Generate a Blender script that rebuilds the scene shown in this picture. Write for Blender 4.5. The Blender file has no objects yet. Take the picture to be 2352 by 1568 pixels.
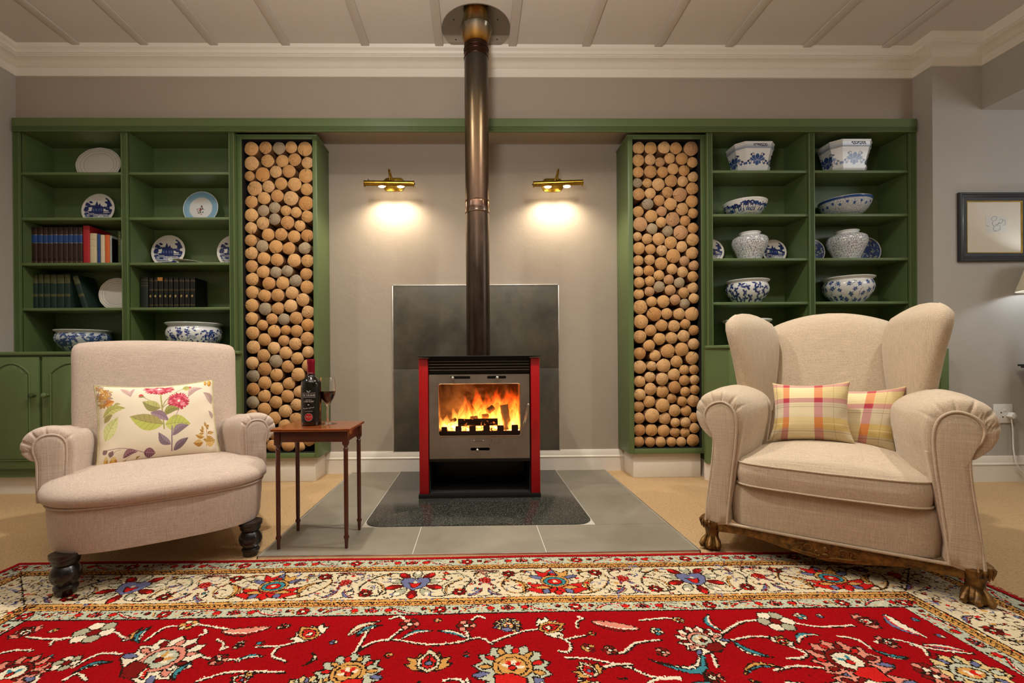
import bpy, bmesh, math, random
import numpy as np
from mathutils import Vector, Matrix, Euler

C = bpy.context.scene.collection
PI = math.pi
# ---------------------------------------------------------------- camera model
FPX = 1080.0; YAW = .0162; ROLL = .0072; PITCH = -.0020; EYE = .82
PCX = 1095 + FPX*math.tan(YAW); PCY = 831.2
_F = np.array([math.sin(YAW)*math.cos(PITCH), math.cos(YAW)*math.cos(PITCH), math.sin(PITCH)])
_R0 = np.array([math.cos(YAW), -math.sin(YAW), 0.]); _U0 = np.cross(_R0, _F)
_R = _R0*math.cos(ROLL) - _U0*math.sin(ROLL); _U = _U0*math.cos(ROLL) + _R0*math.sin(ROLL)
_E = np.array([0, 0, EYE])
def ray(u, v): return _F + (u-PCX)/FPX*_R + (PCY-v)/FPX*_U
def at(u, v, Y):
    d = ray(u, v); return _E + d*(Y/d[1])
def onz(u, v, Z=0.):
    d = ray(u, v); return _E + d*((Z-EYE)/d[2])
def X(u, v, Y): return float(at(u, v, Y)[0])
def Zp(u, v, Y): return float(at(u, v, Y)[2])

# ---------------------------------------------------------------- mesh helpers
def lin(c):
    if isinstance(c, str):
        c = [int(c[i:i+2], 16)/255 for i in (1, 3, 5)]
        return tuple(x/12.92 if x <= .04045 else ((x+.055)/1.055)**2.4 for x in c)
    return tuple(c)

def root_loc(o):
    p = Vector((0, 0, 0))
    while o is not None:
        p += o.location; o = o.parent
    return p

class MB:
    """collects shapes; build() links them as ONE mesh object"""
    def __init__(s): s.v = []; s.f = []
    def add(s, v, f):
        n = len(s.v); s.v += [tuple(map(float, p)) for p in v]; s.f += [tuple(i+n for i in q) for q in f]; return s
    def bm(s, b):
        b.verts.ensure_lookup_table(); b.verts.index_update()
        s.add([v.co for v in b.verts], [[v.index for v in f.verts] for f in b.faces]); b.free(); return s
    def box(s, x0, x1, y0, y1, z0, z1, bev=0, seg=2):
        b = bmesh.new(); bmesh.ops.create_cube(b, size=1)
        for v in b.verts:
            v.co = Vector(((x0+x1)/2+v.co.x*(x1-x0), (y0+y1)/2+v.co.y*(y1-y0), (z0+z1)/2+v.co.z*(z1-z0)))
        if bev: bmesh.ops.bevel(b, geom=b.edges[:], offset=min(bev, abs(x1-x0)*.45, abs(y1-y0)*.45, abs(z1-z0)*.45), segments=seg, affect='EDGES', profile=.5)
        return s.bm(b)
    def loft(s, secs, cap=True, closed=True):
        n = len(secs[0]); v = [p for q in secs for p in q]; f = []
        for i in range(len(secs)-1):
            for j in range(n if closed else n-1):
                k = (j+1) % n
                f.append((i*n+j, i*n+k, (i+1)*n+k, (i+1)*n+j))
        if cap and closed:
            f.append(tuple(range(n-1, -1, -1))); m = (len(secs)-1)*n; f.append(tuple(range(m, m+n)))
        return s.add(v, f)
    def lathe(s, prof, seg=32, c=(0, 0, 0), cap=True, M=None, sx=1, sy=1):
        secs = []
        for r, z in prof:
            q = []
            for j in range(seg):
                a = 2*PI*j/seg; p = Vector((r*math.cos(a)*sx, r*math.sin(a)*sy, z))
                if M is not None: p = M @ p
                q.append((p.x+c[0], p.y+c[1], p.z+c[2]))
            secs.append(q)
        return s.loft(secs, cap)
    def tube(s, pts, rad, seg=10, closed=False, cap=True):
        P = [Vector(p) for p in pts]; n = len(P)
        if not hasattr(rad, '__len__'): rad = [rad]*n
        secs = []; nrm = None
        for i in range(n):
            a = P[(i-1) % n] if (i > 0 or closed) else P[i]; b = P[(i+1) % n] if (i < n-1 or closed) else P[i]
            t = (b-a).normalized() if (b-a).length > 1e-9 else Vector((0, 0, 1))
            if nrm is None:
                nrm = t.cross(Vector((0, 0, 1)))
                if nrm.length < .1: nrm = t.cross(Vector((0, 1, 0)))
            nrm = (nrm - t*nrm.dot(t)).normalized(); bi = t.cross(nrm)
            secs.append([tuple(P[i] + (nrm*math.cos(2*PI*j/seg)+bi*math.sin(2*PI*j/seg))*rad[i]) for j in range(seg)])
        if closed: secs.append(secs[0]); cap = False
        return s.loft(secs, cap)
    def prism(s, poly, d0, d1, plane='xz', bev=0):
        """extrude a 2-D outline; plane xz -> along y, xy -> along z, yz -> along x"""
        m = {'xz': lambda a, b, d: (a, d, b), 'xy': lambda a, b, d: (a, b, d), 'yz': lambda a, b, d: (d, a, b)}[plane]
        b = bmesh.new()
        lo = [b.verts.new(m(p[0], p[1], d0)) for p in poly]; hi = [b.verts.new(m(p[0], p[1], d1)) for p in poly]
        n = len(poly); b.faces.new(lo[::-1]); b.faces.new(hi)
        for i in range(n): b.faces.new((lo[i], lo[(i+1) % n], hi[(i+1) % n], hi[i]))
        if bev:
            e = [x for x in b.edges if (x.verts[0] in lo and x.verts[1] in lo) or (x.verts[0] in hi and x.verts[1] in hi)]
            bmesh.ops.bevel(b, geom=e, offset=bev, segments=2, affect='EDGES', profile=.5)
        return s.bm(b)
    def ball(s, c, r, sx=1, sy=1, sz=1, seg=16, M=None):
        prof = [(max(r*math.sin(PI*i/10), 1e-4), -r*math.cos(PI*i/10)) for i in range(11)]
        v0 = len(s.v); s.lathe(prof, seg)
        for i in range(v0, len(s.v)):
            p = Vector(s.v[i]); p = Vector((p.x*sx, p.y*sy, p.z*sz))
            if M is not None: p = M @ p
            s.v[i] = (p.x+c[0], p.y+c[1], p.z+c[2])
        return s
    def grid(s, fn, nu, nv, wrap=False):
        v = [fn(i/nu, j/nv) for j in range(nv+1) for i in range(nu+(0 if wrap else 1))]
        w = nu if wrap else nu+1; f = []
        for j in range(nv):
            for i in range(nu):
                k = (i+1) % w; f.append((j*w+i, j*w+k, (j+1)*w+k, (j+1)*w+i))
        return s.add(v, f)
    def xf(s, M, i0=0):
        for i in range(i0, len(s.v)): s.v[i] = tuple(M @ Vector(s.v[i]))
        return s
    def soften(s, amt, seed=0, i0=0):
        """rough up a shape: every vertex wanders a little"""
        r = random.Random(seed)
        for i in range(i0, len(s.v)): s.v[i] = tuple(c+r.uniform(-amt, amt) for c in s.v[i])
        return s
    def build(s, name, mat, parent=None, world=True, loc=None, sharp=35, smooth=True, fixn=True):
        me = bpy.data.meshes.new(name)
        off = Vector((0, 0, 0))
        if loc is not None: off = Vector(loc)
        elif parent is not None and world: off = root_loc(parent)
        me.from_pydata([(x-off.x, y-off.y, z-off.z) for x, y, z in s.v], [], s.f)
        if fixn:
            b = bmesh.new(); b.from_mesh(me); bmesh.ops.recalc_face_normals(b, faces=b.faces); b.to_mesh(me); b.free()
        if smooth:
            me.shade_smooth()
            try: me.set_sharp_from_angle(angle=math.radians(sharp))
            except Exception: pass
        o = bpy.data.objects.new(name, me); C.objects.link(o)
        if loc is not None: o.location = loc
        if parent is not None: o.parent = parent
        if mat is not None: me.materials.append(mat)
        return o

def thing(name, label, cat, loc=(0, 0, 0), rz=0, group=None, kind=None):
    o = bpy.data.objects.new(name, None); C.objects.link(o); o.empty_display_size = .05
    o.location = loc; o.rotation_euler = (0, 0, rz)
    return tag(o, label, cat, group, kind)
def tag(o, label=None, cat=None, group=None, kind=None):
    if label: o['label'] = label
    if cat: o['category'] = cat
    if group: o['group'] = group
    if kind: o['kind'] = kind
    return o
def struct(o, label=None, cat=None): return tag(o, label, cat, None, 'structure')
def copy_tree(o, parent=None):
    c = o.copy(); C.objects.link(c); c.parent = parent
    for ch in list(o.children): copy_tree(ch, c)
    return c

def spline(pts, n=60, closed=True):
    P = [Vector(p) for p in pts]; m = len(P); out = []
    cnt = m if closed else m-1
    for i in range(n if closed else n+1):
        t = i/n*cnt; k = min(int(t), cnt-1); u = t-k
        g = (lambda q: P[q % m]) if closed else (lambda q: P[min(max(q, 0), m-1)])
        a, b, c, d = g(k-1), g(k), g(k+1), g(k+2)
        out.append(.5*((2*b)+(c-a)*u+(2*a-5*b+4*c-d)*u*u+(3*b-a-3*c+d)*u**3))
    return out
def superell(w, d, n=4, k=48):
    r = []
    for j in range(k):
        a = 2*PI*j/k; c, s = math.cos(a), math.sin(a)
        r.append((w*math.copysign(abs(c)**(2/n), c), d*math.copysign(abs(s)**(2/n), s)))
    return r

def set_colors(o, cols, domain='POINT', name='Col'):
    a = o.data.attributes.new(name, 'FLOAT_COLOR', domain)
    q = np.ones((len(cols), 4), np.float32); q[:, :3] = cols
    a.data.foreach_set('color', q.ravel())

def text_mesh(s, size, ext=.0004, align='CENTER', name='lettering', shear=0, squash=1.0):
    cu = bpy.data.curves.new(name, 'FONT'); cu.body = s; cu.size = size; cu.extrude = ext; cu.align_x = align; cu.align_y = 'CENTER'; cu.shear = shear; cu.resolution_u = 3
    o = bpy.data.objects.new(name, cu); C.objects.link(o)
    dg = bpy.context.evaluated_depsgraph_get(); dg.update()
    me = bpy.data.meshes.new_from_object(o.evaluated_get(dg)); bpy.data.objects.remove(o)
    v = [(p.co.x*squash, p.co.y, p.co.z) for p in me.vertices]; f = [tuple(q.vertices) for q in me.polygons]
    bpy.data.meshes.remove(me); bpy.data.curves.remove(cu)
    return v, f

# ---------------------------------------------------------------- materials
class NT:
    def __init__(s, name):
        s.m = bpy.data.materials.new(name); s.m.use_nodes = True; s.t = s.m.node_tree; s.t.nodes.clear()
        s.out = s.n('ShaderNodeOutputMaterial'); s.p = s.n('ShaderNodeBsdfPrincipled'); s.l(s.p.outputs[0], s.out.inputs[0])
    def n(s, typ, **kw):
        k = s.t.nodes.new(typ)
        for a, b in kw.items(): setattr(k, a, b)
        return k
    def l(s, a, b): s.t.links.new(a, b)
    def val(s, sock, v):
        if hasattr(v, 'is_linked') or hasattr(v, 'links'): s.l(v, sock)
        else: sock.default_value = v
    def math(s, op, a, b=0., c=None, clamp=False):
        k = s.n('ShaderNodeMath', operation=op, use_clamp=clamp); s.val(k.inputs[0], a); s.val(k.inputs[1], b)
        if c is not None: s.val(k.inputs[2], c)
        return k.outputs[0]
    def mix(s, f, a, b, typ='MIX'):
        k = s.n('ShaderNodeMix', data_type='RGBA', blend_type=typ); s.val(k.inputs[0], f)
        s.val(k.inputs[6], (*a, 1) if isinstance(a, tuple) else a); s.val(k.inputs[7], (*b, 1) if isinstance(b, tuple) else b)
        return k.outputs[2]
    def co(s, scale=(1, 1, 1), kind='Object', loc=(0, 0, 0), rot=(0, 0, 0)):
        tc = s.n('ShaderNodeTexCoord'); mp = s.n('ShaderNodeMapping'); s.l(tc.outputs[kind], mp.inputs[0])
        mp.inputs['Scale'].default_value = scale; mp.inputs['Location'].default_value = loc; mp.inputs['Rotation'].default_value = rot
        return mp.outputs[0]
    def noise(s, vec, scale=5., detail=3., rough=.5, dist=0.):
        k = s.n('ShaderNodeTexNoise'); s.l(vec, k.inputs['Vector']); k.inputs['Scale'].default_value = scale
        k.inputs['Detail'].default_value = detail; k.inputs['Roughness'].default_value = rough; k.inputs['Distortion'].default_value = dist
        return k.outputs[0]
    def ramp(s, f, stops, interp='LINEAR'):
        k = s.n('ShaderNodeValToRGB'); s.l(f, k.inputs[0]); e = k.color_ramp.elements; k.color_ramp.interpolation = interp
        while len(e) < len(stops): e.new(.5)
        for i, (p, c) in enumerate(stops): e[i].position = p; e[i].color = (*c, 1) if len(c) == 3 else c
        return k.outputs[0]
    def bump(s, h, strength=.2, dist=.002):
        k = s.n('ShaderNodeBump'); s.l(h, k.inputs['Height']); k.inputs['Strength'].default_value = strength; k.inputs['Distance'].default_value = dist
        s.l(k.outputs[0], s.p.inputs['Normal']); return k
    def set(s, col=None, rough=None, metal=None, **kw):
        if col is not None: s.val(s.p.inputs['Base Color'], (*col, 1) if isinstance(col, tuple) else col)
        if rough is not None: s.val(s.p.inputs['Roughness'], rough)
        if metal is not None: s.p.inputs['Metallic'].default_value = metal
        for a, b in kw.items(): s.val(s.p.inputs[a.replace('_', ' ')], b)
        return s

def simple(name, col, rough=.5, metal=0., var=.08, vs=6., bump=0., bs=80., **kw):
    c = lin(col); t = NT(name); v = t.co()
    n = t.noise(v, vs, 4)
    a = tuple(x*(1-var) for x in c); b = tuple(min(1, x*(1+var)) for x in c)
    t.set(t.mix(n, a, b), rough, metal, **kw)
    if bump: t.bump(t.noise(v, bs, 3), bump, .003)
    return t.m

def paint_green():
    t = NT('green_eggshell_paint'); v = t.co((1, 1, 1))
    n = t.noise(v, 3, 4); st = t.noise(t.co((90, 90, 3)), 1, 3)
    c = lin('#5d7044')
    t.set(t.mix(n, tuple(x*.9 for x in c), tuple(x*1.08 for x in c)), .42)
    t.bump(st, .06, .002); return t.m
def plaster(name, col):
    t = NT(name); v = t.co(); c = lin(col); n = t.noise(v, 2.2, 5, .6); n2 = t.noise(v, 9, 4, .6)
    t.set(t.mix(n, tuple(x*.93 for x in c), tuple(x*1.05 for x in c)), .75)
    t.bump(t.math('ADD', n, t.math('MULTIPLY', n2, .4)), .35, .012); return t.m
def carpet_mat():
    t = NT('loop_carpet'); v = t.co(); c = lin('#caa87a')
    k = t.n('ShaderNodeTexVoronoi'); t.l(v, k.inputs['Vector']); k.inputs['Scale'].default_value = 150
    n = t.noise(v, 130, 2); col = t.mix(n, tuple(x*.7 for x in c), tuple(x*1.3 for x in c))
    col = t.mix(t.math('MULTIPLY', k.outputs[0], .5), col, tuple(x*.5 for x in c))
    t.set(col, .95); t.bump(k.outputs[0], .8, .004).invert = True; return t.m
def linen(name, col, dark=.6):
    t = NT(name); c = lin(col)
    tc = t.n('ShaderNodeTexCoord'); sp = t.n('ShaderNodeSeparateXYZ'); t.l(tc.outputs['Normal'], sp.inputs[0])
    fz = t.math('MULTIPLY_ADD', t.math('SUBTRACT', t.math('ABSOLUTE', sp.outputs[2]), .68), 6., .5, True)
    fx = t.math('MULTIPLY_ADD', t.math('SUBTRACT', t.math('ABSOLUTE', sp.outputs[0]), .72), 6., .5, True)
    def mixf(f, p, q): return t.math('ADD', t.math('MULTIPLY', p, t.math('SUBTRACT', 1., f)), t.math('MULTIPLY', q, f))
    nx = t.noise(t.co((9, 420, 420)), 1, 3, .6); ny = t.noise(t.co((420, 9, 420)), 1, 3, .6); nz = t.noise(t.co((420, 420, 9)), 1, 3, .6)
    weft = mixf(t.math('MULTIPLY', fx, t.math('SUBTRACT', 1., fz)), nx, ny)
    warp = mixf(fz, nz, ny)
    w = t.noise(t.co((1, 1, 1)), 260, 2); d = t.noise(t.co((1, 1, 1)), 3, 3)
    s = t.math('MULTIPLY_ADD', t.math('ADD', weft, warp), .5, t.math('MULTIPLY_ADD', w, .3, -.15))
    s = t.math('MULTIPLY_ADD', t.math('SUBTRACT', s, .5), 2.2, .5, True)
    col = t.mix(s, tuple(x*dark for x in c), tuple(min(1, x*1.2) for x in c))
    col = t.mix(t.math('MULTIPLY', d, .12), col, tuple(x*.75 for x in c))
    t.set(col, .9, Sheen_Weight=.2, Sheen_Roughness=.5); t.bump(s, .25, .0012); return t.m
def vcol_mat(name, rough=.9, cell=None, bump=0., bs=300, coat=0., sheen=0.):
    t = NT(name); a = t.n('ShaderNodeAttribute', attribute_name='Col'); col = a.outputs[0]; v = t.co()
    if cell: col = t.mix(t.math('MULTIPLY', t.noise(v, cell, 2), .45), col, t.mix(1., col, (.55, .5, .45), 'MULTIPLY'))
    t.set(col, rough, Coat_Weight=coat, Sheen_Weight=sheen)
    if coat: t.set(Coat_Roughness=.06)
    if bump: t.bump(t.noise(v, bs, 2), bump, .003)
    return t.m
def log_mat():
    t = NT('sawn_log'); oi = t.n('ShaderNodeObjectInfo'); rnd = oi.outputs['Random']
    tc = t.n('ShaderNodeTexCoord'); sp = t.n('ShaderNodeSeparateXYZ'); t.l(tc.outputs['Object'], sp.inputs[0])
    x, z = sp.outputs[0], sp.outputs[2]; r0 = t.math('SQRT', t.math('ADD', t.math('MULTIPLY', x, x), t.math('MULTIPLY', z, z)))
    a1 = t.math('MULTIPLY', rnd, 37.); a2 = t.math('MULTIPLY', rnd, 91.)
    px = t.math('SUBTRACT', x, t.math('MULTIPLY', t.math('SINE', a1), .28)); pz = t.math('SUBTRACT', z, t.math('MULTIPLY', t.math('COSINE', a2), .28))
    rp = t.math('SQRT', t.math('ADD', t.math('MULTIPLY', px, px), t.math('MULTIPLY', pz, pz)))
    cb = t.n('ShaderNodeCombineXYZ'); t.l(x, cb.inputs[0]); t.l(z, cb.inputs[1]); t.l(t.math('MULTIPLY', rnd, 60.), cb.inputs[2])
    nz = t.noise(cb.outputs[0], 1.6, 3); nz2 = t.noise(cb.outputs[0], 5, 4)
    rr = t.math('MULTIPLY', t.math('ADD', t.math('MULTIPLY', rp, .5), t.math('MULTIPLY_ADD', r0, .5, t.math('MULTIPLY', nz, .25))), t.math('MULTIPLY_ADD', t.math('FRACT', a1), 22., 24.))
    ring = t.math('POWER', t.math('MULTIPLY_ADD', t.math('SINE', rr), .5, .5), 3.)
    tint = oi.outputs['Color']
    base = t.mix(nz, t.mix(1., tint, (.80, .70, .58), 'MULTIPLY'), t.mix(1., tint, (1.18, 1.2, 1.22), 'MULTIPLY'))
    ramt = t.math('MULTIPLY', t.math('MULTIPLY', ring, t.math('FRACT', t.math('MULTIPLY', rnd, 53.))), .55)
    base = t.mix(ramt, base, t.mix(1., tint, (.50, .36, .25), 'MULTIPLY'))
    # blue stain wedge
    st = t.math('MULTIPLY', t.math('GREATER_THAN', t.math('FRACT', t.math('MULTIPLY', rnd, 17.)), .6), t.math('SMOOTH_MIN', t.math('MAXIMUM', t.math('MULTIPLY_ADD', nz2, 3.2, -1.5), 0.), .75, .1))
    base = t.mix(st, base, t.mix(1., tint, (.52, .54, .62), 'MULTIPLY'))
    # pith
    base = t.mix(t.math('LESS_THAN', rp, t.math('MULTIPLY_ADD', nz2, .09, .0)), base, (.10, .045, .02))
    # radial crack
    th = t.math('ARCTAN2', pz, px); an = t.math('MULTIPLY', rnd, 200.)
    dth = t.math('ARCTAN2', t.math('SINE', t.math('SUBTRACT', th, an)), t.math('COSINE', t.math('SUBTRACT', th, an)))
    wd = t.math('MULTIPLY', t.math('SUBTRACT', r0, t.math('MULTIPLY_ADD', t.math('FRACT', t.math('MULTIPLY', rnd, 7.)), .5, .25)), .085)
    dd = t.math('ABSOLUTE', t.math('ADD', t.math('MULTIPLY', dth, rp), t.math('MULTIPLY_ADD', nz2, .12, -.06)))
    crack = t.math('LESS_THAN', dd, wd)
    base = t.mix(crack, base, (.035, .017, .008))
    # pale cambium rim and brown side
    base = t.mix(t.math('MULTIPLY', t.math('GREATER_THAN', r0, .94), .35), base, (.75, .55, .36))
    g = t.n('ShaderNodeNewGeometry'); vt = t.n('ShaderNodeVectorTransform', vector_type='NORMAL', convert_from='WORLD', convert_to='OBJECT'); t.l(g.outputs['True Normal'], vt.inputs[0])
    sn = t.n('ShaderNodeSeparateXYZ'); t.l(vt.outputs[0], sn.inputs[0])
    side = t.math('LESS_THAN', t.math('ABSOLUTE', sn.outputs[1]), .5)
    base = t.mix(side, base, t.mix(nz2, (.17, .075, .025), (.36, .19, .08)))
    t.set(base, .8); t.bump(t.math('ADD', ring, t.math('MULTIPLY', nz2, 2.)), .15, .02); return t.m
def wood(name, c1, c2, rough=.3, sc=(3, 3, 40), coat=.3):
    t = NT(name); v = t.co(sc); n = t.noise(v, 1.5, 5, .6, .6)
    t.set(t.mix(n, lin(c1), lin(c2)), rough, Coat_Weight=coat, Coat_Roughness=.12); return t.m
def slate_mat(name, c1, c2, sc=3., rough=.45):
    t = NT(name); v = t.co(); n = t.noise(v, sc, 6, .62, .4); n2 = t.noise(v, sc*9, 3)
    f = t.math('MULTIPLY_ADD', t.math('SUBTRACT', t.math('MULTIPLY_ADD', n2, .15, n), .57), 2.2, .5, True)
    t.set(t.mix(f, lin(c1), lin(c2)), t.math('MULTIPLY_ADD', n, .3, rough-.15)); t.bump(n, .2, .006); return t.m
def granite_mat():
    t = NT('speckled_black_granite'); v = t.co(); n = t.noise(v, 170, 3, .7); n2 = t.noise(v, 60, 2)
    col = t.ramp(n, [(.38, lin('#131412')), (.5, lin('#2b2d29')), (.6, lin('#55564f')), (.72, lin('#8a8a80'))])
    t.set(t.mix(t.math('MULTIPLY', n2, .4), col, lin('#20211e')), .16); return t.m
def metal_mat(name, c1, c2, rough=.3, sc=4., metal=1., stretch=(1, 1, 1), bump=0.):
    t = NT(name); n = t.noise(t.co(stretch), sc, 5, .65)
    f = t.math('MULTIPLY_ADD', t.math('SUBTRACT', n, .5), 2.4, .5, True)
    t.set(t.mix(f, lin(c1), lin(c2)), t.math('MULTIPLY_ADD', n, .25, rough-.1), metal)
    if bump: t.bump(n, bump, .003)
    return t.m
def emit(name, col, s):
    t = NT(name); e = t.n('ShaderNodeEmission'); e.inputs[0].default_value = (*lin(col), 1); e.inputs[1].default_value = s; t.l(e.outputs[0], t.out.inputs[0]); return t.m
def glass_mat(name, col=(1, 1, 1), rough=0., ior=1.45):
    t = NT(name); t.set(col, rough, Transmission_Weight=1., IOR=ior); return t.m

M = {}
M['green'] = paint_green()
M['wall'] = plaster('taupe_plaster', '#a69a8b')
M['wall_right'] = plaster('grey_plaster', '#b1aca4')
M['white'] = simple('white_gloss_paint', '#e4ddd0', .4, var=.03)
M['ceiling'] = simple('ceiling_paint', '#cdc4ba', .7, var=.03)
M['carpet'] = carpet_mat()
M['linen_pink'] = linen('rose_beige_linen', '#c8b4a4')
M['linen_oat'] = linen('oatmeal_linen', '#cbb89e')
M['log'] = log_mat()
M['black'] = simple('matt_black_board', '#060605', .9, var=.1)
M['iron'] = simple('black_stove_enamel', '#141312', .4, var=.15)
M['steel'] = metal_mat('grey_stove_steel', '#8b857c', '#a09a90', .42, 5)
M['red'] = simple('red_stove_enamel', '#a30f14', .33, var=.05)
M['chrome'] = metal_mat('polished_chrome', '#d9d6cf', '#efece6', .12, 3)
M['mirror'] = metal_mat('mirror_steel', '#8d857a', '#a09788', .08, 3)
M['alu'] = metal_mat('aluminium_trim', '#c9c8c4', '#e4e3df', .35, 9)
M['brass'] = metal_mat('aged_brass', '#8a6a24', '#c9a646', .22, 9)
M['gilt'] = metal_mat('worn_gilt_wood', '#24150a', '#93692c', .36, 38, metal=.5, bump=.6)
M['mahogany'] = wood('mahogany', '#280c05', '#5e2510', .28, (9, 9, 3))
M['mahogany_top'] = wood('mahogany_top', '#54200c', '#a85a28', .18, (5, 60, 5), .6)
M['ebony'] = simple('ebonised_wood', '#120d0b', .3, var=.2, Coat_Weight=.3)
M['slate'] = slate_mat('dark_slate_tile', '#34322a', '#5c584a', 3.2)
M['hearth_tile'] = slate_mat('grey_hearth_tile', '#6d685c', '#8f8878', 1.6, .5)
M['grout'] = simple('pale_grout', '#b7b2a6', .9)
M['granite'] = granite_mat()
M['porcelain'] = simple('white_porcelain', '#dcdcd6', .16, var=.02, Coat_Weight=.5)
M['ceramic'] = vcol_mat('painted_porcelain', .22, coat=.12)
M['print'] = vcol_mat('printed_cotton', .9, bump=.2, bs=500, sheen=.2)
M['rug'] = vcol_mat('knotted_wool_pile', .95, cell=420, bump=.9, bs=380); M['rug'].node_tree.nodes['Principled BSDF'].inputs['Specular IOR Level'].default_value = .05
M['glass'] = glass_mat('clear_glass')
M['plastic'] = simple('white_plastic', '#e6e6e2', .35, var=.01)
FLAME_HI, FLAME_LO = 75., 14.
# ================================================================ ROOM SHELL
YW, YU, YP, YN, YC, YB, YR = 3.49, 3.20, 3.17, 3.225, 2.98, 3.43, 3.06   # depths of the wall planes
XL = X(36, 220, YU); XR = X(2096, 220, YU); XD = X(2255, 200, YR)
ZC = Zp(1095, 100, 3.07)
ZSOF = Zp(2256, 252, YR); ZAL = Zp(1095, 331, YW)
XE, YE = 4.9, -2.6                                                        # far right, behind the camera

struct(MB().box(XL-.3, XE+.1, YE, YW+.1, -.05, 0).build('floor', M['carpet']), 'beige looped carpet around the hearth', 'floor')
ce = struct(MB().box(XL-.3, XE+.1, YE, YW+.1, ZC, ZC+.06).build('ceiling', M['ceiling']), 'pale boarded ceiling with narrow battens', 'ceiling')
for u, v in [(174.5, 96), (332, 97), (492, 98), (657, 98), (839, 100), (1009, 101), (1177, 101), (1346, 100), (1512, 100), (1674, 100), (1853, 100), (2034, 100)]:
    x = X(u, v, 3.08)
    MB().box(x-.027, x+.027, YE+.1, 3.09, ZC-.012, ZC, .004).build('batten', M['ceiling'], ce)

b = MB().box(XL-.2, XR+.4, YW, YW+.1, 0, ZC)
b.box(XL-.2, XR+.2, YU, YW+.001, ZAL, ZC)
struct(b.build('wall_back', M['wall'], sharp=20), 'taupe plaster chimney wall between the log cabinets', 'wall')
struct(MB().box(XL-.1, XL, YE, YW, 0, ZC).build('wall_left', M['wall_right']), 'plain wall at the left edge beside the bookcase', 'wall')
struct(MB().box(XR, XE, YR, YW+.1, 0, ZC).build('wall_right', M['wall_right'], sharp=20), 'grey wall behind the wingback chair with socket', 'wall')
struct(MB().box(XD, XE, YE, YR, ZSOF, ZC).build('trim_2', M['wall_right'], sharp=20), 'boxed ceiling beam at the upper right', 'beam')
struct(MB().box(XL-.3, XE+.1, YE-.1, YE, 0, ZC).build('wall_front', M['wall_right']), 'wall behind the camera', 'wall')
struct(MB().box(XE, XE+.1, YE, YW, 0, ZC).build('wall_far_right', M['wall_right']), 'far right wall out of frame', 'wall')

def offset_path(path, d):
    out = []; n = len(path)
    for i in range(n):
        p = Vector(path[i]); ns = []
        for a, c in ((i-1, i), (i, i+1)):
            if 0 <= a and c < n:
                t = (Vector(path[c])-Vector(path[a])).normalized(); ns.append(Vector((t.y, -t.x)))
        if len(ns) == 1: q = ns[0]*d
        else:
            m = (ns[0]+ns[1]); m = m/m.length_squared*2; q = m*d
        out.append((p.x+q.x, p.y+q.y))
    return out
def sweep(path, prof, closed_prof=True):
    b = MB(); secs = []
    offs = [offset_path(path, d) for d, z in prof]
    for i in range(len(path)): secs.append([(offs[k][i][0], offs[k][i][1], prof[k][1]) for k in range(len(prof))])
    return b.loft(secs)
ch = ZC - Zp(1095, 176, 3.185)
cor = [(0, 0), (.012, 0), (.016, .05), (.022, .052), (.03, .057), (.042, .068), (.062, .078), (.085, .083), (.085, .090), (.091, .090), (.091, .096), (.098, .097), (.104, .112), (.118, .122), (.122, .132), (.126, .14), (0, .14)]
cor = [(d, ZC-ch+z/.14*ch) for d, z in cor]
struct(sweep([(XL, YE), (XL, YU), (XR, YU), (XR, YR), (XD, YR), (XD, YE)], cor).build('trim_1', M['white'], sharp=25), 'white moulded plaster cornice', 'cornice')
bh = Zp(900, 1037, 3.47)
def skirt(path, h): return sweep(path, [(0, 0), (.016, 0), (.016, h*.64), (.02, h*.66), (.02, h*.70), (.014, h*.74), (.012, h*.9), (.006, h), (0, h)])

# ================================================================ LOG CABINETS
LX0, LX1 = X(545, 480, YN), X(728.5, 480, YN); RX0, RX1 = X(1442.5, 480, YN), X(1620.5, 480, YN)
LZ1, RZ1 = Zp(640, 308.8, YN), Zp(1530, 309, YN); LZ0, RZ0 = Zp(640, 1052, YN), Zp(1530, 1042, YN)
def log_cabinet(x0, x1, z0, z1, inner, label, inx, plx):
    t = thing('log_cabinet', label, 'cabinet', ((x0+x1)/2, YN, 0), group='log cabinets')
    ix0, ix1, iz0, iz1 = inner; yb = YW-.004
    f = MB()
    f.box(x0, ix0, YN, yb, z0, z1, .003).box(ix1, x1, YN, yb, z0, z1, .003)
    f.box(ix0, ix1, YN, yb, z0, iz0, .003).box(ix0, ix1, YN, yb, iz1, z1, .003)
    # small ovolo under the top edge on the alcove side
    f.box(x0-.004, x1+.004, YN-.006, yb, z1-.012, z1, .004)
    f.build('frame', M['green'], t)
    k = MB().box(ix0, ix1, 3.47, 3.484, iz0, iz1)
    e = .002
    k.box(ix0, ix0+e, YN+.006, 3.47, iz0, iz1).box(ix1-e, ix1, YN+.006, 3.47, iz0, iz1).box(ix0+e, ix1-e, YN+.006, 3.47, iz0, iz0+e).box(ix0+e, ix1-e, YN+.006, 3.47, iz1-e, iz1)
    k.build('lining', M['black'], t)
    MB().box(plx[0], plx[1], YN+.03, yb, 0, z0, .003).build('plinth', M['white'], t)
    return t
LIN = (X(557.3, 680, YN), X(719.8, 680, YN), Zp(640, 1040.5, YN), Zp(640, 319, YN))
RIN = (X(1455.2, 680, YN), X(1611.3, 680, YN), Zp(1530, 1029.8, YN), Zp(1530, 319, YN))
log_cabinet(LX0, LX1, LZ0, LZ1, LIN, 'tall green cabinet of sawn logs to the left of the stove', 0, (LX0+.03, LX1-.035))
log_cabinet(RX0, RX1, RZ0, RZ1, RIN, 'tall green cabinet of sawn logs to the right of the stove', 0, (RX0+.035, RX1-.03))

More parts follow.
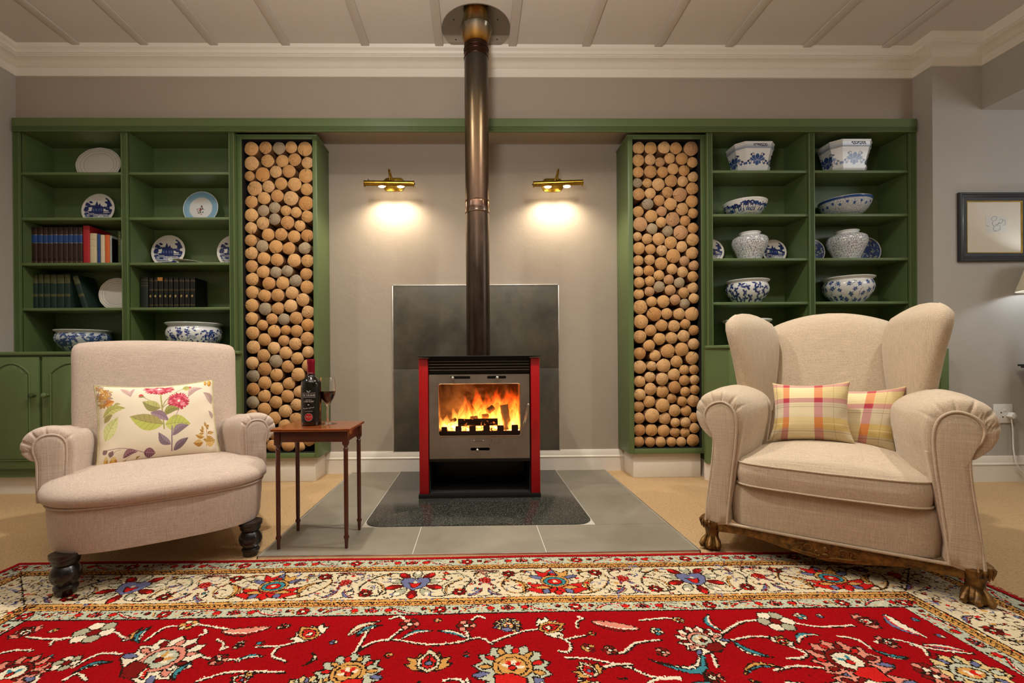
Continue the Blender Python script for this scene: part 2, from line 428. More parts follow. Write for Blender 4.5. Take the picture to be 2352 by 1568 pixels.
# ---- logs: (x, y, r) read in eight close views of the photograph, 7.84 view pixels to one photo pixel; a 4th value 1 = grey, 2 = orange, 3 = darker rim
LV = [((540, 300), [(257,283,135),(515,267,118),(757,267,118,1),(992,267,110),(1243,288,135),(262,556,135),(566,502,118),(811,502,118),(1053,492,115),(1274,540,112),(227,785,94),(468,738,135,2),(717,714,112),(951,702,118),(1250,790,134),(333,1006,138),(580,962,114),(805,932,114),(1050,935,130),(1278,1040,112),(248,1246,117),(487,1212,117),(720,1163,118),(979,1188,135),(1255,1293,135,2),(257,1490,123),(483,1433,108,1),(686,1388,104,1),(888,1403,99),(1086,1460,100),(1280,1540,113)]),
 ((540, 480), [(468,248,118),(681,192,106,1),(917,217,124),(1140,298,104),(250,317,112),(577,459,116),(818,436,115),(1042,494,116),(1283,466,114,2),(250,552,111),(455,655,112,1),(698,672,125),(945,700,118,2),(1246,698,112,1),(258,787,118),(495,888,118),(750,912,116),(1041,927,124),(1286,928,116),(258,1023,113),(472,1125,119),(703,1138,105,1),(922,1120,106,1),(1265,1163,110),(274,1263,120),(587,1335,118,2),(836,1335,122),(1074,1278,112,1),(1275,1405,120)]),
 ((540, 660), [(275,92,118),(511,147,118),(756,152,119),(1011,90,118),(1215,217,120),(276,328,120),(511,380,116,1),(740,376,115),(987,327,120),(1287,438,118),(262,563,115),(444,660,100),(628,570,106),(846,568,108,1),(1077,545,118),(1290,678,115,2),(278,803,122),(660,800,118),(868,775,92,2),(1078,777,112),(477,942,118),(1285,925,126),(281,1085,128),(660,1086,114),(843,975,102),(1063,1007,116),(478,1232,120),(890,1192,117),(1303,1166,108),(268,1338,115),(700,1333,122,1),(1108,1267,112),(920,1423,113),(490,1477,126,2),(1280,1402,112)]),
 ((540, 860), [(270,2,118,1),(737,0,116),(1113,-5,122),(505,155,122),(960,160,114),(1290,130,112),(278,245,118,2),(730,238,116),(1120,315,114),(492,392,118),(903,396,118),(1090,550,112),(278,488,115,1),(705,507,117),(885,658,119),(489,630,122),(1070,795,116),(280,730,115),(665,770,118),(860,900,114),(1290,712,112),(285,965,116),(490,930,104),(285,1198,112),(530,1178,94),(715,1085,110),(655,1305,112),(410,1330,80),(1105,1035,100),(1310,960,110),(1310,1190,112),(965,1305,118),(1165,1335,90)])]
RV = [((1430, 300), [(293,264,114),(526,264,116),(760,266,114),(992,267,116),(1264,286,132,3),(295,500,114),(516,487,102),(706,550,90,3),(870,450,102),(1090,477,113),(1302,524,98),(286,718,102),(505,716,116),(732,738,104),(922,648,104),(1128,697,101),(1304,800,98),(275,920,90,1),(462,922,88),(667,955,117),(890,890,116),(1108,905,101),(1286,1022,115),(300,1135,113),(518,1114,102),(827,1110,102),(1070,1142,130,3),(1291,1260,116),(458,1317,104,1),(667,1254,103),(888,1325,117),(1107,1402,116),(290,1450,102),(712,1446,96,3),(1312,1483,96)]),
 ((1430, 480), [(523,127,116),(928,165,133,3),(1160,205,98),(1308,328,99),(325,275,132,3),(709,234,97),(550,352,103,1),(837,388,102,1),(1082,420,133,3),(278,495,84),(457,530,98),(670,535,116),(893,603,117),(1293,545,116),(308,700,115),(520,724,98),(722,752,103),(1108,660,104),(940,842,132),(1296,780,116),(292,918,98),(497,910,98),(707,973,117),(1148,928,93,3),(1318,1003,95,3),(288,1120,94),(482,1102,99,2),(662,1190,98),(905,1078,101),(1117,1122,104),(300,1324,101),(492,1295,92),(840,1273,96,3),(1038,1305,101,1),(1310,1208,102),(670,1397,106,1),(863,1467,100,3),(1314,1413,102),(300,1525,99),(492,1483,92,3),(1122,1498,102)]),
 ((1430, 660), [(535,253,97),(752,247,117),(975,222,98,3),(1152,282,95,1),(1322,208,96),(335,347,131),(587,480,132,2),(825,470,105),(1045,473,110),(1290,472,131),(338,617,133),(523,775,108),(730,688,113),(955,687,112),(1168,665,96),(1327,780,98,2),(328,880,119),(695,925,114),(918,908,112),(1142,872,116),(1318,1014,106),(497,1046,110),(832,1136,131),(1098,1120,129),(320,1185,112,2),(613,1230,107),(1300,1260,123),(325,1433,122),(530,1418,94),(760,1398,132),(1000,1345,112),(1148,1490,93),(1340,1478,94)]),
 ((1430, 850), [(953,82,115),(315,203,107),(510,133,101),(732,154,117),(1150,194,99),(1330,180,91),(318,435,110),(528,348,115),(755,395,116),(970,308,116,2),(1160,388,92),(1338,360,90),(315,660,103),(508,580,114),(745,645,132),(927,512,92),(1100,565,93),(1310,570,115),(315,870,105),(548,832,136),(795,890,115),(970,725,113),(1192,752,102),(328,1092,112,2),(555,1085,114),(778,1125,116),(1000,930,90),(1180,965,98),(1335,870,95),(317,1310,103),(512,1305,96),(705,1318,98),(905,1292,93),(984,1120,95),(1168,1155,92),(1342,1065,96),(1095,1320,93),(1325,1290,118)])]
random.seed(11)
log_meshes = []
for k in range(12):
    q = MB(); ns = 40
    ph = [random.uniform(0, 2*PI) for _ in range(4)]; am = [random.uniform(.004, .03) for _ in range(4)]
    flat = random.uniform(0, 2*PI); fl = random.choice([0, 0, 0, .05, .09])
    def rad(a): return 1 - .015 + sum(am[i]*math.sin((i+2)*a+ph[i]) for i in range(4))*.55 - fl*max(0, math.cos(a-flat))**6
    secs = [[(rad(2*PI*j/ns)*s*math.cos(2*PI*j/ns), y, rad(2*PI*j/ns)*s*math.sin(2*PI*j/ns)) for j in range(ns)] for s, y in ((.96, 0), (1, .012), (1, 1))]
    o = q.loft(secs).build('log', M['log'], sharp=40); log_meshes.append(o.data); bpy.data.objects.remove(o)
TONES = {0: [(.64, .365, .14), (.68, .40, .165), (.62, .34, .125), (.70, .43, .195), (.59, .32, .12)], 1: [(.42, .33, .21), (.38, .31, .205)], 2: [(.60, .30, .095), (.56, .29, .10)], 3: [(.55, .31, .15)]}
TN = {0: 'honey-coloured', 1: 'grey-stained', 2: 'orange-brown', 3: 'dark-rimmed'}
def _sfx(n): return '%d%s' % (n, 'th' if 10 < n % 100 < 14 else {1:'st',2:'nd',3:'rd'}.get(n % 10, 'th'))
ORD = ['topmost', 'second', 'third', 'fourth', 'fifth', 'sixth', 'seventh', 'eighth', 'ninth', 'tenth'] + [_sfx(i) for i in range(11, 60)]
def place_logs(views, inner, side):
    L = []
    for (ox, oy), lst in views:
        for q in lst:
            u, v = ox+q[0]/7.84, oy+q[1]/7.84
            p = at(u, v, YN+.025); L.append([p[0], p[2], q[2]/7.84/FPX*(YN+.025)*1.0, q[3] if len(q) > 3 else 0, u, v])
    for it in range(60):                                     # let touching logs settle against each other and the frame
        for i in range(len(L)):
            a = L[i]
            for c in L[i+1:]:
                dx, dz = c[0]-a[0], c[1]-a[1]; d = math.hypot(dx, dz); o = (a[2]+c[2])*1.0-d
                if o > 0 and d > 1e-6:
                    s = o/d*.25; a[0] -= dx*s; a[1] -= dz*s; c[0] += dx*s; c[1] += dz*s
            m = .003
            a[0] = min(max(a[0], inner[0]+a[2]+m), inner[1]-a[2]-m); a[1] = min(max(a[1], inner[2]+a[2]+m), inner[3]-a[2]-m)
    for i, a in enumerate(L):                                # trim any remaining bite
        for c in L[:i]:
            d = math.hypot(c[0]-a[0], c[1]-a[1])
            if a[2]+c[2] > d: k = d/(a[2]+c[2]); a[2] *= k; c[2] *= k
    nc = 5 if side == 'left' else 6; w = (inner[1]-inner[0])/nc; bins = {}
    for a in L: bins.setdefault(min(nc-1, int((a[0]-inner[0])/w)), []).append(a)
    cn = ['leftmost', 'second', 'middle', 'fourth', 'rightmost'] if nc == 5 else ['leftmost', 'second', 'third', 'fourth', 'fifth', 'rightmost']; cw = 'five' if nc == 5 else 'six'
    for k, lst in bins.items():
        lst.sort(key=lambda q: -q[1])
        for i, a in enumerate(lst):
            tn = a[3]
            if tn == 0 and random.random() < .06: tn = 2
            o = bpy.data.objects.new('log', random.choice(log_meshes)); C.objects.link(o)
            y = YN+.022+random.uniform(0, .014); o.location = (a[0], y, a[1]); o.scale = (a[2]*.99, 3.465-y, a[2]*.99)
            o.rotation_euler = (0, 0, 0)
            o.color = (*random.choice(TONES[a[3]]), 1)
            tag(o, '%s round log end, %s down the %s of %s uneven columns, %s log cabinet' % (TN[a[3]], ORD[i], cn[k], cw, side), 'log', 'sawn logs stacked in the %s cabinet' % side)
place_logs(LV, LIN, 'left'); place_logs(RV, RIN, 'right')

# ================================================================ BOOKCASES, CABINETS, COUNTERS, BEAM
def fluted(b, x0, x1, y, z0, z1, n=5, d=.006):
    w = x1-x0; pts = [(x0, y+.02), (x0, y)]
    e = w*.14; g = (w-2*e)/n
    for k in range(n):
        a = x0+e+k*g
        pts += [(a+.08*g, y), (a+.2*g, y+d*.8), (a+.5*g, y+d), (a+.8*g, y+d*.8), (a+.92*g, y)]
    pts += [(x1, y), (x1, y+.02)]
    return b.prism(pts, z0, z1, 'xy')
BT = Zp(1095, 271.5, 3.15); BB = Zp(1095, 301.5, 3.15)          # beam
CT = (Zp(100, 807, YC-.01), Zp(1900, 789.6, YC-.01))               # counter tops
def bookcase(side):
    L = side == 'left'
    if L: xs = [26.5, 45, 278.5, 293, 526, 538]; zl = [395, 499, 602.7, 706]; um = 300
    else: xs = [1625, 1637.2, 1859, 1872, 2090, 2106]; zl = [390.8, 491, 592.3, 692.7]; um = 1850
    yv = 500
    e = [X(u, yv, YP) for u in xs]; cz = CT[0 if L else 1]
    if L: e[0] = max(e[0], XL+.003)
    else: e[-1] = min(e[-1], XR-.003)
    t = thing('bookcase', 'green bookcase with books and a few plates at the left' if L else 'green bookcase of blue and white porcelain behind the wingback chair', 'bookcase', ((e[0]+e[5])/2, YP, cz))
    side_w = .018
    MB().box(e[0] if L else RX1+.001, LX0-.001 if L else e[5], YB, YB+.012, cz, BT-.06).build('back_panel', M['green'], t)
    for a, c, nm in ((e[0], e[1], 'side_panel'), (e[2], e[3], 'divider'), (e[4], e[5], 'side_panel')):
        b = MB().box(max(a, RX1+.001) if not L else a, min(c, LX0-.001) if L else c, YP+.016, YB, cz, BB+.01)
        o = b.build(nm, M['green'], t)
        p = fluted(MB(), a, c, YP, cz, BB+.002, 5 if c-a > .03 else 4).build('fluted_stile', M['green'], t, sharp=20)
    MB().box(e[0] if L else RX1+.001, LX0-.001 if L else e[5], YP+.02, YB, BB+.012, BB+.03).build('top_panel', M['green'], t)
    zs = [Zp(um, v, YP+.015) for v in zl]
    for z in zs:
        for a, c in ((e[1], e[2]), (e[3], e[4])):
            MB().box(a, c, YP+.014, YB, z-.0185, z, .003).build('shelf', M['green'], t)
    return e, zs
eL, zL = bookcase('left'); eR, zR = bookcase('right')
# beam with a fluted lower edge
x0, x1 = X(26.5, 270, 3.15), X(2106, 275, 3.15)
prof = [(3.15, BT), (3.15, BB+.034)]
for k in range(4):
    z = BB+.034-k*.008
    prof += [(3.154, z-.002), (3.154, z-.0045), (3.149, z-.0055), (3.149, z-.008)]
prof += [(3.151, BB), (3.168, BB), (3.168, BB+.012), (YU-.001, BB+.03), (YU-.001, BT)]
o = MB().prism(prof, x0, x1, 'yz').build('fascia_beam', M['green'], None, loc=((x0+x1)/2, 3.16, BB), sharp=20)
tag(o, 'long green fluted beam running over both bookcases and the alcove', 'beam')

def arch_panel(b, x0, x1, z0, z1, y):
    """raised cathedral door panel as an outline prism"""
    w = x1-x0; pts = [(x0, z0), (x1, z0), (x1, z1-.07)]
    for k in range(13):
        a = k/12; xx = x1-w*.08-(w*.84)*a; pts.append((xx, z1-.07+.065*math.sin(PI*a)**.8))
    pts.append((x0, z1-.07)); return b.prism(pts, y, y+.02, 'xz', .008)
def base_cabinet(side):
    L = side == 'left'; cz = CT[0 if L else 1]
    if L:
        xo = XL+.002; xin = X(553, 816, YP); xc = xin-.11
        poly = [(xo, YC+.02), (xc, YC+.02), (xin, YP-.01), (xin, YP+.014), (X(544, 800, YN)-.004, YP+.014), (X(544, 800, YN)-.004, YB), (xo, YB)]
    else:
        xo = XR-.014; xin = X(1618.5, 796, YP); xc = xin+.115
        poly = [(xo, YC+.02), (xc, YC+.02), (xin, YP-.01), (xin, YP+.014), (X(1621, 800, YN)+.004, YP+.014), (X(1621, 800, YN)+.004, YB), (xo, YB)]
    t = thing('base_cabinet', 'green panelled cupboard with round knobs behind the low armchair' if L else 'green panelled cupboard mostly hidden behind the wingback chair', 'cabinet', ((xo+xin)/2, YC+.02, 0))
    pz = Zp(40, 1096, 3.0) if L else .12
    MB().prism(poly, pz, cz-.022, 'xy').build('carcass', M['green'], t, sharp=20)
    ins = [(p[0]+(-.02 if (p[0] == xc or p[0] == xin) == L and (p[0] in (xc, xin)) else 0)*(1 if L else -1), p[1]+(.028 if p[1] < YP else 0)) for p in poly]
    MB().prism(ins, 0, pz, 'xy').build('plinth', M['white'], t, sharp=20)
    z0, z1 = (Zp(40, 1077, YC) if L else .19), cz-.034
    if L:
        a = X(88.5, 900, YC); g = X(97, 900, YC)
        dx = [(a-.40+.035, a, 1), (g, g+.36, 0), (g+.362+.01, g+.722, 1), (g+.75, xc-.01, 0)]
        dx[0] = (max(a-.365, XL+.004), a, 1)
    else:
        s = X(1676, 860, YC); e_ = X(2181, 860, YC); w = (e_-s)/4
        dx = [(s+k*w+.002, s+(k+1)*w-.002, (k+1) % 2) for k in range(4)]
    for k, (p, q, right) in enumerate(dx):
        d = MB().box(p, q, YC, YC+.0195, z0, z1, .003)
        m = .062
        o = d.build('door', M['green'], t)
        arch_panel(MB(), p+m, q-m, z0+m, z1-m*.7, YC-.006).build('door_panel', M['green'], o)
        rim = MB().tube([(x, YC-.001, z) for x, z in ((p+m-.008, z0+m-.008), (q-m+.008, z0+m-.008), (q-m+.008, z1-m*.7-.07+.006))] + [(q-m+.008-(q-p-2*m+.016)*a/12, YC-.001, z1-m*.7-.07+.008+.066*math.sin(PI*a/12)**.8) for a in range(13)] + [(p+m-.008, YC-.001, z1-m*.7-.07+.006)], .006, 6, True)
        rim.build('panel_moulding', M['green'], o)
        kx = q-.055 if right else p+.012
        if L and right: kx = X(70, 908, YC-.03)
        if L and k == 1: kx = X(100, 908, YC-.03)
        kz = Zp(85, 908, YC-.03) if L else cz-.25
        R = Matrix.Rotation(PI/2, 4, 'X')
        MB().lathe([(.0105, 0), (.0075, .006), (.007, .014), (.014, .021), (.0165, .028), (.0145, .036), (.008, .041), (.001, .042)], 20, (kx, YC, kz), M=R).build('knob', M['green'], o)
    cpoly = []
    e = .018
    if L: cpoly = [(xo, YC-.005), (xc+.005, YC-.005), (xin+.012, YP-.045), (xin+.014, YP-.002), (xo, YP-.002)]
    else: cpoly = [(xo+.012, YC-.005), (xc-.005, YC-.005), (xin-.004, YP-.02), (xin-.004, YP-.002), (xo+.012, YP-.002)]
    # shelf floor runs back inside the bookcase
    b = MB().prism(cpoly, cz-.022, cz-.0002, 'xy', .006)
    ee = eL if L else eR
    b.box(ee[0] if L else RX1+.001, LX0-.001 if L else ee[5], YP-.004, YB, cz-.021, cz-.0004)
    o = b.build('countertop', M['green'], None, loc=((xo+xin)/2, YC, cz-.022), sharp=25)
    tag(o, 'green counter shelf on the cupboard behind the low armchair' if L else 'green counter shelf on the cupboard behind the wingback chair', 'countertop')
base_cabinet('left'); base_cabinet('right')
# filler strips between bookcases and log cabinets
for a, c, n in ((eL[5], LX0, 'left'), (RX1, eR[0], 'right')):
    if c-a > .002:
        o = MB().box(a+.001, c-.001, YN+.03, YN+.05, CT[0], BB+.01).build('filler_strip', M['green'], None, loc=((a+c)/2, YN+.03, CT[0]))
        tag(o, 'narrow recessed green strip between %s bookcase and log cabinet' % n, 'trim')

# skirting boards
pl = LX1-.035; pr = RX0+.035
struct(skirt([(pl+.001, YW), (pr-.001, YW)], bh).build('baseboard_back', M['white'], sharp=20), 'white skirting board along the alcove', 'baseboard')
struct(skirt([(X(2190, 1000, YR), YR), (XE, YR)], Zp(2300, 1046, YR)).build('baseboard_right', M['white'], sharp=20), 'white skirting board on the right wall', 'baseboard')
# ================================================================ HEARTH, SLATE PANEL
HY0, HY1 = 1.978, 3.468; HX0, HX1 = -.925, .945; HZ = .010
hearth = thing('hearth', 'grey tiled hearth on the floor around the stove', 'hearth', (0, 2.6, 0))
GX0, GX1, GY0 = -.565, .575, 2.318                    # granite slab
def round_front(x0, x1, y0, y1, r, n=8):
    p = [(x0, y1)]
    for k in range(n+1):
        a = PI+PI/2*k/n; p.append((x0+r+r*math.cos(a), y0+r+r*math.sin(a)))
    for k in range(n+1):
        a = -PI/2+PI/2*k/n; p.append((x1-r+r*math.cos(a), y0+r+r*math.sin(a)))
    p.append((x1, y1)); return p
MB().box(HX0+.004, HX1-.004, HY0+.004, HY1, .0005, HZ-.0022).build('grout', M['grout'], hearth)
tiles = []
g = .0025
xs_f = [onz(946, 1274, HZ)[0], onz(1257, 1272, HZ)[0]]      # joints of the front row
fy = 2.322
fr = [HX0+.006, xs_f[0], xs_f[1], HX1-.006]
yl = [fy, onz(780, 1163, HZ)[1], 3.12, HY1]
def tile(x0, x1, y0, y1): MB().box(x0+g, x1-g, y0+g, y1-g, .001, HZ, .0012, 1).build('tile', M['hearth_tile'], hearth)
for a, b in zip(fr, fr[1:]): tile(a, b, HY0+.006, GY0-.004)
for a, b in ((2.314, 2.66), (2.66, 3.12), (3.12, HY1)):
    tile(HX0+.006, GX0-.004, a, b); tile(GX1+.004, HX1-.006, a, b)
b = MB()
e = .0055
b.box(HX0, HX0+e, HY0, HY1, 0, HZ+.0012, .0006).box(HX1-e, HX1, HY0, HY1, 0, HZ+.0012, .0006).box(HX0, HX1, HY0, HY0+e, 0, HZ+.0012, .0006)
b.build('edge_trim', M['alu'], hearth)
o = MB().prism(round_front(GX0, GX1, GY0, HY1, .085), .001, HZ+.0015, 'xy', .001).build('granite_slab', M['granite'], None, loc=(0, 2.8, .001))
tag(o, 'speckled black granite slab with rounded corners under the stove', 'hearth slab')

px0, px1 = X(900.5, 660, YW-.012), X(1284, 655, YW-.012); pz1 = Zp(1090, 653.5, YW-.012); pz0 = Zp(905, 1037, YW-.012)
panel = thing('slate_panel', 'dark slate tile panel on the wall behind the stove', 'wall panel', ((px0+px1)/2, YW, pz0))
jz = Zp(940, 847, YW-.012)
mx = (px0+px1)/2
for z0, z1 in ((pz0, jz), (jz, pz1)):
    MB().box(px0+.006, px1-.006, YW-.011, YW-.001, z0+.0015, z1-.0015, .001).build('tile', M['slate'], panel)
MB().box(px0+.004, px1-.004, YW-.006, YW-.0005, pz0, pz1-.004).build('grout', M['grout'], panel)
t = .007
MB().box(px0, px0+t, YW-.0125, YW-.0005, pz0, pz1, .001).box(px1-t, px1, YW-.0125, YW-.0005, pz0, pz1, .001).box(px0, px1, YW-.0125, YW-.0005, pz1-t, pz1, .001).build('edge_trim', M['alu'], panel)

# ================================================================ STOVE
SY = 2.79
sz = lambda v, u=1100, Y=SY: Zp(u, v, Y)
sx = lambda u, v=950, Y=SY: X(u, v, Y)
SB = 3.22
stove = thing('wood_stove', 'red and grey wood burning stove with a lit fire behind glass', 'stove', (sx(1101), SY+.2, 0))
bx0, bx1 = sx(962, 1140), sx(1242, 1140)
zb0, zb1 = HZ+.0015, sz(1133)
MB().box(bx0, bx1, SY-.012, SB, zb0, zb1, .002).build('base_plate', M['iron'], stove)
zt = sz(822)
lx0, lx1, rx0, rx1 = sx(962.5), sx(983.5), sx(1220), sx(1240)
for a, c in ((lx0, lx1), (rx0, rx1)):
    MB().box(a, c, SY, SB-.02, zb1, zt, .002).build('side_panel', M['red'], stove)
tz = sz(816.5, 1100, SY-.02)
MB().box(sx(960, 818), sx(1241, 818), SY-.022, SB, tz-.006, tz, .002).build('top_plate', M['iron'], stove)
# body (hollow firebox), back and lower shelf
fx0, fx1 = sx(1003, 950, SY+.02), sx(1199, 950, SY+.02); fz0, fz1 = sz(1006, 1100, SY+.02), sz(874, 1100, SY+.02)
b = MB()
b.box(lx1+.001, rx0-.001, SY+.045, SB-.03, fz1, tz-.008)                     # over the firebox
b.box(lx1+.001, fx0-.012, SY+.045, SB-.03, fz0-.012, fz1).box(fx1+.012, rx0-.001, SY+.045, SB-.03, fz0-.012, fz1)
b.box(lx1+.001, rx0-.001, SB-.05, SB-.022, zb1, fz1)                          # back
b.box(lx1+.001, rx0-.001, SY+.03, SB-.05, sz(1062), fz0-.012)                 # under the firebox
b.build('body', M['iron'], stove)
b = MB()
b.box(lx1+.001, lx1+.006, SY+.03, SB-.05, zb1, sz(1062)).box(rx0-.006, rx0-.001, SY+.03, SB-.05, zb1, sz(1062)).box(lx1+.006, rx0-.006, SY+.002, SB-.05, zb1, zb1+.003)
b.build('log_store', M['black'], stove)
# refractory firebox liner
br = NT('vermiculite_liner'); v_ = br.co(); n_ = br.noise(v_, 4, 5, .6, .4); n2_ = br.noise(v_, 11, 3)
br.set(br.mix(br.math('MULTIPLY_ADD', br.math('SUBTRACT', n_, .52), 4, .4, True), lin('#4a3626'), lin('#b5a28c')), .95); br.bump(n2_, .3, .01)
b = MB(); fy0, fy1 = SY+.05, SB-.055
b.box(fx0-.012, fx0, fy0, fy1, fz0, fz1).box(fx1, fx1+.012, fy0, fy1, fz0, fz1).box(fx0-.012, fx1+.012, fy1, fy1+.004, fz0, fz1).box(fx0-.012, fx1+.012, fy0, fy1, fz0-.012, fz0).box(fx0-.012, fx1+.012, fy0, fy1, fz1, fz1+.006)
b.build('firebox_liner', br.m, stove)
# vent slats
for v in (829.5, 836.2, 842.8, 849.2):
    z = sz(v); MB().box(sx(984), sx(1217), SY+.012, SY+.04, z-.0016, z+.0012, .0008).build('vent_slat', M['steel'], stove)
# door: plate with a rounded window opening and three air slots
dz0, dz1 = sz(1053), sz(859.5); dx0, dx1 = sx(985.5), sx(1216.5)
wx0, wx1, wz0, wz1 = sx(1007.5), sx(1195.5), sz(1000.5), sz(881)
def rrect(x0, x1, z0, z1, r, n=6):
    p = []
    for cx, cz, a0 in ((x1-r, z1-r, 0), (x0+r, z1-r, PI/2), (x0+r, z0+r, PI), (x1-r, z0+r, 3*PI/2)):
        for k in range(n+1):
            a = a0+PI/2*k/n; p.append((cx+r*math.cos(a), cz+r*math.sin(a)))
    return p
def plate_with_holes(outer, holes, y0, y1):
    b = bmesh.new()
    loops = [outer]+holes; ed = []
    for lp in loops:
        vs_ = [b.verts.new((p[0], y0, p[1])) for p in lp]
        ed += [b.edges.new((vs_[i], vs_[(i+1) % len(vs_)])) for i in range(len(vs_))]
    bmesh.ops.triangle_fill(b, use_beauty=True, use_dissolve=False, edges=ed)
    r = bmesh.ops.extrude_face_region(b, geom=b.faces[:])
    for e_ in r['geom']:
        if isinstance(e_, bmesh.types.BMVert): e_.co.y = y1
    return MB().bm(b)
slot = lambda u0, u1, v: rrect(sx(u0), sx(u1), sz(v+3.2), sz(v-3.2), (sz(v-3.2)-sz(v+3.2))*.48, 5)
slots = [slot(1035, 1081, 866.5), slot(1119.5, 1163.5, 866.5), slot(1080, 1124.5, 1031.5)]
door = plate_with_holes(rrect(dx0, dx1, dz0, dz1, .004, 2), [rrect(wx0, wx1, wz0, wz1, .012)]+slots, SY+.006, SY+.012).build('door', M['steel'], stove, sharp=20)
MB().box(dx0+.004, dx1-.004, SY+.03, SY+.034, wz1+.006, dz1-.003).build('upper_lining', M['black'], door)
MB().box(dx0+.004, dx1-.004, SY+.03, SY+.034, dz0+.002, wz0-.006).build('lower_lining', M['black'], door)
MB().box(dx0, dx1, SY+.008, SY+.035, dz0-.006, dz0-.0005).build('door_sill', M['iron'], door)
gl = NT('stove_glass'); gl.set((1, .93, .86), .02, Transmission_Weight=1., IOR=1.02, Specular_IOR_Level=.5)
MB().box(wx0-.004, wx1+.004, SY+.013, SY+.0155, wz0-.004, wz1+.004).build('glass_pane', gl.m, door)
MB().tube([(x, SY+.005, z) for x, z in rrect(wx0, wx1, wz0, wz1, .012)], .0016, 6, True).build('window_bead', M['chrome'], door)
R = Matrix.Rotation(PI/2, 4, 'X')
for u, v in ((1040, 867.5), (1142, 867), (1096.5, 1033)):
    b = MB().lathe([(.002, 0), (.002, .02)], 10, (sx(u, v), SY+.02, sz(v, u)), M=R)
    b.ball((sx(u, v), SY-.008, sz(v, u)), .0104); b.build('air_knob', M['chrome'], door)
for u in (1089, 1110): MB().ball((sx(u, 1012), SY+.006, sz(1012, u)), .0035, sy=.5).build('rivet', M['chrome'], door)
# small worn red badge between the rivets
bd = MB().tube([(sx(1089+21*k/10, 1013), SY+.0045, sz(1013.5+.9*math.sin(k*1.9)-.8*math.sin(PI*k/10), 1100)) for k in range(11)], .0016, 6)
bd.build('badge', simple('dark_red_badge', '#3a1310', .5), door)
random.seed(4)
b = MB()                                                       # chipped enamel right of the badge
for u, v, l, a in [(1131, 1002, 4, .1), (1137.5, 1003, 4.5, .5), (1147, 1003.5, 3.5, 1.4), (1158, 1004, 2, .3), (1129, 1011.5, 4, .6), (1146, 1009.5, 2.5, 1.3), (1150, 1009.7, 2.6, 1.2), (1154, 1009.6, 2.4, .3), (1128, 1016, 2.5, -.9), (1135, 1018, 1.6, 1), (1144, 1016.7, 2, .4), (1148, 1016.6, 2, .5), (1124, 1021.5, 3.5, -.9)]:
    x, z = sx(u, v), sz(v, u); k = .00258*l/2
    b.prism([(x+math.cos(a)*k, z+math.sin(a)*k), (x-math.sin(a)*.0016, z+math.cos(a)*.0016), (x-math.cos(a)*k, z-math.sin(a)*k), (x+math.sin(a)*.0016, z-math.cos(a)*.0016)], SY+.0052, SY+.0064, 'xz')
b.build('enamel_chips', M['iron'], door)
# handle
hp = [at(1202.5, 981, SY-.012), at(1205, 968, SY-.03), at(1208, 955, SY-.034), at(1211, 942, SY-.034), at(1213.5, 929, SY-.03)]
hb = MB().tube([tuple(p) for p in hp], [.004, .0075, .008, .008, .0065], 12)
hb.tube([tuple(hp[0]), (hp[0][0]+.004, SY+.008, hp[0][2])], .004, 8)
hb.ball(tuple(hp[4]), .0085)
hb.build('handle', M['chrome'], door)
# grate with upstanding blocks inside the firebox
GYc = SY+.085
b = MB().box(fx0+.002, fx1-.002, GYc-.012, GYc+.012, fz0+.001, Zp(1100, 989.5, GYc))
z0 = Zp(1100, 989.5, GYc)
for u0, u1, v in [(1014, 1027, 979.5), (1046, 1060, 978), (1078, 1093, 978), (1110, 1125, 977), (1142, 1157, 977), (1175, 1190, 976)]:
    b.box(X(u0, v, GYc), X(u1, v, GYc), GYc-.011, GYc+.011, z0-.004, Zp(1100, v, GYc), .004)
b.build('fire_grate', simple('rusty_iron_grate', '#2a1a12', .8, var=.3), stove)

# ---- burning wood
char = NT('charred_wood'); cv = char.co((1, 1, 1)); cn_ = char.noise(cv, 30, 4, .6); ck = char.n('ShaderNodeTexVoronoi', feature='DISTANCE_TO_EDGE'); char.l(cv, ck.inputs['Vector']); ck.inputs['Scale'].default_value = 38
char.set(char.mix(cn_, lin('#0d0705'), lin('#3a2013')), .9)
char.val(char.p.inputs['Emission Color'], (1, .22, .03, 1)); char.val(char.p.inputs['Emission Strength'], char.math('MULTIPLY', char.math('LESS_THAN', ck.outputs[0], .06), char.math('GREATER_THAN', cn_, .6)))
char.bump(ck.outputs[0], .6, .01)
bark = NT('burning_bark'); bv = bark.co((1, 1, .5)); bn = bark.noise(bv, 60, 4, .65); bark.set(bark.mix(bn, lin('#8a5a32'), lin('#e8c088')), .9); bark.bump(bn, .7, .008)
ember = NT('glowing_ember'); en = ember.noise(ember.co(), 45, 4, .6)
ember.set(ember.mix(en, lin('#1a0d08'), lin('#5b3a2a')), .95); ember.val(ember.p.inputs['Emission Color'], ember.ramp(en, [(.35, (1, .12, .01)), (.55, (1, .38, .08)), (.75, (1, .8, .4))]))
ember.val(ember.p.inputs['Emission Strength'], ember.math('MULTIPLY', ember.math('POWER', en, 3.), 34.))
def rough_log(p0, p1, r, sq=.0, n=14, seed=0):
    random.seed(seed); P0, P1 = Vector(p0), Vector(p1); pts = [P0.lerp(P1, k/10) for k in range(11)]
    b = MB().tube(pts, [r*random.uniform(.92, 1.06) for _ in pts], n); return b
FG = SY+.125
o = rough_log(at(1052, 970, FG), at(1143, 968.5, FG), .0225, seed=2).build('firewood', char.m, None, loc=at(1097, 976, FG)); tag(o, 'charred black log lying across the fire grate', 'firewood', 'wood burning in the stove')
o = rough_log(at(1166, 986, FG+.015), at(1157.5, 929, FG+.03), .026, seed=3).build('firewood', bark.m, None, loc=at(1166, 988, FG+.015)); tag(o, 'short brown log standing upright in the flames', 'firewood', 'wood burning in the stove')
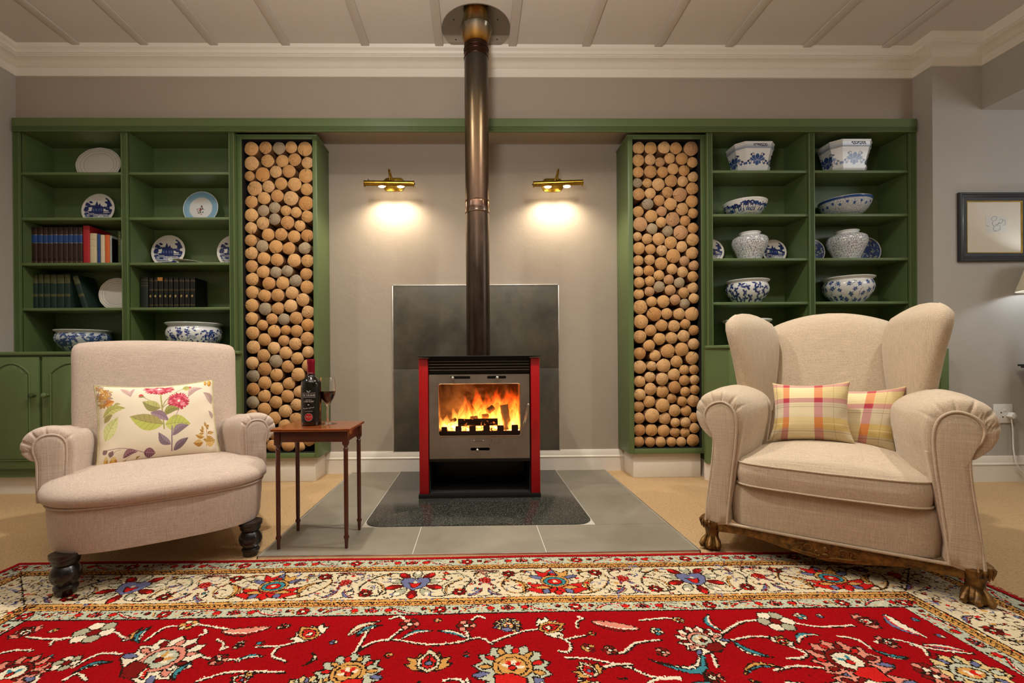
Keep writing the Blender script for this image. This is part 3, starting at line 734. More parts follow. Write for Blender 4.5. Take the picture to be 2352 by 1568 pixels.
for u0, v0, u1, v1, r, s, lab in [(1081, 962, 1096, 960, .016, 5, 'split log piece glowing behind the charred log, left one'), (1108, 957, 1121, 955, .017, 6, 'square pale log piece on top of the charred log'), (1121, 944, 1133, 935, .02, 7, 'tilted log piece burning beside the upright log'), (1046, 963, 1040, 966, .012, 8, 'small charred stub at the left end of the fire')]:
    o = rough_log(at(u0, v0, FG+.06), at(u1, v1, FG+.075), r, seed=s).build('firewood', bark.m if s != 8 else char.m, None, loc=at(u0, v0+5, FG+.06)); tag(o, lab, 'firewood', 'wood burning in the stove')
b = MB(); random.seed(8)
for k in range(70):
    x = random.uniform(fx0+.025, fx1-.025); y = random.uniform(GYc+.03, fy1-.04); r = random.uniform(.012, .024)
    v0 = len(b.v); b.ball((x, y, fz0+r*.8+random.uniform(0, .028)), r, 1, random.uniform(.7, 1.2), random.uniform(.6, .9), 8); b.soften(r*.22, k, v0)
o = b.build('embers', ember.m, None, loc=((fx0+fx1)/2, GYc+.1, fz0)); tag(o, 'bed of glowing orange embers on the stove floor', 'embers', None, 'stuff')

# ---- flames: glowing volumes
fl = NT('flame'); fl.t.nodes.remove(fl.p)
tcf = fl.n('ShaderNodeTexCoord'); mpf = fl.n('ShaderNodeMapping'); fl.l(tcf.outputs['Object'], mpf.inputs[0]); mpf.inputs['Scale'].default_value = (26, 26, 7)
nf = fl.noise(mpf.outputs[0], 1., 3, .6, 1.2)
spz = fl.n('ShaderNodeSeparateXYZ'); fl.l(tcf.outputs['Object'], spz.inputs[0])
hh = fl.math('DIVIDE', spz.outputs[2], .33)
dens = fl.math('MULTIPLY_ADD', fl.math('SUBTRACT', nf, .43), 5., .35, True)
heat = fl.math('SUBTRACT', 1.0, hh, None, True)
colf = fl.ramp(fl.math('MULTIPLY_ADD', nf, .35, fl.math('MULTIPLY_ADD', heat, .95, -.22)), [(.05, (.55, .012, .0)), (.3, (1, .07, .004)), (.52, (1, .20, .018)), (.8, (1, .42, .07)), (1., (1, .68, .26))])
em = fl.n('ShaderNodeEmission'); fl.l(colf, em.inputs[0])
fl.l(fl.math('MULTIPLY', dens, fl.math('MULTIPLY_ADD', fl.math('POWER', heat, 1.6), FLAME_HI, FLAME_LO)), em.inputs[1]); fl.l(em.outputs[0], fl.out.inputs['Volume'])
FB = fz0+.015
def tongue(b, u, v, u1, v1, wpx, y, seed):
    """one closed flame tongue from its root (u,v) to its tip (u1,v1)"""
    random.seed(seed); p0, p1 = Vector(at(u, v, y)), Vector(at(u1, v1, y)); w = wpx/FPX*y/2; secs = []
    ph = random.uniform(0, 6); prof = [.55, .8, .97, 1, .93, .78, .6, .42, .26, .13, .02]
    for k, q in enumerate(prof):
        c = p0.lerp(p1, k/10)+Vector((math.sin(ph+k*.7)*w*.22*(k/10), math.cos(ph+k)*.006, 0))
        secs.append([(c.x+w*q*math.cos(2*PI*j/14), c.y+w*q*.9*math.sin(2*PI*j/14), c.z) for j in range(14)])
    b.loft(secs)
b = MB(); fyc = SY+.2
for i, (u, v, u1, v1, wd, dy) in enumerate([(1018, 988, 1013, 955, 20, -.06), (1030, 986, 1024, 950, 26, 0), (1044, 984, 1046, 955, 24, -.02), (1050, 982, 1041, 930, 22, .06), (1058, 980, 1074, 925, 26, .07), (1070, 978, 1066, 905, 34, .09), (1082, 978, 1080, 915, 30, .03), (1092, 976, 1096, 884, 40, .06), (1104, 975, 1100, 900, 34, .10), (1112, 974, 1118, 892, 36, .02), (1124, 974, 1122, 905, 36, .08), (1136, 974, 1142, 884, 44, .05), (1148, 976, 1146, 895, 40, .11), (1158, 978, 1164, 882, 44, .07), (1172, 978, 1174, 882, 40, .10), (1182, 985, 1184, 882, 34, .02), (1190, 988, 1190, 884, 24, .06), (1187, 988, 1189, 930, 20, -.08), (1128, 980, 1132, 940, 30, -.05), (1100, 980, 1104, 950, 26, -.05), (1150, 985, 1152, 955, 20, -.08), (1176, 988, 1180, 950, 22, -.09)]):
    tongue(b, u, v, u1, v1, wd, fyc+dy, i+20)
o = b.build('fire', fl.m, None, loc=((fx0+fx1)/2, fyc, FB)); tag(o, 'orange and yellow flames burning behind the stove glass', 'fire', None, 'stuff')

# ================================================================ FLUE PIPE
FY = 2.935; fxc = X(1098, 700, FY)
# the pipe hangs plumb; its axis in the photograph leans only with the camera roll
flue = thing('flue_pipe', 'tall heat-tinted steel flue pipe rising from the stove to the ceiling', 'flue', (fxc, FY, tz))
pipe_m = NT('heat_tinted_steel'); pn = pipe_m.noise(pipe_m.co((5, 5, 1.6)), 3, 5, .65, .5); pn2 = pipe_m.noise(pipe_m.co((40, 40, 2)), 1, 4, .6)
hz = pipe_m.n('ShaderNodeSeparateXYZ'); pipe_m.l(pipe_m.co((1, 1, 1)), hz.inputs[0])
cc = pipe_m.ramp(pipe_m.math('MULTIPLY_ADD', pipe_m.math('SUBTRACT', pn, .5), .45, pipe_m.math('DIVIDE', hz.outputs[2], 2.15)), [(0., lin('#443a32')), (.3, lin('#5e5046')), (.5, lin('#6c5646')), (.68, lin('#6f5d44')), (.82, lin('#524d46')), (.95, lin('#424a48'))])
cc = pipe_m.mix(pipe_m.math('MULTIPLY_ADD', pipe_m.math('SUBTRACT', pn2, .62), 4., 0., True), cc, lin('#3c2a22'))
pipe_m.set(cc, pipe_m.math('MULTIPLY_ADD', pn, .3, .18), .95); pipe_m.bump(pn2, .1, .003)
pr = .0735
zc = [Zp(1096, v, FY-.07) for v in (455, 482)]
zr = [Zp(1094, v, FY-.07) for v in (118, 106, 98, 88)]
MB().lathe([(pr, tz-.002), (pr, zc[1]+.002)], 48, (fxc, FY, 0)).build('lower_pipe', pipe_m.m, flue)
MB().lathe([(pr+.001, zc[0]-.002), (pr+.0015, zr[0])], 48, (fxc, FY, 0)).build('upper_pipe', pipe_m.m, flue)
def ringp(z, h=.004, d=.0035): return [(pr+.001, z-h), (pr+d, z-h*.6), (pr+d+.001, z), (pr+d, z+h*.6), (pr+.001, z+h)]
MB().lathe([(pr, zc[1]-.004)]+ringp(zc[1])+[(pr+.002, zc[1]+.012), (pr+.002, zc[0]-.012)]+ringp(zc[0])+[(pr, zc[0]+.004)], 48, (fxc, FY, 0)).build('joint_collar', metal_mat('copper_tinted_steel', '#7a4a30', '#a8988a', .2, 5, stretch=(1, 1, 6)), flue)
MB().lathe([(pr, zr[0]-.004)]+ringp(zr[0])+ringp(zr[1])+ringp(zr[2], .004, .0045)+[(pr+.002, zr[3]), (pr, zr[3]+.002)], 48, (fxc, FY, 0)).build('ceiling_collar', metal_mat('rusty_collar', '#3a241c', '#5e4638', .35, 6), flue)
tint = NT('straw_tinted_steel'); tn_ = tint.noise(tint.co((30, 30, 1)), 1, 3)
tz_ = tint.n('ShaderNodeSeparateXYZ'); tint.l(tint.co(), tz_.inputs[0])
mr = tint.n('ShaderNodeMapRange'); tint.l(tz_.outputs[2], mr.inputs[0]); mr.inputs[1].default_value = zr[3]-tz; mr.inputs[2].default_value = ZC-tz
tint.set(tint.ramp(tint.math('ADD', mr.outputs[0], tint.math('MULTIPLY_ADD', tn_, .3, -.15)), [(0., lin('#8a5a18')), (.3, lin('#c89a50')), (.7, lin('#b9ab92')), (1., lin('#9a9a90'))]), .2, .95)
MB().lathe([(pr+.001, zr[3]), (pr+.003, zr[3]+.02), (.099, ZC-.012), (.101, ZC-.006)], 48, (fxc, FY, 0)).build('ceiling_cone', tint.m, flue)
# ceiling plate, cut straight where it meets the cornice
R_ = .213; pts = []
for k in range(65):
    a = 2*PI*k/64; x, y = R_*math.cos(a), R_*math.sin(a); pts.append((fxc+x, min(FY+y, 3.074)))
MB().prism(pts[:-1], ZC-.006, ZC-.0005, 'xy').build('ceiling_plate', M['mirror'], flue, sharp=20)
b = MB()
for a in (.75, 2.35, 3.9, 5.5): b.ball((fxc+.185*math.cos(a), FY+.185*math.sin(a)*.68, ZC-.006), .005, sz=.6, seg=8)
b.build('screw', M['iron'], flue)

# ================================================================ PICTURE LIGHTS
bulb = emit('lamp_bulb', '#ffe2b4', 60)
def picture_lamp(tl, tr, plate, arm, bulbs, label, swl):
    Y = 3.345; p0, p1 = Vector(at(*tl, Y)), Vector(at(*tr, Y)); c = (p0+p1)/2
    pu, pv, pw, ph = plate; pc = at(pu, pv, YW-.006)
    t = thing('picture_lamp', label, 'wall lamp', (pc[0], YW, pc[2]), group='brass picture lamps')
    w, h = pw/FPX*YW/2, ph/FPX*YW/2
    def oct_(k): return [(pc[0]+x*k*w, pc[2]+z*k*h) for x, z in ((1, .25), (.93, .6), (.7, .95), (.55, 1), (-.55, 1), (-.7, .95), (-.93, .6), (-1, .25), (-1, -.25), (-.93, -.6), (-.7, -.95), (-.55, -1), (.55, -1), (.7, -.95), (.93, -.6), (1, -.25))]
    MB().prism(oct_(1), YW-.008, YW-.0005, 'xz', .003).prism(oct_(.8), YW-.012, YW-.006, 'xz', .002).build('back_plate', M['brass'], t)
    ax = (p1-p0).normalized(); r = .0215
    # open-bottomed reflector tube
    secs = []
    dn = Vector((0, 0, -1)); fw = Vector((0, -1, 0)); n = 26; a0, a1 = math.radians(-115), math.radians(155)
    for kk in range(2):
        q = p0.lerp(p1, kk); lp = []
        for rr, rev in ((r, False), (r-.0015, True)):
            for j in range(n+1):
                a = a0+(a1-a0)*(j if not rev else n-j)/n; lp.append(tuple(q+(-dn)*math.cos(a)*rr+fw*math.sin(a)*rr))
        secs.append(lp)
    MB().loft(secs).build('reflector', M['brass'], t)
    for q, s in ((p0, -1), (p1, 1)):
        b = MB().tube([q, q+ax*s*.006], [r+.0012, r+.0008], 24).build('end_cap', M['brass'], t)
        if not (swl and s < 0): MB().tube([q+ax*s*.006, q+ax*s*.012, q+ax*s*.013], [.004, .005, .001], 10).build('screw_knob', M['iron'], t)
    if swl: MB().tube([p0+ax*.025+Vector((0, 0, r)), p0+ax*.022+Vector((0, 0, r+.014))], .0022, 8).ball(tuple(p0+ax*.025+Vector((0, 0, r))), .005).build('switch', M['iron'], t)
    a_ = at(arm[0], arm[1], 3.40); ct = Vector((at(arm[0], 421, Y)[0], Y, c.z+r*.9))
    path = [Vector((pc[0]+(ct.x-pc[0])*.6, YW-.008, pc[2]+.006)), Vector((pc[0]+(ct.x-pc[0])*.7, YW-.03, pc[2]+.02))]
    top = Vector(a_)
    path += [Vector((top.x, 3.432, top.z-.012)), Vector((top.x, 3.415, top.z)), Vector((top.x, 3.39, top.z+.001)), Vector((top.x, 3.365, top.z-.012)), Vector((ct.x, Y+.004, ct.z+.03)), ct]
    MB().tube(spline(path, 28, False), .0052, 10).tube([ct+Vector((0, 0, .002)), ct+Vector((0, .002, .03))], [.0085, .006], 12).build('arm', M['brass'], t)
    for u, v in bulbs:
        q = at(u, v, Y-.002); o = MB().ball((q[0], q[1], q[2]+.004), .011, 2.3, 1, 1).build('bulb', bulb, t)
        LAMPS.append((q[0], Y+.02, q[2]-.012))
LAMPS = []
picture_lamp((838.3, 421.5), (949.5, 422.5), (904.5, 423.5, 50, 31), (895, 391.5), [(877.5, 428.5), (920.5, 429)], 'brass picture lamp on the wall left of the flue', True)
picture_lamp((1226.5, 423.5), (1336.5, 419.5), (1269, 425, 50, 31), (1281, 391.5), [(1258, 430), (1302, 429)], 'brass picture lamp on the wall right of the flue', False)
# ================================================================ PAINTED PATTERNS (numpy rasters that become mesh colours)
class Canvas:
    def __init__(s, x0, x1, y0, y1, cell, bg):
        s.x0, s.y0, s.c = x0, y0, cell; s.w = int(round((x1-x0)/cell)); s.h = int(round((y1-y0)/cell))
        s.a = np.empty((s.h, s.w, 3), np.float32); s.a[:] = lin(bg)
    def _box(s, p, m=0.):
        i0 = max(0, int((p[:, 0].min()-m-s.x0)/s.c)); i1 = min(s.w, int((p[:, 0].max()+m-s.x0)/s.c)+2)
        j0 = max(0, int((p[:, 1].min()-m-s.y0)/s.c)); j1 = min(s.h, int((p[:, 1].max()+m-s.y0)/s.c)+2)
        if i1 <= i0 or j1 <= j0: return None
        xs = s.x0+(np.arange(i0, i1)+.5)*s.c; ys = s.y0+(np.arange(j0, j1)+.5)*s.c
        return i0, i1, j0, j1, *np.meshgrid(xs, ys)
    def poly(s, pts, col):
        p = np.asarray(pts, float); q = s._box(p)
        if q is None: return
        i0, i1, j0, j1, gx, gy = q; ins = np.zeros(gx.shape, bool); n = len(p); x, y = p[:, 0], p[:, 1]
        for k in range(n):
            a, b = k, (k+1) % n
            if y[a] == y[b]: continue
            cnd = (y[a] > gy) != (y[b] > gy)
            ins ^= cnd & (gx < (x[b]-x[a])*(gy-y[a])/(y[b]-y[a])+x[a])
        s.a[j0:j1, i0:i1][ins] = lin(col)
    def line(s, pts, w, col, taper=False):
        p = np.asarray(pts, float)
        for k in range(len(p)-1):
            q = s._box(p[k:k+2], w)
            if q is None: continue
            i0, i1, j0, j1, gx, gy = q; d = p[k+1]-p[k]; L = d@d
            t = np.clip(((gx-p[k, 0])*d[0]+(gy-p[k, 1])*d[1])/max(L, 1e-12), 0, 1)
            ww = w/2*(1-(k/(len(p)-1))*.8) if taper else w/2
            m = (gx-p[k, 0]-t*d[0])**2+(gy-p[k, 1]-t*d[1])**2 < ww*ww
            s.a[j0:j1, i0:i1][m] = lin(col)
    def rect(s, x0, x1, y0, y1, col): s.poly([(x0, y0), (x1, y0), (x1, y1), (x0, y1)], col)
    def circ(s, x, y, r, col, ry=None, n=20, rot=0.):
        ry = ry or r; c, d = math.cos(rot), math.sin(rot)
        s.poly([(x+r*math.cos(2*PI*k/n)*c-ry*math.sin(2*PI*k/n)*d, y+r*math.cos(2*PI*k/n)*d+ry*math.sin(2*PI*k/n)*c) for k in range(n)], col)
    def soft(s, n=1):
        for _ in range(n):
            p = np.pad(s.a, ((1, 1), (1, 1), (0, 0)), 'edge'); s.a = (p[:-2, 1:-1]+p[2:, 1:-1]+p[1:-1, :-2]+p[1:-1, 2:]+2*s.a)/6
        return s
    def smooth(s, x, y):
        fx = np.clip((np.asarray(x)-s.x0)/s.c-.5, 0, s.w-1.001); fy = np.clip((np.asarray(y)-s.y0)/s.c-.5, 0, s.h-1.001)
        i, j = fx.astype(int), fy.astype(int); u, v = (fx-i)[..., None], (fy-j)[..., None]
        return (s.a[j, i]*(1-u)+s.a[j, i+1]*u)*(1-v)+(s.a[j+1, i]*(1-u)+s.a[j+1, i+1]*u)*v
    def sample(s, x, y):
        i = np.clip(((np.asarray(x)-s.x0)/s.c).astype(int), 0, s.w-1); j = np.clip(((np.asarray(y)-s.y0)/s.c).astype(int), 0, s.h-1)
        return s.a[j, i]

class Pen:
    """draws on a canvas in a moved, turned and scaled frame; outlines come first, fills on top"""
    def __init__(s, cv, x, y, sc=1., rot=0., flip=1, ol=None, ow=.004):
        s.cv = cv; s.x, s.y, s.s, s.f = x, y, sc, flip; s.c, s.d = math.cos(rot), math.sin(rot); s.ol, s.ow = ol, ow
    def t(s, pts): return [(s.x+s.s*(s.f*a*s.c-b*s.d), s.y+s.s*(s.f*a*s.d+b*s.c)) for a, b in pts]
    def poly(s, pts, col, ol=True):
        q = s.t(pts); s.cv.poly(q, col)
        if s.ol and ol: s.cv.line(q+[q[0]], s.ow, s.ol)
    def line(s, pts, w, col): s.cv.line(s.t(pts), w*s.s, col)
    def petal(s, a, r0, r1, w, col, tip=.7, ol=True):
        u, v = (math.cos(a), math.sin(a)), (-math.sin(a), math.cos(a)); L = r1-r0
        pts = [(0, .12), (.25, .75), (.55, 1), (.8, .7), (1, 0), (.8, -.7), (.55, -1), (.25, -.75), (0, -.12)]
        s.poly([(u[0]*(r0+L*t)+v[0]*w*k, u[1]*(r0+L*t)+v[1]*w*k) for t, k in pts], col, ol)
    def disc(s, x, y, r, col, ry=None, ol=True):
        s.poly([(x+r*math.cos(2*PI*k/16), y+(ry or r)*math.sin(2*PI*k/16)) for k in range(16)], col, ol)
def curve(pts, n=24): return [(p.x, p.y) for p in spline([(a, b, 0) for a, b in pts], n, False)]

DK, CR, RD, MR, GD, TL, BL, GR, PK, SG, WH = '#271a13', '#dccdab', '#c8201c', '#7a1714', '#d09a52', '#3f8793', '#6c7096', '#aaa98f', '#d98a76', '#b9bda6', '#e9dcc2'
def rosette(cv, x, y, r, cols, n=8, rot=0., ol=DK, ow=.004):
    p = Pen(cv, x, y, r, rot, ol=ol, ow=ow)
    for k in range(n): p.petal(2*PI*k/n, .25, 1, .32*6/n*1.25, cols[k % (len(cols)-1)])
    p.disc(0, 0, .3, cols[-1])
def palmette(cv, x, y, r, rot, cols, teeth=9, ow=.004):
    """serrated fan palmette; local +y is the tip"""
    o, a, b, c, d = cols; p = Pen(cv, x, y, r, rot, ol=DK, ow=ow)
    pts = []
    for k in range(teeth*2+1):
        an = -PI*.18+(PI*1.36)*k/(teeth*2); rr = 1. if k % 2 == 0 else .8
        pts.append((rr*math.cos(an)*1.02, rr*math.sin(an)))
    p.poly(pts+[(-.25, -.62), (.25, -.62)], o)
    for k in range(7):
        an = -.1+(PI+.2)*k/6; p.petal(an, .5, .86, .1, b if k % 2 else a)
    p.disc(0, .08, .52, a, .5); p.disc(0, .06, .38, c, .36)
    for k in range(5): p.petal(PI*(.1+.2*k), .05, .34, .06, d if k % 2 else WH, ol=False)
    p.disc(0, 0, .1, b); p.poly([(-.42, -.35), (0, -.2), (.42, -.35), (.3, -.62), (0, -.75), (-.3, -.62)], b)
    p.petal(-PI*.15, .6, 1.05, .1, BL); p.petal(PI*1.15, .6, 1.05, .1, BL)
def vaseflower(cv, x, y, r, rot, cols, ow=.004):
    o, a, b, c = cols; p = Pen(cv, x, y, r, rot, ol=DK, ow=ow)
    for s in (-1, 1):
        p.poly([(0, -.5), (s*.55, -.45), (s*1., -.05), (s*.75, 0), (s*.95, .4), (s*.55, .3), (s*.4, .7), (s*.15, .3)], o)
    p.poly([(-.42, -.3), (-.5, .25), (0, .95), (.5, .25), (.42, -.3), (0, -.6)], a); p.poly([(-.28, -.2), (-.3, .2), (0, .65), (.3, .2), (.28, -.2), (0, -.38)], b); p.disc(0, 0, .16, c)
    p.line([(0, .2), (0, .6)], .05, DK)
def saz(cv, x0, y0, x1, y1, w, bend, cols, ow=.004):
    """curved serrated leaf"""
    dx, dy = x1-x0, y1-y0; L = math.hypot(dx, dy); t = (dx/L, dy/L); n = (-t[1], t[0]); up, dn, ax = [], [], []
    for k in range(13):
        q = k/12; c = bend*L*math.sin(PI*q); ww = w*(math.sin(PI*min(1, q*.92+.06))**.8)*(1-.18*(k % 2))
        bx, by = x0+dx*q+n[0]*c, y0+dy*q+n[1]*c; ax.append((bx, by))
        up.append((bx+n[0]*ww, by+n[1]*ww)); dn.append((bx-n[0]*ww*.55, by-n[1]*ww*.55))
    p = up+dn[::-1]; cv.poly(p, cols[0]); cv.poly(ax+dn[::-1], cols[1]); cv.line(p+[p[0]], ow, DK); cv.line(ax[1:-1], ow*1.3, cols[2] if len(cols) > 2 else DK)
def vine(cv, pts, w=.006, col=WH, n=30):
    q = curve(pts, n); cv.line([(a+.003, b-.003) for a, b in q], w+.004, DK); cv.line(q, w, col)
def bud(cv, x, y, r, rot, c1, c2, ow=.0035):
    p = Pen(cv, x, y, r, rot, ol=DK, ow=ow); p.petal(PI/2, -.2, 1, .42, c1); p.petal(PI*.25, -.1, .75, .22, c2); p.petal(PI*.75, -.1, .75, .22, c2)
def grapes(cv, x, y, r, rot):
    p = Pen(cv, x, y, r, rot, ol=MR, ow=.004)
    for a, b in ((0, 0), (.55, .1), (-.55, .1), (.28, -.45), (-.28, -.45), (.3, .5), (-.3, .5), (0, -.9)): p.disc(a, b, .3, RD); p.disc(a, b, .1, '#e2705e', ol=False)
    p.poly([(-.2, -1), (.2, -1), (.25, -2), (0, -1.7)], BL); p.petal(-.5, .8, 1.6, .2, TL); p.petal(PI+.5, .8, 1.6, .2, BL)

# ================================================================ RUG
RX0_, RX1_ = -1.885, 1.835; RY1 = 1.962; RY0 = .45; CELL = .0034
cv = Canvas(RX0_, RX1_, RY0, RY1, CELL, '#9c0810')
def fl(u, v): p = onz(u, v, .008); return float(p[0]), float(p[1])
yb = [fl(1100, v)[1] for v in (1283, 1298, 1308, 1373, 1388, 1409)]     # band limits
dB = [RY1-y for y in yb]                                                # depths from the edge
cv.a[:] = lin('#9c0810')
def frame(d0, d1, col):
    cv.rect(RX0_+d0, RX1_-d0, RY1-d1, RY1-d0, col); cv.rect(RX0_+d0, RX0_+d1, RY0-.1, RY1-d0, col); cv.rect(RX1_-d1, RX1_-d0, RY0-.1, RY1-d0, col)
frame(0, dB[0], '#9c1418'); frame(dB[0], dB[1], SG); frame(dB[1], dB[2], GD); frame(dB[2], dB[3], CR); frame(dB[3], dB[4], GD); frame(dB[4], dB[5], SG)
random.seed(31)
# each border is painted once along a straight strip and carried round the two corners: (s, d) -> rug plane
def sides():
    cx0, cx1 = RX0_, RX1_
    yield 'far', (lambda s, d: (s, RY1-d)), cx0, cx1
    yield 'right', (lambda s, d: (RX1_-d, RY1-s)), 0., RY1-RY0
    yield 'left', (lambda s, d: (RX0_+d, RY1-s)), 0., RY1-RY0
XB = fl(1274, 1335)[0]; PER = .512
for nm, mp, s0, s1 in sides():
    rot = {'far': 0., 'right': -PI/2, 'left': PI/2}[nm]; sg = -1 if nm == 'left' else 1
    lo, hi = (s0, s1) if nm == 'far' else (s0, s1)
    P = lambda pts: [mp(*q) for q in pts]
    for d0, d1 in ((dB[1], dB[2]), (dB[3], dB[4])):
        m0 = d0 if nm == 'far' else d0; a, b = (lo+d0, hi-d0) if nm == 'far' else (lo+d0, hi)
        for d in (d0, d1): cv.line(P([(a, d), (b, d)]), .0045, DK)
        w = d1-d0; s = a
        cv.line(P([(a, d0+w*.36), (b, d0+w*.36)]), .003, DK); cv.line(P([(a, d0+w*.78), (b, d0+w*.78)]), .003, MR)
        while s < b:
            cv.line(P([(s, d0+w*.38), (s+.008, d0+w*.72), (s+.016, d0+w*.38)]), .0034, DK)
            if random.random() < .5: cv.circ(*mp(s+.008, d0+w*.14), .004, random.choice([RD, BL, WH]), n=6)
            s += .018
    for d0, d1, ph in ((dB[0], dB[1], 0.), (dB[4], dB[5], .11)):
        a, b = (lo+d0, hi-d0) if nm == 'far' else (lo+d0, hi); w = d1-d0; dm = (d0+d1)/2; s = a+.03; k = 0
        cv.line(P([(a, d0), (b, d0)]), .004, DK); cv.line(P([(a, d1), (b, d1)]), .005, DK)
        seq = ['ros', 'dot', 'leaf', 'pom', 'pal', 'pom', 'leaf2', 'dot']
        while s < b:
            x, y = mp(s, dm); q = seq[k % 8]; r = w*.42
            if q == 'ros': rosette(cv, x, y, r, [MR, RD, WH], 8, 0, DK, .0025)
            elif q == 'dot':
                bud(cv, x, y, r*.75, rot+random.uniform(-1, 1), RD, MR, .0025); cv.line(P([(s+.016, dm-r*.6), (s+.026, dm+r*.5)]), .006, GD); cv.line(P([(s+.02, dm-r*.6), (s+.03, dm+r*.5)]), .003, DK)
            elif q.startswith('leaf'):
                f = 1 if q == 'leaf' else -1
                A, B = mp(s-.05, dm+f*r*.8), mp(s+.05, dm-f*r*.8); saz(cv, *A, *B, .008, .12*f, [WH, BL, RD], .003)
                cv.line(P([(s-.045, dm-r*.6), (s-.015, dm-r*.8), (s+.01, dm-r*.5)]), .003, DK)
            elif q == 'pom': p_ = Pen(cv, x, y, r*.8, rot, ol=DK, ow=.0025); p_.disc(0, .1, .7, RD, .6); p_.poly([(-.6, -.9), (0, -.3), (.6, -.9)], GD)
            else: vaseflower(cv, x, y, r*1.05, rot, [RD, PK, RD, BL], .0025)
            s += .0556; k += 1
    # main border: scrolling vine with two kinds of palmette
    d0, d1 = dB[2], dB[3]; dm = (d0+d1)/2; w = d1-d0
    off = XB if nm == 'far' else dm+.0
    k0 = int((lo-off)/PER)-1; k1 = int((hi-off)/PER)+1
    for k in range(k0, k1+1):
        s = off+k*PER
        if nm != 'far' and s < d1-.05: continue
        if nm == 'far' and (s < lo+d0 or s > hi-d0): continue
        for f in (-1, 1):
            vine(cv, P([(s+f*.03, dm+.3*w*f), (s+f*.09, dm+f*.42*w), (s+f*.16, dm+f*.25*w), (s+f*.2, dm-f*.1*w), (s+f*.16, dm-f*.36*w), (s+f*.1, dm-f*.3*w), (s+f*.11, dm-f*.12*w)]), .003, GR if k % 2 else GD)
            vine(cv, P([(s+f*.17, dm+f*.3*w), (s+f*.24, dm+f*.44*w), (s+f*.3, dm+f*.3*w), (s+f*.28, dm+f*.06*w)]), .003, WH)
            x, y = mp(s+f*.256, dm-.08*w); 
            if f == 1: grapes(cv, x, y, .026, rot+(.5 if k % 2 else -.5))
            A, B = mp(s+f*.12, dm+.40*w), mp(s+f*.17, dm-.12*w); saz(cv, *A, *B, .016, .25*f*sg, [GD if k % 2 == 0 else CR, GD, DK], .003)
            x, y = mp(s+f*.165, dm+(.3*w if k % 2 else -.3*w)); rosette(cv, x, y, .027, [MR, MR, RD, CR], 8)
            x, y = mp(s+f*.115, dm-.36*w); bud(cv, x, y, .02, rot+f*1.2, RD, GD)
            A, B = mp(s+f*.20, dm-.42*w), mp(s+f*.30, dm-.34*w); saz(cv, *A, *B, .010, .1*f, [PK, CR, DK], .003)
            A, B = mp(s+f*.20, dm+.44*w), mp(s+f*.245, dm+.18*w); saz(cv, *A, *B, .012, -.15*f, [BL, CR, MR], .003)
            x, y = mp(s+f*.22, dm+.22*w); bud(cv, x, y, .014, rot-f, RD, TL)
        x, y = mp(s, dm)
        if k % 2 == 0:
            p = Pen(cv, x, y, w*.5, rot, ol=DK, ow=.004)
            for f in (-1, 1):
                p.poly([(0, -.75), (f*.55, -.85), (f*1.05, -.55), (f*.8, -.42), (f*.95, -.1), (f*.6, -.2), (0, -.3)], RD); p.poly([(f*.1, -.5), (f*.5, -.55), (f*.75, -.45), (f*.45, -.3)], GD)
                p.poly([(f*.25, .1), (f*.75, .3), (f*.5, .45), (f*.62, .85), (f*.3, .6), (f*.1, .8), (0, .3)], GD if f > 0 else RD); p.petal(PI/2-f*1.1, .3, .95, .12, BL)
            p.disc(0, 0, .48, GD, .42); p.disc(0, -.02, .38, TL, .32); p.disc(0, -.04, .24, RD, .2); p.disc(0, -.02, .08, CR, ol=False); p.poly([(-.18, .42), (0, .95), (.18, .42)], BL); p.disc(0, .5, .1, RD)
            for f in (-.5, 0, .5): p.petal(-PI/2+f, .6, .95, .13, BL if f else RD)
        else:
            p = Pen(cv, x, y, w*.5, rot, ol=DK, ow=.004)
            for q in range(10): p.petal(2*PI*q/10+.3, .4, 1., .17, (GR, MR)[q % 2]); p.petal(2*PI*q/10+.3, .7, .98, .09, RD if q % 2 else WH, ol=False)
            p.poly([(-.5, .2), (-.42, .42), (-.12, .46), (0, .3), (.12, .46), (.42, .42), (.5, .2), (.35, -.2), (0, -.45), (-.35, -.2)], BL); p.poly([(-.22, .1), (0, .02), (.22, .1), (.1, -.2), (0, -.28), (-.1, -.2)], RD); p.disc(0, .12, .07, CR, ol=False)
# restore the mitred inner corner of the field edge
# field motifs, where the photograph shows them (u, v of the photo)
def S(u, v, px): return px/FPX*fl(u, v)[1]
def F(kind, u, v, px, rot=0., c=0):
    x, y = fl(u, v); r = S(u, v, px)
    if kind == 'pal': palmette(cv, x, y, r, rot, [[SG, GD, RD, GD, RD], [PK, MR, RD, WH, TL], ['#d9bd84', SG, BL, GD, RD], [WH, PK, MR, SG, GD]][c])
    elif kind == 'ros': rosette(cv, x, y, r, [[PK, MR, WH], [CR, GD, RD], [WH, GR, MR]][c], 6)
    elif kind == 'vas': vaseflower(cv, x, y, r, rot, [[WH, GD, RD, WH], [PK, MR, WH, RD], [GD, CR, RD, BL]][c])
    elif kind == 'bud': bud(cv, x, y, r, rot, [TL, RD, PK][c], [RD, GD, WH][c])
def Lf(u, v, u1, v1, px, bend, c): saz(cv, *fl(u, v), *fl(u1, v1), S(u, v, px)*.8, bend, [[TL, WH, DK], [TL, RD, WH], [CR, GR, MR], [GD, TL, DK], [WH, BL, RD], [PK, MR, WH]][c])
def V(*uv): vine(cv, [fl(a, b) for a, b in uv], .007, WH)
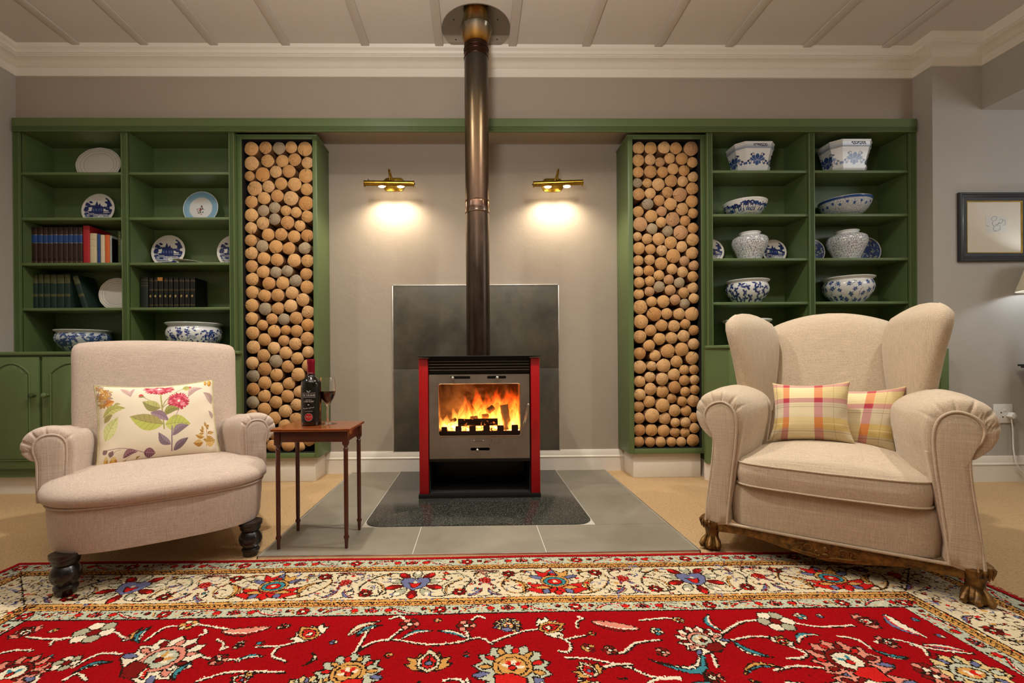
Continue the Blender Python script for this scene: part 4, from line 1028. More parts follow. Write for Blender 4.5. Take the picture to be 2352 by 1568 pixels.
for q in [((809, 1500), (855, 1475), (900, 1468), (960, 1477), (1000, 1480)), ((1000, 1480), (1050, 1475), (1100, 1465), (1130, 1480)), ((890, 1470), (915, 1450), (935, 1440)), ((1080, 1467), (1072, 1455), (1070, 1442)), ((1130, 1475), (1170, 1460), (1205, 1450), (1250, 1445)), ((941, 1432), (920, 1415), (898, 1420)), ((1072, 1435), (1095, 1416), (1112, 1420)), ((820, 1490), (850, 1440), (870, 1425)), ((1295, 1470), (1345, 1460)), ((1285, 1465), (1310, 1480), (1305, 1498), (1285, 1497)), ((1515, 1470), (1460, 1478), (1430, 1500), (1390, 1497)), ((1470, 1425), (1530, 1420), (1560, 1425)), ((1650, 1460), (1700, 1430), (1740, 1425)), ((1820, 1430), (1880, 1440), (1960, 1437)), ((1680, 1470), (1730, 1462), (1790, 1465)), ((1800, 1480), (1850, 1500), (1840, 1512), (1810, 1512)), ((1925, 1462), (1970, 1470), (2000, 1490)), ((2010, 1475), (2060, 1470), (2140, 1490), (2230, 1500)), ((2090, 1480), (2120, 1490), (2130, 1505)), ((1570, 1480), (1630, 1500), (1645, 1530)), ((0, 1500), (40, 1492), (75, 1493)), ((60, 1462), (110, 1466), (180, 1462)), ((118, 1480), (125, 1470), (150, 1466)), ((270, 1450), (290, 1465)), ((335, 1470), (380, 1440), (420, 1436)), ((450, 1432), (500, 1440), (530, 1445)), ((470, 1445), (475, 1452), (460, 1458)), ((170, 1530), (230, 1500), (280, 1500)), ((440, 1500), (500, 1515), (560, 1512)), ((80, 1568), (100, 1540), (140, 1530)), ((590, 1485), (650, 1482), (690, 1470)), ((640, 1485), (625, 1505), (655, 1518)), ((1300, 1512), (1360, 1515), (1450, 1535)), ((1460, 1540), (1500, 1555), (1560, 1556)), ((1780, 1540), (1830, 1530), (1890, 1535)), ((1330, 1558), (1400, 1530), (1450, 1527)), ((450, 1565), (530, 1543), (650, 1543)), ((150, 1560), (180, 1545), (200, 1560))]: V(*q)
Lf(800, 1460, 872, 1428, 22, .1, 2); Lf(818, 1462, 880, 1435, 14, .15, 0); F('ros', 941, 1433, 24, c=0); Lf(922, 1468, 994, 1449, 13, .15, 1); Lf(1072, 1466, 1007, 1449, 13, -.15, 1); F('ros', 1071, 1437, 24, c=0)
F('pal', 1167, 1438, 34, -.3, 2); F('vas', 1261, 1443, 46, -1.2, 0); F('pal', 1177, 1535, 92, -.2, 0); F('vas', 984, 1523, 56, 0, 2); F('bud', 894, 1500, 17, PI, 1); F('bud', 1071, 1500, 17, PI, 0); F('pal', 800, 1548, 80, .3, 0)
Lf(1360, 1430, 1470, 1445, 30, -.1, 5); F('bud', 1355, 1458, 17, -1.2, 1); F('ros', 1402, 1495, 18, c=0); F('vas', 1354, 1543, 40, .4, 2); Lf(1600, 1480, 1490, 1515, 26, .45, 0)
F('ros', 1559, 1424, 13, c=1); Lf(1660, 1450, 1628, 1412, 16, .2, 1); F('ros', 1783, 1428, 44, c=2); F('vas', 1988, 1428, 34, -1.4, 1); Lf(2030, 1411, 2128, 1464, 30, -.2, 4); F('pal', 1615, 1472, 62, .5, 3); Lf(1680, 1472, 1775, 1510, 18, -.2, 0); F('vas', 1797, 1474, 28, -.5, 0); Lf(1836, 1480, 1885, 1460, 15, .2, 1)
F('pal', 1955, 1522, 88, .3, 1); F('vas', 2037, 1476, 26, -1.3, 1); Lf(2120, 1482, 2232, 1499, 16, .05, 4); F('pal', 2249, 1556, 90, .4, 2); Lf(1712, 1550, 1800, 1535, 17, .2, 3); F('vas', 1640, 1560, 30, .3, 1); Lf(2010, 1495, 2090, 1512, 15, -.2, 0); F('ros', 2130, 1540, 30, c=0)
F('vas', 60, 1452, 32, .9, 1); F('ros', 218, 1451, 46, c=2); F('ros', 435, 1434, 22, c=1); Lf(510, 1450, 622, 1440, 30, -.15, 5); F('vas', 712, 1456, 46, .8, 0); F('pal', 365, 1515, 95, -.7, 3); Lf(320, 1475, 352, 1436, 15, .15, 0); Lf(306, 1470, 330, 1440, 12, .1, 3); F('bud', 105, 1515, 20, 0, 0); F('ros', 155, 1521, 30, c=2); F('pal', 25, 1548, 74, .2, 1); F('ros', 503, 1515, 22, c=0); F('bud', 600, 1482, 18, .8, 0); Lf(440, 1520, 400, 1562, 20, -.3, 0); Lf(540, 1520, 605, 1508, 12, .15, 1); F('vas', 555, 1562, 32, 1.2, 2); F('bud', 290, 1470, 15, .4, 2)
Lf(170, 1545, 260, 1520, 16, .2, 0); Lf(330, 1560, 345, 1530, 14, .1, 4); F('pal', 690, 1590, 60, 0, 2)
def same(x, y, r, col):
    i, j, k = int((x-RX0_)/CELL), int((y-RY0)/CELL), int(r/CELL)
    if i-k < 0 or j-k < 0 or i+k >= cv.w or j+k >= cv.h: return False
    return np.abs(cv.a[j-k:j+k+1, i-k:i+k+1]-np.array(lin(col), np.float32)).max() < 1e-4
random.seed(91); n_ = 0
for k in range(5000):                                     # small filling ornaments wherever the ground is still empty
    x, y = random.uniform(RX0_+dB[5]+.03, RX1_-dB[5]-.03), random.uniform(1.17, RY1-dB[5]-.02)
    if n_ < 130 and same(x, y, .036, '#9c0810'):
        q = random.randrange(5); a = random.uniform(0, 2*PI); n_ += 1
        if q == 0: rosette(cv, x, y, .02, [random.choice([PK, CR, GD]), random.choice([MR, TL]), WH], 5, a, DK, .0035)
        elif q == 1: bud(cv, x, y, .022, a, random.choice([TL, PK, CR]), random.choice([GD, BL]), .0035)
        elif q == 2: saz(cv, x-.03*math.cos(a), y-.03*math.sin(a), x+.03*math.cos(a), y+.03*math.sin(a), .009, .25, [CR, random.choice([TL, GD, PK]), DK], .0035)
        elif q == 3: vine(cv, [(x-.03*math.cos(a), y-.03*math.sin(a)), (x-.01*math.sin(a), y+.01*math.cos(a)), (x+.03*math.cos(a), y+.03*math.sin(a)), (x+.03*math.cos(a)-.012*math.sin(a), y+.03*math.sin(a)+.012*math.cos(a))], .006, WH, 16); cv.circ(x+.03*math.cos(a)-.012*math.sin(a), y+.03*math.sin(a)+.012*math.cos(a), .007, WH)
        else: vaseflower(cv, x, y, .022, a, [random.choice([CR, GD]), PK, RD, WH], .0035)
n_ = 0
for k in range(26000):
    if k % 3: x, y = random.uniform(RX0_+dB[2], RX1_-dB[2]), random.uniform(RY1-dB[3], RY1-dB[2])
    else: x, y = random.choice((RX0_+random.uniform(dB[2], dB[3]), RX1_-random.uniform(dB[2], dB[3]))), random.uniform(RY0, RY1-dB[2])
    if n_ < 900 and same(x, y, .0115, CR):
        a = random.uniform(0, 2*PI); n_ += 1; P = [(x, y)]; b_ = a; tr = random.choice((-1, 1))
        for q in range(9): b_ += tr*.42; P.append((P[-1][0]+.0062*math.cos(b_), P[-1][1]+.0062*math.sin(b_)))
        cv.line(P, .0042, random.choice([DK, DK, '#4a3022', '#8a6a3c', BL]))
        if random.random() < .65: cv.circ(P[-1][0], P[-1][1], .009, random.choice([RD, MR, BL, GD, GR]), .0055)
for k in range(9000):
    d = random.choice((random.uniform(dB[0], dB[1]), random.uniform(dB[4], dB[5])))
    x, y = (random.uniform(RX0_+d, RX1_-d), RY1-d) if k % 3 else (random.choice((RX0_+d, RX1_-d)), random.uniform(RY0, RY1-d))
    if same(x, y, .007, SG): cv.circ(x, y, .006, random.choice([RD, GD, DK, DK, CR]), .0032, rot=random.uniform(0, 3))
jm = int((1.188-RY0)/CELL); i0_, i1_ = int(dB[5]/CELL)+1, cv.w-int(dB[5]/CELL)-1
top = cv.a[jm:2*jm, i0_:i1_][::-1]; cv.a[jm-top.shape[0]:jm, i0_:i1_] = top      # the field repeats in mirror image towards the room
cv.line([(RX0_+dB[5], RY0), (RX0_+dB[5], RY1-dB[5]), (RX1_-dB[5], RY1-dB[5]), (RX1_-dB[5], RY0)], .006, DK)
for px_, py_, sx_ in ((RX0_, RY1, 1), (RX1_, RY1, -1)):                  # corner mitres
    cv.line([(px_+sx_*dB[2], py_-dB[2]), (px_+sx_*dB[3], py_-dB[3])], .004, DK)
# wool: each cell a knot, rows wander by a hair, yarn tones vary (abrash)
W_, H_ = cv.w, cv.h
rng = np.random.default_rng(5)
jj, ii = np.meshgrid(np.arange(H_+1), np.arange(W_+1), indexing='ij')
vx = RX0_+ii*CELL; vy = RY0+jj*CELL
inn = (ii > 0) & (ii < W_) & (jj > 0) & (jj < H_)
wav = .004*np.sin(vx*2.1+.5)+.0025*np.sin(vx*7.3)
vx = vx+inn*rng.uniform(-.4, .4, vx.shape)*CELL; vy = vy+inn*rng.uniform(-.4, .4, vx.shape)*CELL+wav*(jj/H_)
edge = np.minimum(np.minimum(ii, W_-ii), H_-jj)
vz = .0045+.0045*np.clip(edge/3, 0, 1)+rng.uniform(-.0006, .0006, vx.shape)
vz = np.where(edge == 0, .0005, vz)
me = bpy.data.meshes.new('rug'); nv = vx.size; nf_ = W_*H_
RL = np.array([0., 1.2, 0.])
me.vertices.add(nv); me.vertices.foreach_set('co', (np.stack([vx, vy, vz], -1).reshape(-1, 3)-RL).astype(np.float32).ravel())
a_ = (np.arange(H_)[:, None]*(W_+1)+np.arange(W_)[None, :]).ravel()
lp = np.stack([a_, a_+1, a_+W_+2, a_+W_+1], -1).ravel().astype(np.int32)
me.loops.add(nf_*4); me.loops.foreach_set('vertex_index', lp); me.polygons.add(nf_); me.polygons.foreach_set('loop_start', (np.arange(nf_)*4).astype(np.int32))
me.update(calc_edges=True); me.validate()
rug = bpy.data.objects.new('rug', me); C.objects.link(rug); rug.location = RL; me.materials.append(M['rug']); me.shade_smooth()
ji = np.clip(jj[:-1, :-1]+rng.integers(-1, 2, (H_, W_))*(rng.random((H_, W_)) < .2), 0, H_-1); ij = np.clip(ii[:-1, :-1]+rng.integers(-1, 2, (H_, W_))*(rng.random((H_, W_)) < .2), 0, W_-1)
cv.a = cv.a[ji, ij]                                         # knots stray to the next cell, so outlines look woven
colr = cv.a*rng.normal(1., .07, (H_, W_, 1)).astype(np.float32)*(1+.06*np.sin(np.arange(H_)/23.)[:, None, None]).astype(np.float32)
set_colors(rug, np.clip(colr, 0, 1).reshape(-1, 3), 'FACE')
tag(rug, 'red floral oriental rug with cream borders in front of the hearth', 'rug')
b = MB(); random.seed(77)                                               # short fringe at the right-hand edge
for k in range(120):
    y = RY0+.02+(RY1-RY0-.04)*k/120+random.uniform(-.004, .004); l = random.uniform(.008, .02)
    b.tube([(RX1_-.002, y, .004), (RX1_+l*.5, y+random.uniform(-.006, .006), .005), (RX1_+l, y+random.uniform(-.008, .008), .002)], [.0018, .0014, .0008], 5)
fr_ = b.build('fringe', simple('red_wool_fringe', '#9c2a22', .95), rug); tag(fr_, kind='stuff')
# ================================================================ ARMCHAIRS
def chair_frame(A, B):
    A, B = Vector((A[0], A[1], 0)), Vector((B[0], B[1], 0)); t = (B-A).normalized(); m = (A+B)/2
    return m, math.atan2(t.y, t.x)
def piping(b, pts, r=.0042, closed=False): return b.tube(pts, r, 8, closed)

# ---------------------------------------------------------------- low armchair on the left
mA, rA = chair_frame(onz(150, 1375)[:2], onz(578, 1278)[:2])
ch1 = thing('armchair', 'low rose-beige armchair with rolled arms and black turned feet at the left', 'armchair', (mA.x, mA.y, 0), rA)
def bow(sec, amt, w):      # push the front half of an outline forward in the middle
    return [(x, y-amt*max(0, 1-(x/w)**2) if y < .36 else y, z) for x, y, z in sec]
secs = []
for z, w, d in [(.146, .345, .365), (.149, .356, .376), (.17, .362, .38), (.25, .368, .384), (.30, .369, .385), (.316, .362, .38)]:
    secs.append(bow([(x, y+.372, z) for x, y in superell(w, d, 5, 96)], .045, .37))
MB().loft(secs).build('seat_base', M['linen_pink'], ch1, world=False)
secs = []
for z, w, d, k in [(.309, .355, .372, .03), (.311, .374, .388, .04), (.325, .390, .400, .045), (.345, .393, .402, .045), (.365, .385, .392, .045), (.382, .362, .372, .04), (.396, .32, .335, .03), (.408, .25, .28, .02), (.416, .16, .19, .01), (.419, .05, .06, 0)]:
    secs.append(bow([(x, y+.368, max(.312, .345+(z-.345)*(.86 if z > .345 else 1)-.10*max(0, y+.368-.26)*max(0, (z-.33)/.09))) if z > .33 else (x, y+.368, z) for x, y in superell(w, d, 4.2 if w > .3 else 3, 96)], k, max(w, .1)))
MB().loft(secs).build('seat_cushion', M['linen_pink'], ch1, world=False, sharp=60)
pp = bow([(x, y+.372, .311) for x, y in superell(.372, .388, 5, 96)], .045, .375)
piping(MB(), [p for p in pp], .0042, True).build('piping', M['linen_pink'], ch1, world=False)
arm_in = [(.30, .30), (.295, .36), (.29, .44), (.288, .50), (.298, .54), (.325, .568), (.36, .578), (.40, .574), (.43, .555), (.447, .522), (.445, .487), (.428, .463), (.408, .452), (.402, .42), (.40, .36), (.395, .29), (.31, .285)]
pad_o = [(.318, .295), (.319, .34), (.318, .40), (.315, .47), (.318, .515), (.336, .541), (.362, .548), (.388, .541), (.404, .52), (.409, .495), (.403, .468), (.398, .44), (.398, .36), (.397, .295)]
def gather(x, z, cx, cz, angs, depth=.005, w=.06):
    """depth of the sewn gathers that run out from the scroll centre"""
    if z < cz-.025: return 0.
    a = math.atan2(z-cz, x-cx); return depth*sum(math.exp(-(((a-q+PI) % (2*PI)-PI)/w)**2) for q in angs)
PL1 = (2.5, 1.95, 1.4, .9, .4, -.05); PL2 = (2.6, 2.15, 1.65, 1.15, .65, .2)
def arm1(s):
    base = [(p.x, p.y) for p in spline([(a, b_, 0) for a, b_ in arm_in], 320)]
    cx, cz = .352, .43; secs = []
    for y, k, bul in [(.2425, .66, 0), (.2425, .76, 0), (.243, .84, 0), (.245, .90, 0), (.249, .95, 0), (.256, .982, 0), (.266, .997, 0), (.28, 1, .002), (.30, 1, .005), (.34, 1.0, .022), (.46, 1., .042), (.6, 1., .045), (.74, 1., .02), (.79, .98, 0), (.80, .85, 0)]:
        q = []
        for a, z in base:
            x_, z_ = cx+(a-cx)*k, cz+(z-cz)*k
            if a < .33: x_ -= bul*(1 if z < .56 else .3)
            z_ -= (.045*min(1, max(0, (y-.32)/.4)) if z > .45 else 0)
            g = gather(x_, z_, .362, .495, PL1)*max(0, 1-max(0, y-.25)/.045); dx_, dz_ = .362-x_, .495-z_; dl = math.hypot(dx_, dz_)+1e-6
            x_ += dx_/dl*g*.6; z_ += dz_/dl*g*.6
            q.append((s*x_, y+g*(.9 if y < .26 else .2), z_))
        secs.append(q)
    o = MB().loft(secs).build('arm', M['linen_pink'], ch1, world=False, sharp=60)
    pl_ = [(p.x, p.y) for p in spline([(a, b_, 0) for a, b_ in pad_o], 80)]
    c0 = (sum(p[0] for p in pl_)/80, sum(p[1] for p in pl_)/80)
    sc = []
    for y, k in ((.262, 1), (.243, 1), (.238, .96), (.235, .8), (.2345, .3)): sc.append([(s*(c0[0]+(a-c0[0])*k), y, c0[1]+(z-c0[1])*(k if k > .9 else k*1.02)) for a, z in pl_])
    pd = MB().loft(sc).build('arm_facing', M['linen_pink'], o, world=False, sharp=60)
    up = [q for q in spline([(a, b_, 0) for a, b_ in pad_o[0:14]], 70, False)]
    piping(MB(), [(s*(q.x+(q.x-c0[0])*.02), .2405, q.y+(.002 if q.y > .5 else 0)) for q in up], .0045).build('arm_piping', M['linen_pink'], o, world=False)
    return o
arm1(1); arm1(-1)
secs = []
for q, hw, ht in [(.25, .31, .07), (.40, .335, .08), (.50, .343, .084), (.60, .347, .084), (.70, .348, .083), (.80, .350, .081), (.86, .352, .078), (.89, .350, .072), (.908, .342, .060), (.918, .325, .040), (.922, .29, .012)]:
    yc = .735+(q-.45)*.22; s_ = []
    for x, y in superell(hw, ht, 5, 80):
        cr = .018*(1-(x/.35)**2) if q > .7 else 0
        s_.append((x, yc+y-(.022*(1-(x/.36)**2) if y < 0 else 0), q+cr*(q-.7)/.22 if q > .7 else q))
    secs.append(s_)
MB().loft(secs).build('backrest', M['linen_pink'], ch1, world=False, sharp=60)
foot = [(.026, 0), (.030, .006), (.031, .016), (.0345, .021), (.0365, .027), (.035, .033), (.030, .037), (.031, .041), (.041, .052), (.046, .068), (.045, .083), (.038, .098), (.032, .105), (.037, .110), (.041, .118), (.041, .127), (.045, .131), (.047, .137), (.047, .147)]
for s in (-1, 1):
    MB().lathe(foot, 32, (s*.296, .02, .009 if s < 0 else .0003)).build('foot', M['ebony'], ch1, world=False)
for s in (-1, 1):
    MB().box(s*.28-.02, s*.28+.02, .70, .74, 0, .17, .004).build('foot', M['ebony'], ch1, world=False)

# ---------------------------------------------------------------- wingback chair on the right
mB, rB = chair_frame(onz(1632, 1262)[:2], onz(2245, 1395)[:2])
ch2 = thing('wingback_chair', 'oatmeal linen wingback armchair with gilt carved claw feet at the right', 'armchair', (mB.x, mB.y, 0), rB)
LIN2 = M['linen_oat']
secs = []
for z, k in ((.128, -.006), (.132, 0), (.22, .006), (.285, .004), (.298, -.006), (.302, -.03)):
    secs.append([(x, y+.365, z) for x, y in superell(.335+k*.3, .365+k, 9, 96)])
MB().loft(secs).build('seat_base', LIN2, ch2, world=False, sharp=50)
MB().tube([(-.42, -.004, .128), (-.2, -.006, .127), (0, -.007, .126), (.2, -.006, .127), (.42, -.004, .128)], .0062, 8).build('bottom_piping', LIN2, ch2, world=False)
# loose seat cushion
def cush_top(x, y): return .395+.078*max(0, 1-(x/.31)**2)**.75*max(0, min(1, 1-((y-.27)/.33)**2))**.8
secs = []
for z, k in ((.303, -.012), (.306, 0), (.35, .006), (.39, .002), (.395, -.002)): secs.append([(x, y+.3, z-.006*(1-(x/.3)**2)*(1 if y < -.25 else 0)) for x, y in superell(.305+k, .325+k, 10, 96)])
for k in (.97, .9, .8, .65, .5, .35, .2, .05):
    s_ = []
    for x, y in superell(.303*k, .323*k, 10-6*(1-k), 96): s_.append((x, y+.3, cush_top(x, y+.3)))
    secs.append(s_)
cush = MB().loft(secs).build('seat_cushion', LIN2, ch2, world=False, sharp=55)
for z in (.395, .306):
    piping(MB(), [(x, y+.3, z-.006*(1-(x/.3)**2)*(1 if y < -.25 else 0)) for x, y in superell(.307, .327, 10, 96)], .004, True).build('cushion_piping', LIN2, cush, world=False)
pad2 = [(.336, .128), (.331, .2), (.316, .35), (.303, .48), (.301, .56), (.315, .612), (.345, .636), (.376, .634), (.405, .614), (.418, .58), (.411, .547), (.392, .515), (.385, .475), (.391, .38), (.405, .26), (.417, .128)]
scr2 = [(.330, .128), (.325, .2), (.300, .35), (.283, .47), (.271, .55), (.276, .61), (.300, .658), (.345, .683), (.395, .679), (.435, .658), (.457, .62), (.461, .578), (.447, .535), (.423, .508), (.396, .497), (.388, .47), (.391, .38), (.405, .26), (.415, .128)]
def arm2(s):
    base = [(p.x, p.y) for p in spline([(a, b_, 0) for a, b_ in scr2], 420)]; cx, cz = .36, .45; secs = []
    for y, k, bul in [(-.004, .62, 0), (-.004, .72, 0), (-.003, .80, 0), (-.001, .87, 0), (.003, .925, 0), (.01, .968, 0), (.02, .993, 0), (.032, 1.002, .004), (.05, 1.005, .012), (.12, 1.0, .035), (.25, 1., .055), (.4, 1., .058), (.55, 1., .04), (.68, 1., .0), (.70, .9, 0)]:
        q = []
        for a, z in base:
            kk = k if z > .5 else 1-(1-k)*.25
            x_, z_ = cx+(a-cx)*kk, cz+(z-cz)*(k if z > .5 else 1)
            if a < .34 and z > .3: x_ -= bul*min(1, (z-.3)/.12)*(1-max(0, (z-.6)/.09)**2)
            if z > .5: z_ += .012*math.sin(PI*min(1, max(0, y/.6)))
            g = gather(x_, z_, .36, .578, PL2, .006, .05)*max(0, 1-max(0, y)/.06); dx_, dz_ = .36-x_, .578-z_; dl = math.hypot(dx_, dz_)+1e-6
            q.append((s*(x_+dx_/dl*g*.6), y+g*(.9 if y < .02 else .2), z_+dz_/dl*g*.6))
        secs.append(q)
    o = MB().loft(secs).build('arm', LIN2, ch2, world=False, sharp=60)
    pl_ = [(p.x, p.y) for p in spline([(a, b_, 0) for a, b_ in pad2], 110)]; c0 = (.36, .42)
    sc = []
    for y, k in ((.012, 1), (-.008, 1), (-.013, .965), (-.016, .85), (-.0165, .4)):
        sc.append([(s*(c0[0]+(a-c0[0])*(k if z > .2 else k)), y, max(.129, c0[1]+(z-c0[1])*k)) for a, z in pl_])
    pd = MB().loft(sc).build('arm_facing', LIN2, o, world=False, sharp=60)
    up = spline([(a, b_, 0) for a, b_ in pad2], 90, False)
    piping(MB(), [(s*(q.x+(q.x-.36)*.03), -.0115, q.y+(.002 if q.y > .55 else 0)) for q in up], .0048).build('arm_piping', LIN2, o, world=False)
arm2(1); arm2(-1)
secs = []
for q, hw, ht in [(.28, .27, .08), (.45, .275, .085), (.60, .275, .085), (.75, .275, .083), (.85, .278, .08), (.92, .28, .076), (.96, .28, .066), (.982, .272, .05), (.994, .255, .028), (.998, .23, .008)]:
    yc = .68+(q-.45)*.20; s_ = []
    for x, y in superell(hw, ht, 4, 88):
        f = max(0, (q-.6)/.4); cr = (.065*(1-(x/.26)**2)-.012)*f*f
        s_.append((x, yc+y-(.03*(1-(x/.28)**2)*(1-f*.5) if y < 0 else 0), q+cr))
    secs.append(s_)
MB().loft(secs).build('backrest', LIN2, ch2, world=False, sharp=60)
def wing(s):
    W = [(.56, .258, .64, .318, .46), (.62, .248, .65, .330, .44), (.70, .236, .66, .345, .42), (.78, .226, .67, .357, .40), (.86, .220, .675, .370, .385), (.92, .222, .68, .383, .375), (.965, .232, .68, .391, .372), (1.0, .252, .665, .391, .382), (1.025, .275, .635, .383, .40), (1.042, .298, .60, .367, .43), (1.050, .320, .55, .348, .48)]
    secs = []; n = 40; edge = []
    for z, xi, yi, xo, yo in W:
        a, b_ = Vector((xi, yi)), Vector((xo, yo)); m = (a+b_)/2; h = (b_-a)/2; nn = Vector((-h.y, h.x)).normalized(); th = .050 if z < 1.0 else .050*(1.056-z)/.056
        th = max(th, .006); q = []
        for j in range(n):
            t = 2*PI*j/n; c, d = math.cos(t), math.sin(t)
            p = m+h*math.copysign(abs(c)**.7, c)+nn*th*math.copysign(abs(d)**.8, d)
            q.append((s*p.x, p.y, z))
        secs.append(q); e = b_+nn*(-th*.2)+h.normalized()*.001; edge.append((s*(b_.x+.004), b_.y+.022, z))
    o = MB().loft(secs).build('wing', LIN2, ch2, world=False, sharp=65)
    piping(MB(), [(p.x, p.y, p.z) for p in spline(edge[:-1], 40, False)], .0042).build('wing_piping', LIN2, o, world=False)
wing(1); wing(-1)
# gilt rail and legs
pts = [(-.375, .121), (.375, .121)]
low = [(.375, .085), (.33, .088), (.27, .090), (.20, .084), (.13, .070), (.08, .062), (.04, .058), (0, .054), (-.04, .058), (-.08, .062), (-.13, .070), (-.20, .084), (-.27, .090), (-.33, .088), (-.375, .085)]
pts += [(p.x, p.y) for p in spline([(a, b_, 0) for a, b_ in low], 40, False)]
rail = MB().prism(pts, -.002, .026, 'xz', .006).build('rail', M['gilt'], ch2, world=False)
b = MB()
def scroll(b, cx, cz, r, a0, turns, s, y=-.004, th=.0038):
    P = [(cx+s*r*(1-k/26)*math.cos(a0+turns*2*PI*k/24), y, cz+r*(1-k/26)*math.sin(a0+turns*2*PI*k/24)) for k in range(25)]
    b.tube(P, [th*(1-.5*k/24) for k in range(25)], 7)
for s in (-1, 1):
    scroll(b, s*.052, .092, .017, 0, 1.2, s); scroll(b, s*.086, .085, .014, 2, 1.1, s); scroll(b, s*.026, .080, .012, 4, 1., s)
    b.tube([(s*.012, -.004, .066), (s*.04, -.006, .072), (s*.075, -.005, .074), (s*.12, -.003, .086)], [.003, .005, .0045, .001], 8)
    b.tube([(s*.06, -.004, .108), (s*.085, -.006, .104), (s*.11, -.003, .094)], [.001, .0045, .001], 8)
b.ball((0, -.004, .075), .010, 1.2, .6, .8); b.ball((0, -.005, .097), .009, 1, .6, 1.3)
b.build('carved_rosette', M['gilt'], rail, world=False)
def cab_leg(x, y, s, front=True):
    b = MB(); secs = []
    for z, rx, ry, oy in [(.0, .030, .032, -.008), (.012, .038, .040, -.010), (.03, .036, .038, -.008), (.045, .027, .028, -.002), (.058, .025, .026, .0), (.075, .029, .030, .002), (.095, .040, .040, 0), (.112, .045, .043, -.002), (.124, .044, .040, 0), (.131, .034, .032, .003)]:
        secs.append([(x+rx*math.cos(2*PI*j/28), y+oy+ry*math.sin(2*PI*j/28), z*(1 if s > 0 else 1.07)+(.0095 if s > 0 else .0003)) for j in range(28)])
    b.loft(secs)
    o = b.build('leg', M['gilt'], ch2, world=False)
    b = MB()
    for an in (-2.35, -1.57, -.8):
        dx, dy = math.cos(an), math.sin(an)
        b.tube([(x+dx*.024, y+dy*.022, .062), (x+dx*.038, y-.006+dy*.034, .040), (x+dx*.046, y-.010+dy*.042, .022), (x+dx*.047, y-.010+dy*.044, .012)], [.004, .0115, .0125, .005], 10)
    b.ball((x, y-.02, .028), .022, 1, 1, .85)
    b.build('claw', M['gilt'], o, world=False)
    if front:
        b = MB()
        for k, (a, z0, z1) in enumerate([(-1.2, .128, .092), (-.85, .129, .086), (-1.55, .128, .094), (-.45, .128, .088), (-.1, .126, .094)]):
            a2 = a if s > 0 else PI-a
            R_ = .046; dx, dy = math.cos(a2), math.sin(a2)
            b.tube([(x+dx*R_*.85, y+dy*R_*.85, z0+.006), (x+dx*R_, y+dy*R_, (z0+z1)/2+.012), (x+dx*R_*.9, y+dy*R_*.9, z1+.006)], [.003, .006, .002], 7)
        b.build('carved_leaf', M['gilt'], o, world=False)
cab_leg(.402, .03, 1); cab_leg(-.402, .03, -1)
for s in (-1, 1): MB().box(s*.33-.022, s*.33+.022, .66, .70, 0, .14, .005).build('leg', M['mahogany'], ch2, world=False)
for s in (-1, 1):                                          # upholstered sides under the arms
    MB().box(s*.335 if s > 0 else -.395, .395 if s > 0 else -.335, .03, .70, .13, .40, .008).build('side_panel', LIN2, ch2, world=False)

# ================================================================ CUSHIONS
def cushion(name, label, par, w, h, th, cv_, loc, tilt, yaw, roll=0., nx=150, ny=110, pipe=None, pipe_mat=None, slump=0., pinch=.06, sag=0., slant=0.):
    """a stuffed pillow: two printed faces sewn along the edge; local x right, z up, -y to the viewer"""
    Mx = Matrix.Translation(loc) @ Matrix.Rotation(yaw, 4, 'Z') @ Matrix.Rotation(tilt, 4, 'X') @ Matrix.Rotation(roll, 4, 'Y')
    mw = Matrix.Translation(par.location) @ Matrix.Rotation(par.rotation_euler.z, 4, 'Z') @ Mx
    t = bpy.data.objects.new(name, None); C.objects.link(t); t.matrix_world = mw
    bl = mw
    def surf(u, v, side):
        a, c = 2*u-1, 2*v-1
        px = a*(1-pinch*(1-abs(a)**3)*0-pinch*(1-c*c)*abs(a)**2); pz = c*(1-pinch*(1-a*a)*abs(c)**2)
        t_ = th*((1-abs(a)**2.6)*(1-abs(c)**2.6))**.55
        wr = .0022*math.sin(a*9+c*5)*(abs(a)**3)+.002*math.sin(c*13-a*6)*(abs(a)**4)
        z = h/2*pz+(sag*(1-a*a)*(-1 if c > 0 else 0)*abs(c)**1.5)
        x = w/2*px
        if slump and c < -.2: x += slump*(-c-.2)**2*a
        y = side*(t_+wr*(t_ > .002)); x += slant*z
        return (x, y, z)
    vs_, fs_, cs_ = [], [], []
    for side in (-1, 1):
        n0 = len(vs_)
        for j in range(ny+1):
            for i in range(nx+1): vs_.append(surf(i/nx, j/ny, side))
        for j in range(ny):
            for i in range(nx):
                q = (n0+j*(nx+1)+i, n0+j*(nx+1)+i+1, n0+(j+1)*(nx+1)+i+1, n0+(j+1)*(nx+1)+i)
                fs_.append(q if side < 0 else q[::-1])
    me = bpy.data.meshes.new('cover'); me.from_pydata(vs_, [], fs_); me.shade_smooth()
    o = bpy.data.objects.new('cover', me); C.objects.link(o); o.parent = t; me.materials.append(M['print'])
    gx, gy = np.meshgrid(np.linspace(0, 1, nx+1), np.linspace(0, 1, ny+1)); c1 = cv_.smooth(gx.ravel(), gy.ravel())
    set_colors(o, np.concatenate([c1, c1]))
    if pipe:
        ring = [surf(k/60, 0, 1) for k in range(60)]+[surf(1, k/44, 1) for k in range(44)]+[surf(1-k/60, 1, 1) for k in range(60)]+[surf(0, 1-k/44, 1) for k in range(44)]
        MB().tube(ring, pipe, 8, True).build('piping', pipe_mat, t, world=False)
    tag(t, label, 'cushion')
    return t
